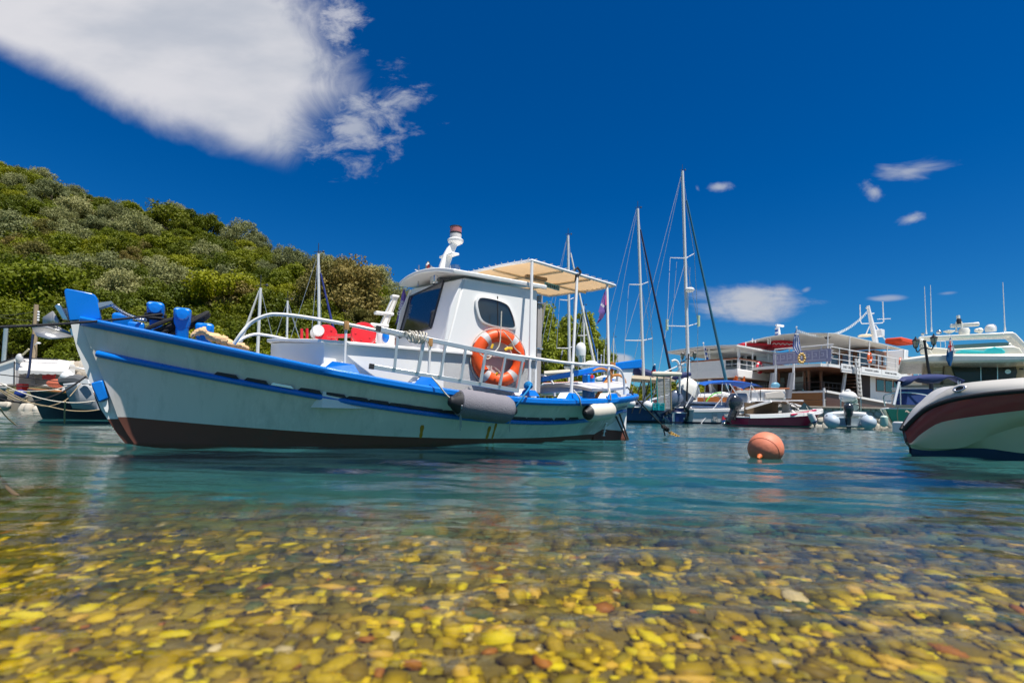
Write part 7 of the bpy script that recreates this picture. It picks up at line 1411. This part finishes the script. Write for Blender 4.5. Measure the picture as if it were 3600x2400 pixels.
striped_flag('tiny Greek flag on the short mast above the red covers', E_(1522, 280), E_(1530, 330), [E_(1500, 290), E_(1530, 285), E_(1530, 365), E_(1498, 375)], VD + 2, [gw_, gb_, gw_, gb_], None, staff=False)
# lower deck
zb = .2
m = MB(); m.box((Lv / 2 + .4, yL / 2, z0 / 2 - .25), (Lv, yL * .96, z0 * .52)); m.build('hull_side', hullw2, vb_, bevel=.1)
m = MB(); m.box((Lv * .62 + 2, yL * .5, (z0 + z0 * .5) / 2 - .1), (Lv * .55, yL * .8, z0 * .5)); lc2 = m.build('lower_cabin', greyw, vb_)
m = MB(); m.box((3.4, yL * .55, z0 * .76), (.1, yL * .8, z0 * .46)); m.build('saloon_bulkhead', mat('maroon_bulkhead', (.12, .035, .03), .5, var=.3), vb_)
for i in range(4): m = MB(); m.box((3.3, yL * (.22 + .18 * i), z0 * .76), (.05, .42, z0 * .36)); m.build('saloon_window', mat('pale_window', (.45, .42, .36), .2), vb_)
for y in (.15, yL * .5, yL - .2): m = MB(); m.prism([(.35, y, z0), (.35, y + .22, z0), (.8, y + .22, z0 * .48), (.8, y, z0 * .48)], (.3, 0, 0)); m.build('slanted_pillar', greyw if y > .2 else whitetube, vb_)
m = MB(); m.box((.3, yL - .55, z0 * .76), (.12, .9, z0 * .5)); m.build('brown_panel', mat('plum_panel', (.12, .07, .075), .5), vb_)
ost = mat('orange_stairs', (.68, .14, .01), .5); a_, b_ = F2(1150, 780, -.3), F2(1110, 935, -.3)
m = MB(); m.tube([F2(1105, 775, -.3), F2(1055, 865, -.3)], .06, 6); m.tube([a_ + Vector((0, .25, 0)), b_ + Vector((0, .28, 0))], .06, 6); m.tube([a_ + Vector((0, -.3, 0)), b_ + Vector((0, -.4, 0))], .06, 6); m.build('stair_rail', ost, vb_)
for i in range(5): q = a_.lerp(b_, .25 + .19 * i); m = MB(); m.box(q, (.3, .75, .07)); m.build('stair_tread', ost, vb_)
# varnished hull lying in front of the white tour boat
w = dep(E_(800, 1075), 33); o = thing('wooden_boat', 'varnished orange-brown wooden hull with white rail behind the outboards', 'boat', w); dw = lambda x, y, k=0: dep(E_(x, y), 33 + k) - w
vw = mat('orange_varnish', (.42, .13, .02), .3, var=.2, scale=3, stretch=(1, 1, 12), coat=.3)
for i in range(5):
    m = MB(); m.sheet([[dw(x, lerp(ya, yb2, (i + k) / 5) - (1 if k == 0 else 0)) for k in (0, .96)] for x, ya, yb2 in ((470, 1012, 1075), (640, 985, 1072), (830, 975, 1070), (1040, 992, 1068))], .05); m.build('plank', vw, o)
m = MB(); m.tube(spline([dw(640, 968, -.1), dw(760, 972, -.1), dw(860, 968, -.1), dw(920, 952, -.1), dw(980, 950, -.1), dw(1040, 968, -.1)], 4), .11, 8); m.build('white_rail', white, o)
m = MB(); m.box(dw(760, 1090, 1), (6.5, 1.8, 1.2)); m.build('hull_body', hullw2, o)
m = MB(); m.tube(spline([dw(805, 1030, -.4), dw(850, 975, -.4), dw(900, 945, -.4), dw(965, 940, -.4)], 4), .035, 6); m.build('green_hose', mat('green_hose', (.10, .50, .04), .5), o)
for x in (1240, 1320): pass
# small cabin boat between the tour boats
w = dep(E_(1400, 1020), 31.5); o = thing('cabin_boat', 'low white cabin boat with teak coaming in front of the tour boats', 'boat', w); dw = lambda x, y, k=0: dep(E_(x, y), 31.5 + k) - w
m = MB(); m.prism([dw(1240, 910), dw(1600, 905), dw(1610, 1010), dw(1240, 1040)], (0, 2.0, 0)); cbn = m.build('cabin_side', gel, o, bevel=.05); m = MB(); m.tube([dw(1200, 908, -.1), dw(1400, 903, -.1), dw(1640, 900, -.1)], .05, 6); m.build('teak_coaming', teak, o)
m = MB(); m.prism([dw(1395, 945, -.12), dw(1560, 920, -.12), dw(1600, 960, -.12), dw(1590, 1000, -.12), dw(1400, 1000, -.12)], (0, .08, 0)); m.build('cream_panel', mat('cream_panel', (.58, .54, .48), .6), o, bevel=.04)
for x in (1255, 1350): m = MB(); m.tube([dw(x, 1040, -.1), dw(x, 910, -.1)], .03, 6); m.build('cabin_post', darkm, o)
m = MB(); m.sphere(dw(1500, 870, .6), .24, 16, 10, (1.2, .6, .9)); m.build('blue_dish', mat('pale_blue_disc', (.12, .30, .42), .4), o)
m = MB(); m.prism([dw(1440, 1000, 1), dw(1475, 740, 1), dw(1500, 740, 1), dw(1480, 1000, 1)], (0, .3, 0)); m.prism([dw(1620, 1000, 1), dw(1660, 740, 1), dw(1690, 740, 1), dw(1660, 1000, 1)], (0, .3, 0)); m.build('grey_pillar', mat('grey_pillar', (.22, .22, .24), .5), o)
# ------------------------------------------------------------------ cream motor yacht
YD = 30.0; w = dep(R_(560, 1000), YD); MY = Fr((w.x, w.y, 0), radians(54)); my = thing('motor_yacht', 'large cream motor yacht with flybridge, antennas and turquoise cover', 'yacht', MY.o, MY.phi)
K = lambda x, y, o=0: MY.f_(R_(x, y), o); yc = mat('yacht_cream', (.70, .67, .56), .25, var=.03, coat=.3); yw = mat('yacht_white', (.76, .74, .66), .25, var=.03, coat=.3); ytan = mat('yacht_tan', (.44, .37, .25), .5, var=.08)
def kp(name, pts, x0, depth_, m_, bev=.05, par=None): mm = MB(); mm.prism([K(*p, x0) for p in pts], (depth_, 0, 0)); return mm.build(name, m_, par or my, 30, bevel=bev)
kp('hull_stern', [(208, 905), (1500, 905), (1500, 1100), (240, 1100)], 0, 10, yc, .1); kp('stern_rail', [(205, 872), (1500, 868), (1500, 905), (210, 908)], -.15, .5, yw, .06); kp('stern_step', [(255, 985), (700, 985), (700, 1010), (250, 1010)], -.5, .5, yw)
kp('main_deck_side', [(300, 852), (1500, 845), (1500, 868), (290, 872)], .3, 8, ytan, 0)
kp('saloon_wall', [(505, 660), (1500, 650), (1500, 870), (510, 870)], 2.2, 6, ytan, 0)
for pts, mt_ in (([(705, 690), (955, 682), (960, 835), (780, 835)], mat('brown_glass', (.035, .03, .022), .08)), ([(965, 705), (1098, 702), (1100, 835), (966, 835)], mat('black_opening', (.008, .008, .01), .3)), ([(1105, 690), (1258, 682), (1270, 740), (1255, 800), (1108, 830)], MATS['brown_glass'])): kp('saloon_door', pts, 2.1, .08, mt_, 0)
kp('door_frame', [(956, 682), (964, 682), (966, 835), (960, 835)], 2.05, .08, steel, 0); kp('door_frame', [(1098, 690), (1106, 690), (1108, 835), (1100, 835)], 2.05, .08, steel, 0); kp('lintel', [(690, 660), (1270, 652), (1275, 682), (700, 690)], 1.9, .3, ytan, .03)
kp('stair_block', [(545, 662), (650, 660), (640, 760), (615, 850), (500, 850), (500, 700)], 1.0, 1.2, ytan, .05)
for y in (700, 745, 790): kp('stair_tread', [(560, y - 8), (640, y - 8), (637, y), (557, y)], .85, .3, yc, .02)
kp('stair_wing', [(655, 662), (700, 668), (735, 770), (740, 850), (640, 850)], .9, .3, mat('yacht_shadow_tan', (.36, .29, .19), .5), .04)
kp('flybridge_deck', [(272, 640), (330, 620), (560, 588), (1500, 588), (1500, 640), (1260, 655), (700, 662), (320, 665)], -1.4, 9, yw, .12)
kp('flybridge_coaming', [(455, 540), (560, 530), (720, 545), (1230, 518), (1290, 535), (1330, 590), (455, 590)], .8, .3, yc, .06)
kp('flybridge_glass', [(730, 512), (1060, 492), (1200, 490), (1195, 520), (730, 545)], .9, .05, mat('tinted_glass', (.10, .17, .16), .08), 0)
kp('flybridge_side', [(438, 470), (470, 465), (560, 590), (450, 590)], .3, .4, yc, .05); kp('flybridge_seat', [(1130, 500), (1220, 495), (1235, 540), (1190, 560), (1140, 530)], 1.2, .9, yw, .05)
P = []; m = MB(); cv2 = [(745, 572), (800, 555), (900, 558), (985, 565), (1020, 540), (1080, 528), (1140, 540), (1170, 570), (1165, 582), (745, 582)]; m.prism([K(*p, .6) for p in cv2], (.9, 0, 0)); o = m.build('canvas_cover', mat('turquoise_canvas', (.02, .48, .52), .7, var=.12, bump=.4, bscale=8), None, 60, bevel=.08); o.location = MY.o; o.rotation_euler = (0, 0, MY.phi); tag(o, 'turquoise canvas cover over the yacht flybridge seats', 'cover')
kp('radar_arch', [(430, 445), (455, 438), (900, 418), (1232, 402), (1260, 415), (1400, 560), (1365, 575), (1205, 436), (900, 444), (480, 462), (440, 470)], 1.6, 1.4, yw, .05); kp('arch_leg', [(432, 450), (480, 462), (520, 520), (555, 590), (470, 590), (445, 520)], 1.4, .5, yc, .06)
for x0, y0, x1, y1 in ((482, 15, 498, 420), (533, 5, 543, 400), (1147, -20, 1166, 395)): m = MB(); a_, b_ = K(x1, y1, 2), K(x0, y0, 2); m.tube([a_, a_.lerp(b_, .12), b_], [.06, .03, .018], 6); m.build('whip_antenna', whitetube, my)
c_ = K(1045, 398, 2.2); rr = (K(1097, 390, 2.2) - K(993, 390, 2.2)).length / 2; m = MB(); m.lathe([(rr * .95, 0), (rr, rr * .5), (rr * .97, rr * .95), (rr * .75, rr * 1.35), (rr * .4, rr * 1.58), (.02, rr * 1.63)], 22, Matrix.Translation(c_)); m.build('satellite_dome', gel, my, 60)
a_, b_ = K(700, 350, 2.2), K(948, 338, 2.2); m = MB(); m.box((a_ + b_) / 2, (.25, (a_ - b_).length, .22)); m.build('radar_bar', yw, my, bevel=.05)
m = MB(); m.lathe([(.05, -.5), (.25, -.42), (.28, -.15), (.22, .0)], 12, Matrix.Translation(K(820, 370, 2.2))); m.build('radar_pedestal', yw, my)
for x in (755, 800): m = MB(); m.tube(spline([K(x, 405, 2.1), K(x - 3, 330, 2.1), K(778, 290, 2.1)], 4), .05, 6); m.build('light_hoop', yw, my)
m = MB(); m.lathe([(.11, -.1), (.13, .1), (.1, .22)], 10, Matrix.Translation(K(775, 320, 2.1))); m.build('hoop_lamp', darkm, my); m = MB(); m.lathe([(.09, 0), (.09, .2)], 10, Matrix.Translation(K(769, 290, 2.1))); m.build('anchor_light', yw, my)
m = MB(); m.lathe([(.03, -.18), (.30, -.03), (.30, .0), (.1, .05)], 14, Matrix.Translation(K(692, 393, 2.1))); m.build('mushroom_antenna', yw, my); m = MB(); m.sphere(K(605, 403, 2.1), .14, 10, 8); m.build('search_lamp', steel, my); m = MB(); m.sphere(K(925, 390, 2.1), .12, 10, 8); m.sphere(K(952, 390, 2.1), .17, 10, 8); m.build('horn_pods', yw, my, kind='stuff'); m = MB(); m.sphere(K(468, 420, 2.1), .09, 10, 8); m.build('gps_dome', yw, my)
for x in (1297, 1312): m = MB(); m.box(K(x, 715, 2.0), (.05, .10, .10)); m.build('switch_plate', darkm, my)
m = MB(); m.lathe([(.13, 0), (.13, .03)], 16, Matrix.Translation(K(1190, 738, 2.06)) @ Matrix.Rotation(-pi / 2, 4, 'Y')); m.build('porthole_light', steel, my)
rail(my, [K(580, 530, .2), K(660, 530, .2)], 2, .35, .025, 1, 'fly_rail')
eb = mat('ensign_blue', (.0, .10, .28), .8, trans=.25); ens = thing('flag', 'drooping blue ensign with red and white corner on the yacht', 'flag', dep(R_(700, 690), YD - 1.6), 0, 'flags on the boats'); ed = lambda x, y, o=0: dep(R_(x, y), YD - 1.6 + o) - ens.location
m = MB(); m.sheet([[ed(x, y, .06 * sin(3 * k + y * .02)) for k, x in enumerate(r)] for y, r in ((455, (695, 702, 708)), (520, (685, 705, 728)), (580, (672, 700, 728)), (640, (668, 695, 722)), (690, (690, 700, 708)))], .01); m.build('flag_cloth', eb, ens, 60)
m = MB(); m.tube([ed(702, 440), ed(740, 580)], .03, 6); m.build('staff', whitetube, ens)
m = MB(); m.prism([ed(x, y, -.12) for x, y in ((697, 465), (708, 465), (728, 560), (712, 560), (686, 575), (683, 540))], (0, .01, 0)); m.build('flag_canton', gw_, ens); m = MB(); m.prism([ed(x, y, -.15) for x, y in ((699, 475), (705, 475), (710, 560), (702, 565))], (0, .01, 0)); m.prism([ed(x, y, -.15) for x, y in ((684, 520), (716, 515), (718, 528), (684, 533))], (0, .01, 0)); m.build('flag_cross', red, ens)
# ------------------------------------------------------------------ far yachts beyond the stern, flags
w = dep(D_(480, 930), 29); cat_ = thing('motor_yacht', 'low white yacht with a tall white radome behind the blue tiller', 'yacht', w); dc = lambda x, y, k=0: dep(D_(x, y), 29 + k) - w
m = MB(); m.prism([dc(140, 905), dc(480, 890), dc(820, 905), dc(830, 990), dc(160, 1010)], (0, 3, 0)); m.build('hull_side', hullw2, cat_, bevel=.08); m = MB(); m.prism([dc(160, 898, -.05), dc(480, 886, -.05), dc(480, 891, -.05), dc(160, 904, -.05)], (0, .05, 0)); m.build('red_line', red, cat_)
m = MB(); m.lathe([(.28, 0), (.30, .3), (.28, .55), (.16, .72), (.02, .78)], 18, Matrix.Translation(dc(500, 655))); m.lathe([(.10, -.62), (.14, -.15), (.24, 0)], 12, Matrix.Translation(dc(500, 655))); m.build('radome', gel, cat_, 60)
for x, y, r_ in ((395, 760, .22), (540, 745, .25), (600, 735, .3)): m = MB(); m.sphere(dc(x, y, .5), r_, 12, 8, (1.4, 1, .8)); m.build('deck_pod', gel, cat_)
m = MB(); m.box(dc(480, 745, .5), (1.6, .6, .06)); m.build('arch_shelf', darkm, cat_); m = MB(); m.prism([dc(640, 850, -.2), dc(720, 830, -.2), dc(850, 850, -.2), dc(860, 895, -.2), dc(640, 895, -.2)], (0, 1.2, 0)); m.build('bow_hump', gel, cat_, bevel=.1)
m = MB(); m.tube([dc(165, 820, .2), dc(460, 800, .2)], .16, 8); m.build('boom_roll', mat('cream_roll', (.62, .56, .46), .85), cat_)
for x in (655, 715): m = MB(); m.tube([dc(x, 830), dc(x, 590)], .02, 5); m.build('whip_antenna', whitetube, cat_)
m = MB(); m.prism([dc(710, 850, -.4), dc(740, 845, -.4), dc(820, 880, -.4), dc(800, 905, -.4), dc(700, 895, -.4)], (0, .3, 0)); m.build('blue_cushion', blue, cat_, bevel=.03)
striped_flag('small Greek flag on the white yacht behind the stern post', D_(690, 650), D_(685, 740), [D_(668, 690), D_(690, 680), D_(688, 725), D_(662, 735)], 28.5, [gb_, gw_, gb_, gw_, gb_])
striped_flag('furled blue and red ensign above the navy boat stern', D_(1180, 735), D_(1172, 840), [D_(1165, 745), D_(1192, 745), D_(1196, 810), D_(1145, 840)], 29.2, [eb, eb, red, eb])
striped_flag('small black and white pennant hanging under the white sailboat spreader', D_(340, 590), D_(325, 690), [D_(328, 605), D_(340, 600), D_(322, 690), D_(308, 688)], 30.6, [gw_, darkm], staff=False)
# ------------------------------------------------------------------ left-hand harbour side
LQ = 27.0; a_, b_ = flat((-40, 1437)), flat((330, 1437)); lz = .85
m = MB(); m.box((-38, LQ + 6, lz / 2 - .5), (44, 12, lz + 1)); lq = m.build('quay', land, kind='structure')
rockm = [mat('shore_rock_%d' % i, c, .9, var=.25, scale=2, bump=.5, bscale=6) for i, c in enumerate(((.42, .36, .28), (.33, .28, .22), (.50, .45, .37)))]
rme = [blob_mesh('rock', 70 + i, 2, .75, .35) for i in range(5)]
for me in rme: me.materials.append(rockm[rnd.randrange(3)])
for k in range(70):
    r = rnd.uniform(.14, .34); o = bpy.data.objects.new('rock', rme[rnd.randrange(5)]); COL.objects.link(o); o.parent = lq; x = rnd.uniform(-29, -16.5); t = rnd.random()
    o.location = (x, LQ - .1 - .6 * (1 - t), .0 + .75 * t); o.scale = (r * 1.2, r, r); o.rotation_euler = (rnd.uniform(0, 6), rnd.uniform(0, 6), rnd.uniform(0, 6))
for k in range(60):
    r = rnd.uniform(.2, .55); o = bpy.data.objects.new('rock', rme[rnd.randrange(5)]); COL.objects.link(o); o.parent = lq; px_ = rnd.uniform(235, 300); w = dep((px_, rnd.uniform(1290, 1345)), 33.5)
    o.location = w; o.scale = (r * 1.2, r, r); o.rotation_euler = (rnd.uniform(0, 6), rnd.uniform(0, 6), rnd.uniform(0, 6))
# kiosk trailer with awning
KD = 29.0; w = dep(L_(165, 950), KD); ks = thing('kiosk_trailer', 'white kiosk trailer with open white scalloped awning', 'kiosk', w); kd = lambda x, y, k=0: dep(L_(x, y), KD + k) - w
m = MB(); m.prism([kd(-160, 760), kd(170, 652), kd(172, 945), kd(-160, 950)], (0, 4, 0)); m.build('body', greyw, ks, bevel=.04); m = MB(); m.tube([kd(-160, 758, -.1), kd(168, 650, -.1)], .05, 6); m.build('roof_edge', darkm, ks)
m = MB(); m.prism([kd(175, 660), kd(205, 665), kd(205, 945), kd(175, 945)], (0, 1, 0)); m.build('door_jamb', mat('kiosk_grey', (.48, .46, .46), .5), ks); m = MB(); m.tube([kd(160, 690, -.08), kd(155, 945, -.08)], .03, 5); m.build('body_seam', darkm, ks)
m = MB(); m.prism([kd(205, 655, 1), kd(640, 668, 1), kd(740, 940, 1), kd(205, 945, 1)], (0, .2, 0)); m.build('back_wall', mat('kiosk_inner', (.40, .35, .31), .7), ks)
m = MB(); m.sheet([[kd(245, 655, .9), kd(640, 668, .9), kd(780, 688, .9)], [kd(225, 720, 0), kd(500, 735, 0), kd(765, 740, 0)], [kd(203, 785, -1.0), kd(470, 795, -1.0), kd(740, 803, -1.0)]], .03); kaw = m.build('awning', mat('white_awning', (.74, .71, .67), .8, trans=.15), ks); rows = []
m = MB(); m.sheet([[kd(lerp(203, 740, i / 40), lerp(785, 803, i / 40), -1.0), kd(lerp(203, 740, i / 40), lerp(820, 828, i / 40) + 10 * abs(sin(pi * i / 40 * 6.5)), -1.0)] for i in range(41)], .02); m.build('valance', MATS['white_awning'], kaw)
m = MB(); m.prism([kd(465, 840, .5), kd(600, 830, .5), kd(590, 895, .5), kd(465, 895, .5)], (0, .1, 0)); m.build('red_display', mat('red_display', (.55, .02, .02), .5, var=.4, scale=9), ks)
m = MB(); m.prism([kd(178, 935, -.3), kd(243, 935, -.3), kd(243, 1015, -.3), kd(178, 1000, -.3)], (0, .4, 0)); m.build('red_crate', red, ks)
m = MB(); m.tube([kd(250, 655, .3), kd(640, 668, .3)], .04, 6); m.build('awning_roller', darkm, ks); m = MB(); m.prism([kd(750, 742, 1), kd(850, 752, 1), kd(915, 775, 1), kd(860, 778, 1), kd(752, 768, 1)], (0, 1, 0)); m.build('side_flap', greyw, ks)
o = thing('bagged_engine', 'small outboard wrapped in shiny plastic in front of the kiosk', 'engine', dep(L_(215, 640), KD - .6)); m = MB(); m.sphere((0, 0, -.1), .25, 14, 10, (.75, .6, 1.15)); m.build('plastic_wrap', mat('milky_plastic', (.5, .5, .5), .25, var=.3, scale=9, bump=.6, bscale=10), o); m = MB(); m.tube([(.15, 0, .1), (.5, 0, .45)], .05, 6); m.build('tiller_arm', mat('straw_tube', (.55, .48, .30), .6), o); m = MB(); m.tube([(-.05, 0, -.3), (-.05, 0, -.75)], .10, 6); m.build('leg', gry, o)
# poles
polem = mat('weathered_pole', (.32, .24, .15), .85, var=.3, stretch=(4, 4, .4)); b_, t_ = dep(L_(372, 660), 32), dep(L_(402, 66), 32)
o = thing('utility_pole', 'wooden utility pole with cross wires at the foot of the hill', 'pole', b_); m = MB(); m.tube([(0, 0, -1.2), t_ - b_], [.16, .12], 8); m.build('pole', polem, o)
for k in range(4): m = MB(); q = (t_ - b_) * (.86 - .05 * k); m.lathe([(.04, -.06), (.07, 0), (.04, .07)], 8, Matrix.Translation(q + Vector((.2, -.05, 0)))); m.build('insulator', whitetube, o)
q = dep(L_(425, 488), 31.8) - b_; m = MB(); m.sphere(q, .12, 10, 7, (1, 1, .5)); m.tube([q, q + Vector((-.35, .1, -.1))], .03, 5); m.build('lamp_head', whitetube, o)
for y0, y1 in ((95, 170), (130, 140)): m = MB(); m.tube(sag(t_ - b_ + Vector((0, 0, -.4 - .6 * (y0 > 100))), dep(L_(-200, y1), 30) - b_, .15), .012, 5); m.build('wire', darkm, o)
b_, t_ = dep(L_(32, 695), 31), dep(L_(68, 325), 31); o = thing('metal_pole', 'thin grey metal pole rising behind the kiosk roof', 'pole', b_); m = MB(); m.tube([(0, 0, -2.5), t_ - b_], .11, 8); m.build('pole', mat('galvanised', (.45, .50, .50), .4, .6), o)
# dark wooden yacht bow and grey tender hanging over it
w = flat(L_(400, 1322)); NB = Fr((w.x + 4.4, w.y + 1.3, 0), radians(197)); nb = thing('sailboat', 'black-hulled classic boat with wooden gunwale moored left of the bow', 'sailboat', NB.o, NB.phi)
q = NB.s_(L_(320, 1020), 0); hz_ = q.z; Ln = q.x
hull(nb, Ln, 2.3, hz_ + .05, hz_ * .8, mat('black_hull', (.008, .010, .018), .5, spec=.25), bottom_dark, gel, zb=.04, tr=.7, rake=.3, flare=.85, names_=('hull_side', 'hull_boot', 'deck'))
gwl = [ch for ch in nb.children if ch.name.startswith('gunwale')][0]; gwl.data.materials.clear(); gwl.data.materials.append(wood)
m = MB(); m.prism([Vector((Ln * .3, -.6, hz_)), Vector((Ln * .8, -.35, hz_)), Vector((Ln * .78, -.3, hz_ + .3)), Vector((Ln * .3, -.55, hz_ + .32))], (0, 1.0, 0)); m.build('coachroof', gel, nb, bevel=.05)
m = MB(); m.box((Ln * .62, .1, hz_ + .4), (.9, .35, .16)); m.box((Ln * .5, .2, hz_ + .38), (.5, .3, .25)); m.build('deck_locker', gel, nb, bevel=.04)
o = thing('deck_cushion', 'reddish cushion and rolled sailcloth lying on the black boat', 'cushion', NB.w((Ln * .86, .1, hz_ + .22)), NB.phi); m = MB(); m.sphere((0, 0, 0), .2, 12, 8, (1.3, 1, .6)); m.build('cushion', mat('brick_cloth', (.42, .10, .05), .8), o); m = MB(); m.tube([(-.3, .25, -.05), (-.9, .3, 0), (-1.4, .3, -.02)], [.09, .13, .08], 8); m.build('sailcloth', mat('sail_cloth', (.68, .65, .6), .8, bump=.3), o)
q = dep(L_(225, 1048), NB.w((Ln, 0, 0)).y); o = thing('bow_fender', 'small dark blue ball fender at the black boat bow tip', 'fender', q); m = MB(); m.sphere((0, 0, 0), .11, 12, 8, (1.3, 1, 1)); m.build('fender_body', bluecap, o)
td = 9.3; w = dep(L_(850, 1000), td); o = thing('tender', 'upended grey inflatable tender between the black boat and the white stem', 'dinghy', w); tl = lambda x, y, k=0: dep(L_(x, y), td + k) - w; gt = mat('grey_tarpaulin', (.30, .32, .34), .6, var=.15, bump=.4, bscale=6)
m = MB(); m.sheet([[tl(690, 925, .1), tl(730, 960, -.1), tl(800, 1130, -.1), tl(820, 1185, 0)], [tl(800, 920, .1), tl(850, 960, -.15), tl(900, 1120, -.15), tl(960, 1195, 0)], [tl(960, 925, .1), tl(1000, 1000, 0), tl(1040, 1110, 0), tl(1100, 1225, 0)]], .05); m.build('hull_skin', gt, o, 50)
m = MB(); m.tube([tl(690, 905), tl(760, 895), tl(860, 895), tl(965, 925)], .10, 10); m.build('buoyancy_tube', mat('dark_grey_tube', (.10, .105, .11), .6), o); m = MB(); m.tube(spline([tl(740, 820, .1), tl(755, 850, 0), tl(790, 870, 0), tl(800, 900, 0)], 4), .07, 8); m.sphere(tl(745, 860), .10, 10, 7, (1.2, 1, 1)); m.build('tarpaulin_bundle', gel, o)
m = MB(); m.prism([tl(905, 880, -.2), tl(965, 890, -.2), tl(975, 935, -.2), tl(880, 930, -.2)], (0, .1, 0)); m.build('cover_patch', gel, o)
w = dep(L_(-40, 1100), 8.5); o = thing('dark_dinghy', 'dark rubber dinghy with pale tube at the left picture edge', 'dinghy', w); m = MB(); m.tube([(-.9, .2, .20), (-.25, .05, .22), (-.16, .3, .20)], .06, 10); m.build('buoyancy_tube', mat('pale_tube', (.55, .52, .48), .5), o, 60); m = MB(); m.tube([(-.9, .1, .08), (-.25, .1, .05), (-.16, .3, .05)], .10, 12); m.build('hull_skin', black, o, 60)
# the tangle of mooring lines at the left
lines = ((((-40, 830), (300, 870), (700, 915), (960, 930)), 9.0, 0.0088, blackrope, 'thin dark mooring line crossing above the black boat deck'), (((-60, 960), (300, 965), (480, 945)), 8.0, 0.0077, blackrope, 'dark line running level behind the dinghy bow'), (((-80, 1085), (100, 1125), (270, 1142), (450, 1115), (640, 1050), (800, 960), (950, 855)), 7.5, 0.0143, blackrope, 'thick black rope sagging past the black boat and up to the stem'), (((-20, 920), (200, 1020), (480, 1105), (700, 1140), (880, 1145), (1045, 1125)), 7.0, 0.0083, whiterope, 'cream mooring rope sagging to the stem cheek, upper of two'), (((-30, 980), (150, 1090), (350, 1150), (550, 1190), (750, 1230), (950, 1238), (1090, 1222)), 6.8, 0.0077, tanrope, 'tan mooring rope sagging lowest toward the stem foot'), (((60, 1010), (300, 1130), (450, 1180), (560, 1180), (720, 1120), (800, 1040), (890, 935)), 7.6, 0.0060, tanrope, 'thin tan line looping up past the grey tender'), (((-20, 1000), (150, 1120), (240, 1150), (300, 1110)), 7.7, 0.0066, tanrope, 'short brown line near the rocks'), (((100, 1010), (350, 1020), (600, 1000), (740, 960)), 8.0, 0.0066, whiterope, 'pale line along the black boat gunwale'), (((0, 1205), (60, 1290), (175, 1392)), 6.0, 0.0077, tanrope, 'brown line slanting into the water by the left edge'), (((720, 1130), (712, 1250), (712, 1370)), 6.9, 0.0094, tanrope, 'weedy vertical line dropping into the water before the black hull'))
for pts_, d_, r_, mt_, lb in lines: rope('mooring_line', lb, [dep(L_(*p), d_ + .15 * k) for k, p in enumerate(pts_)], r_, mt_, group='mooring lines at the left')
e0, e1 = dep((-30, 1660), 3.4), flat((48, 1735)); rope('submerged_rope', 'brown rope entering the shallow water at the left edge', [e0, e0.lerp(e1, .5), e1, e1 + Vector((.10, .04, -.08))], .010, mat('wet_brown_rope', (.10, .065, .03), .8))

# lettering becomes plain mesh
dg = bpy.context.evaluated_depsgraph_get()
for o in [q for q in COL.objects if q.type == 'FONT']:
    me = bpy.data.meshes.new_from_object(o.evaluated_get(dg)); nm = o.name; pa, ml_ = o.parent, o.matrix_local.copy(); bpy.data.objects.remove(o)
    q = bpy.data.objects.new('lettering', me); COL.objects.link(q); q.parent = pa; q.matrix_local = ml_
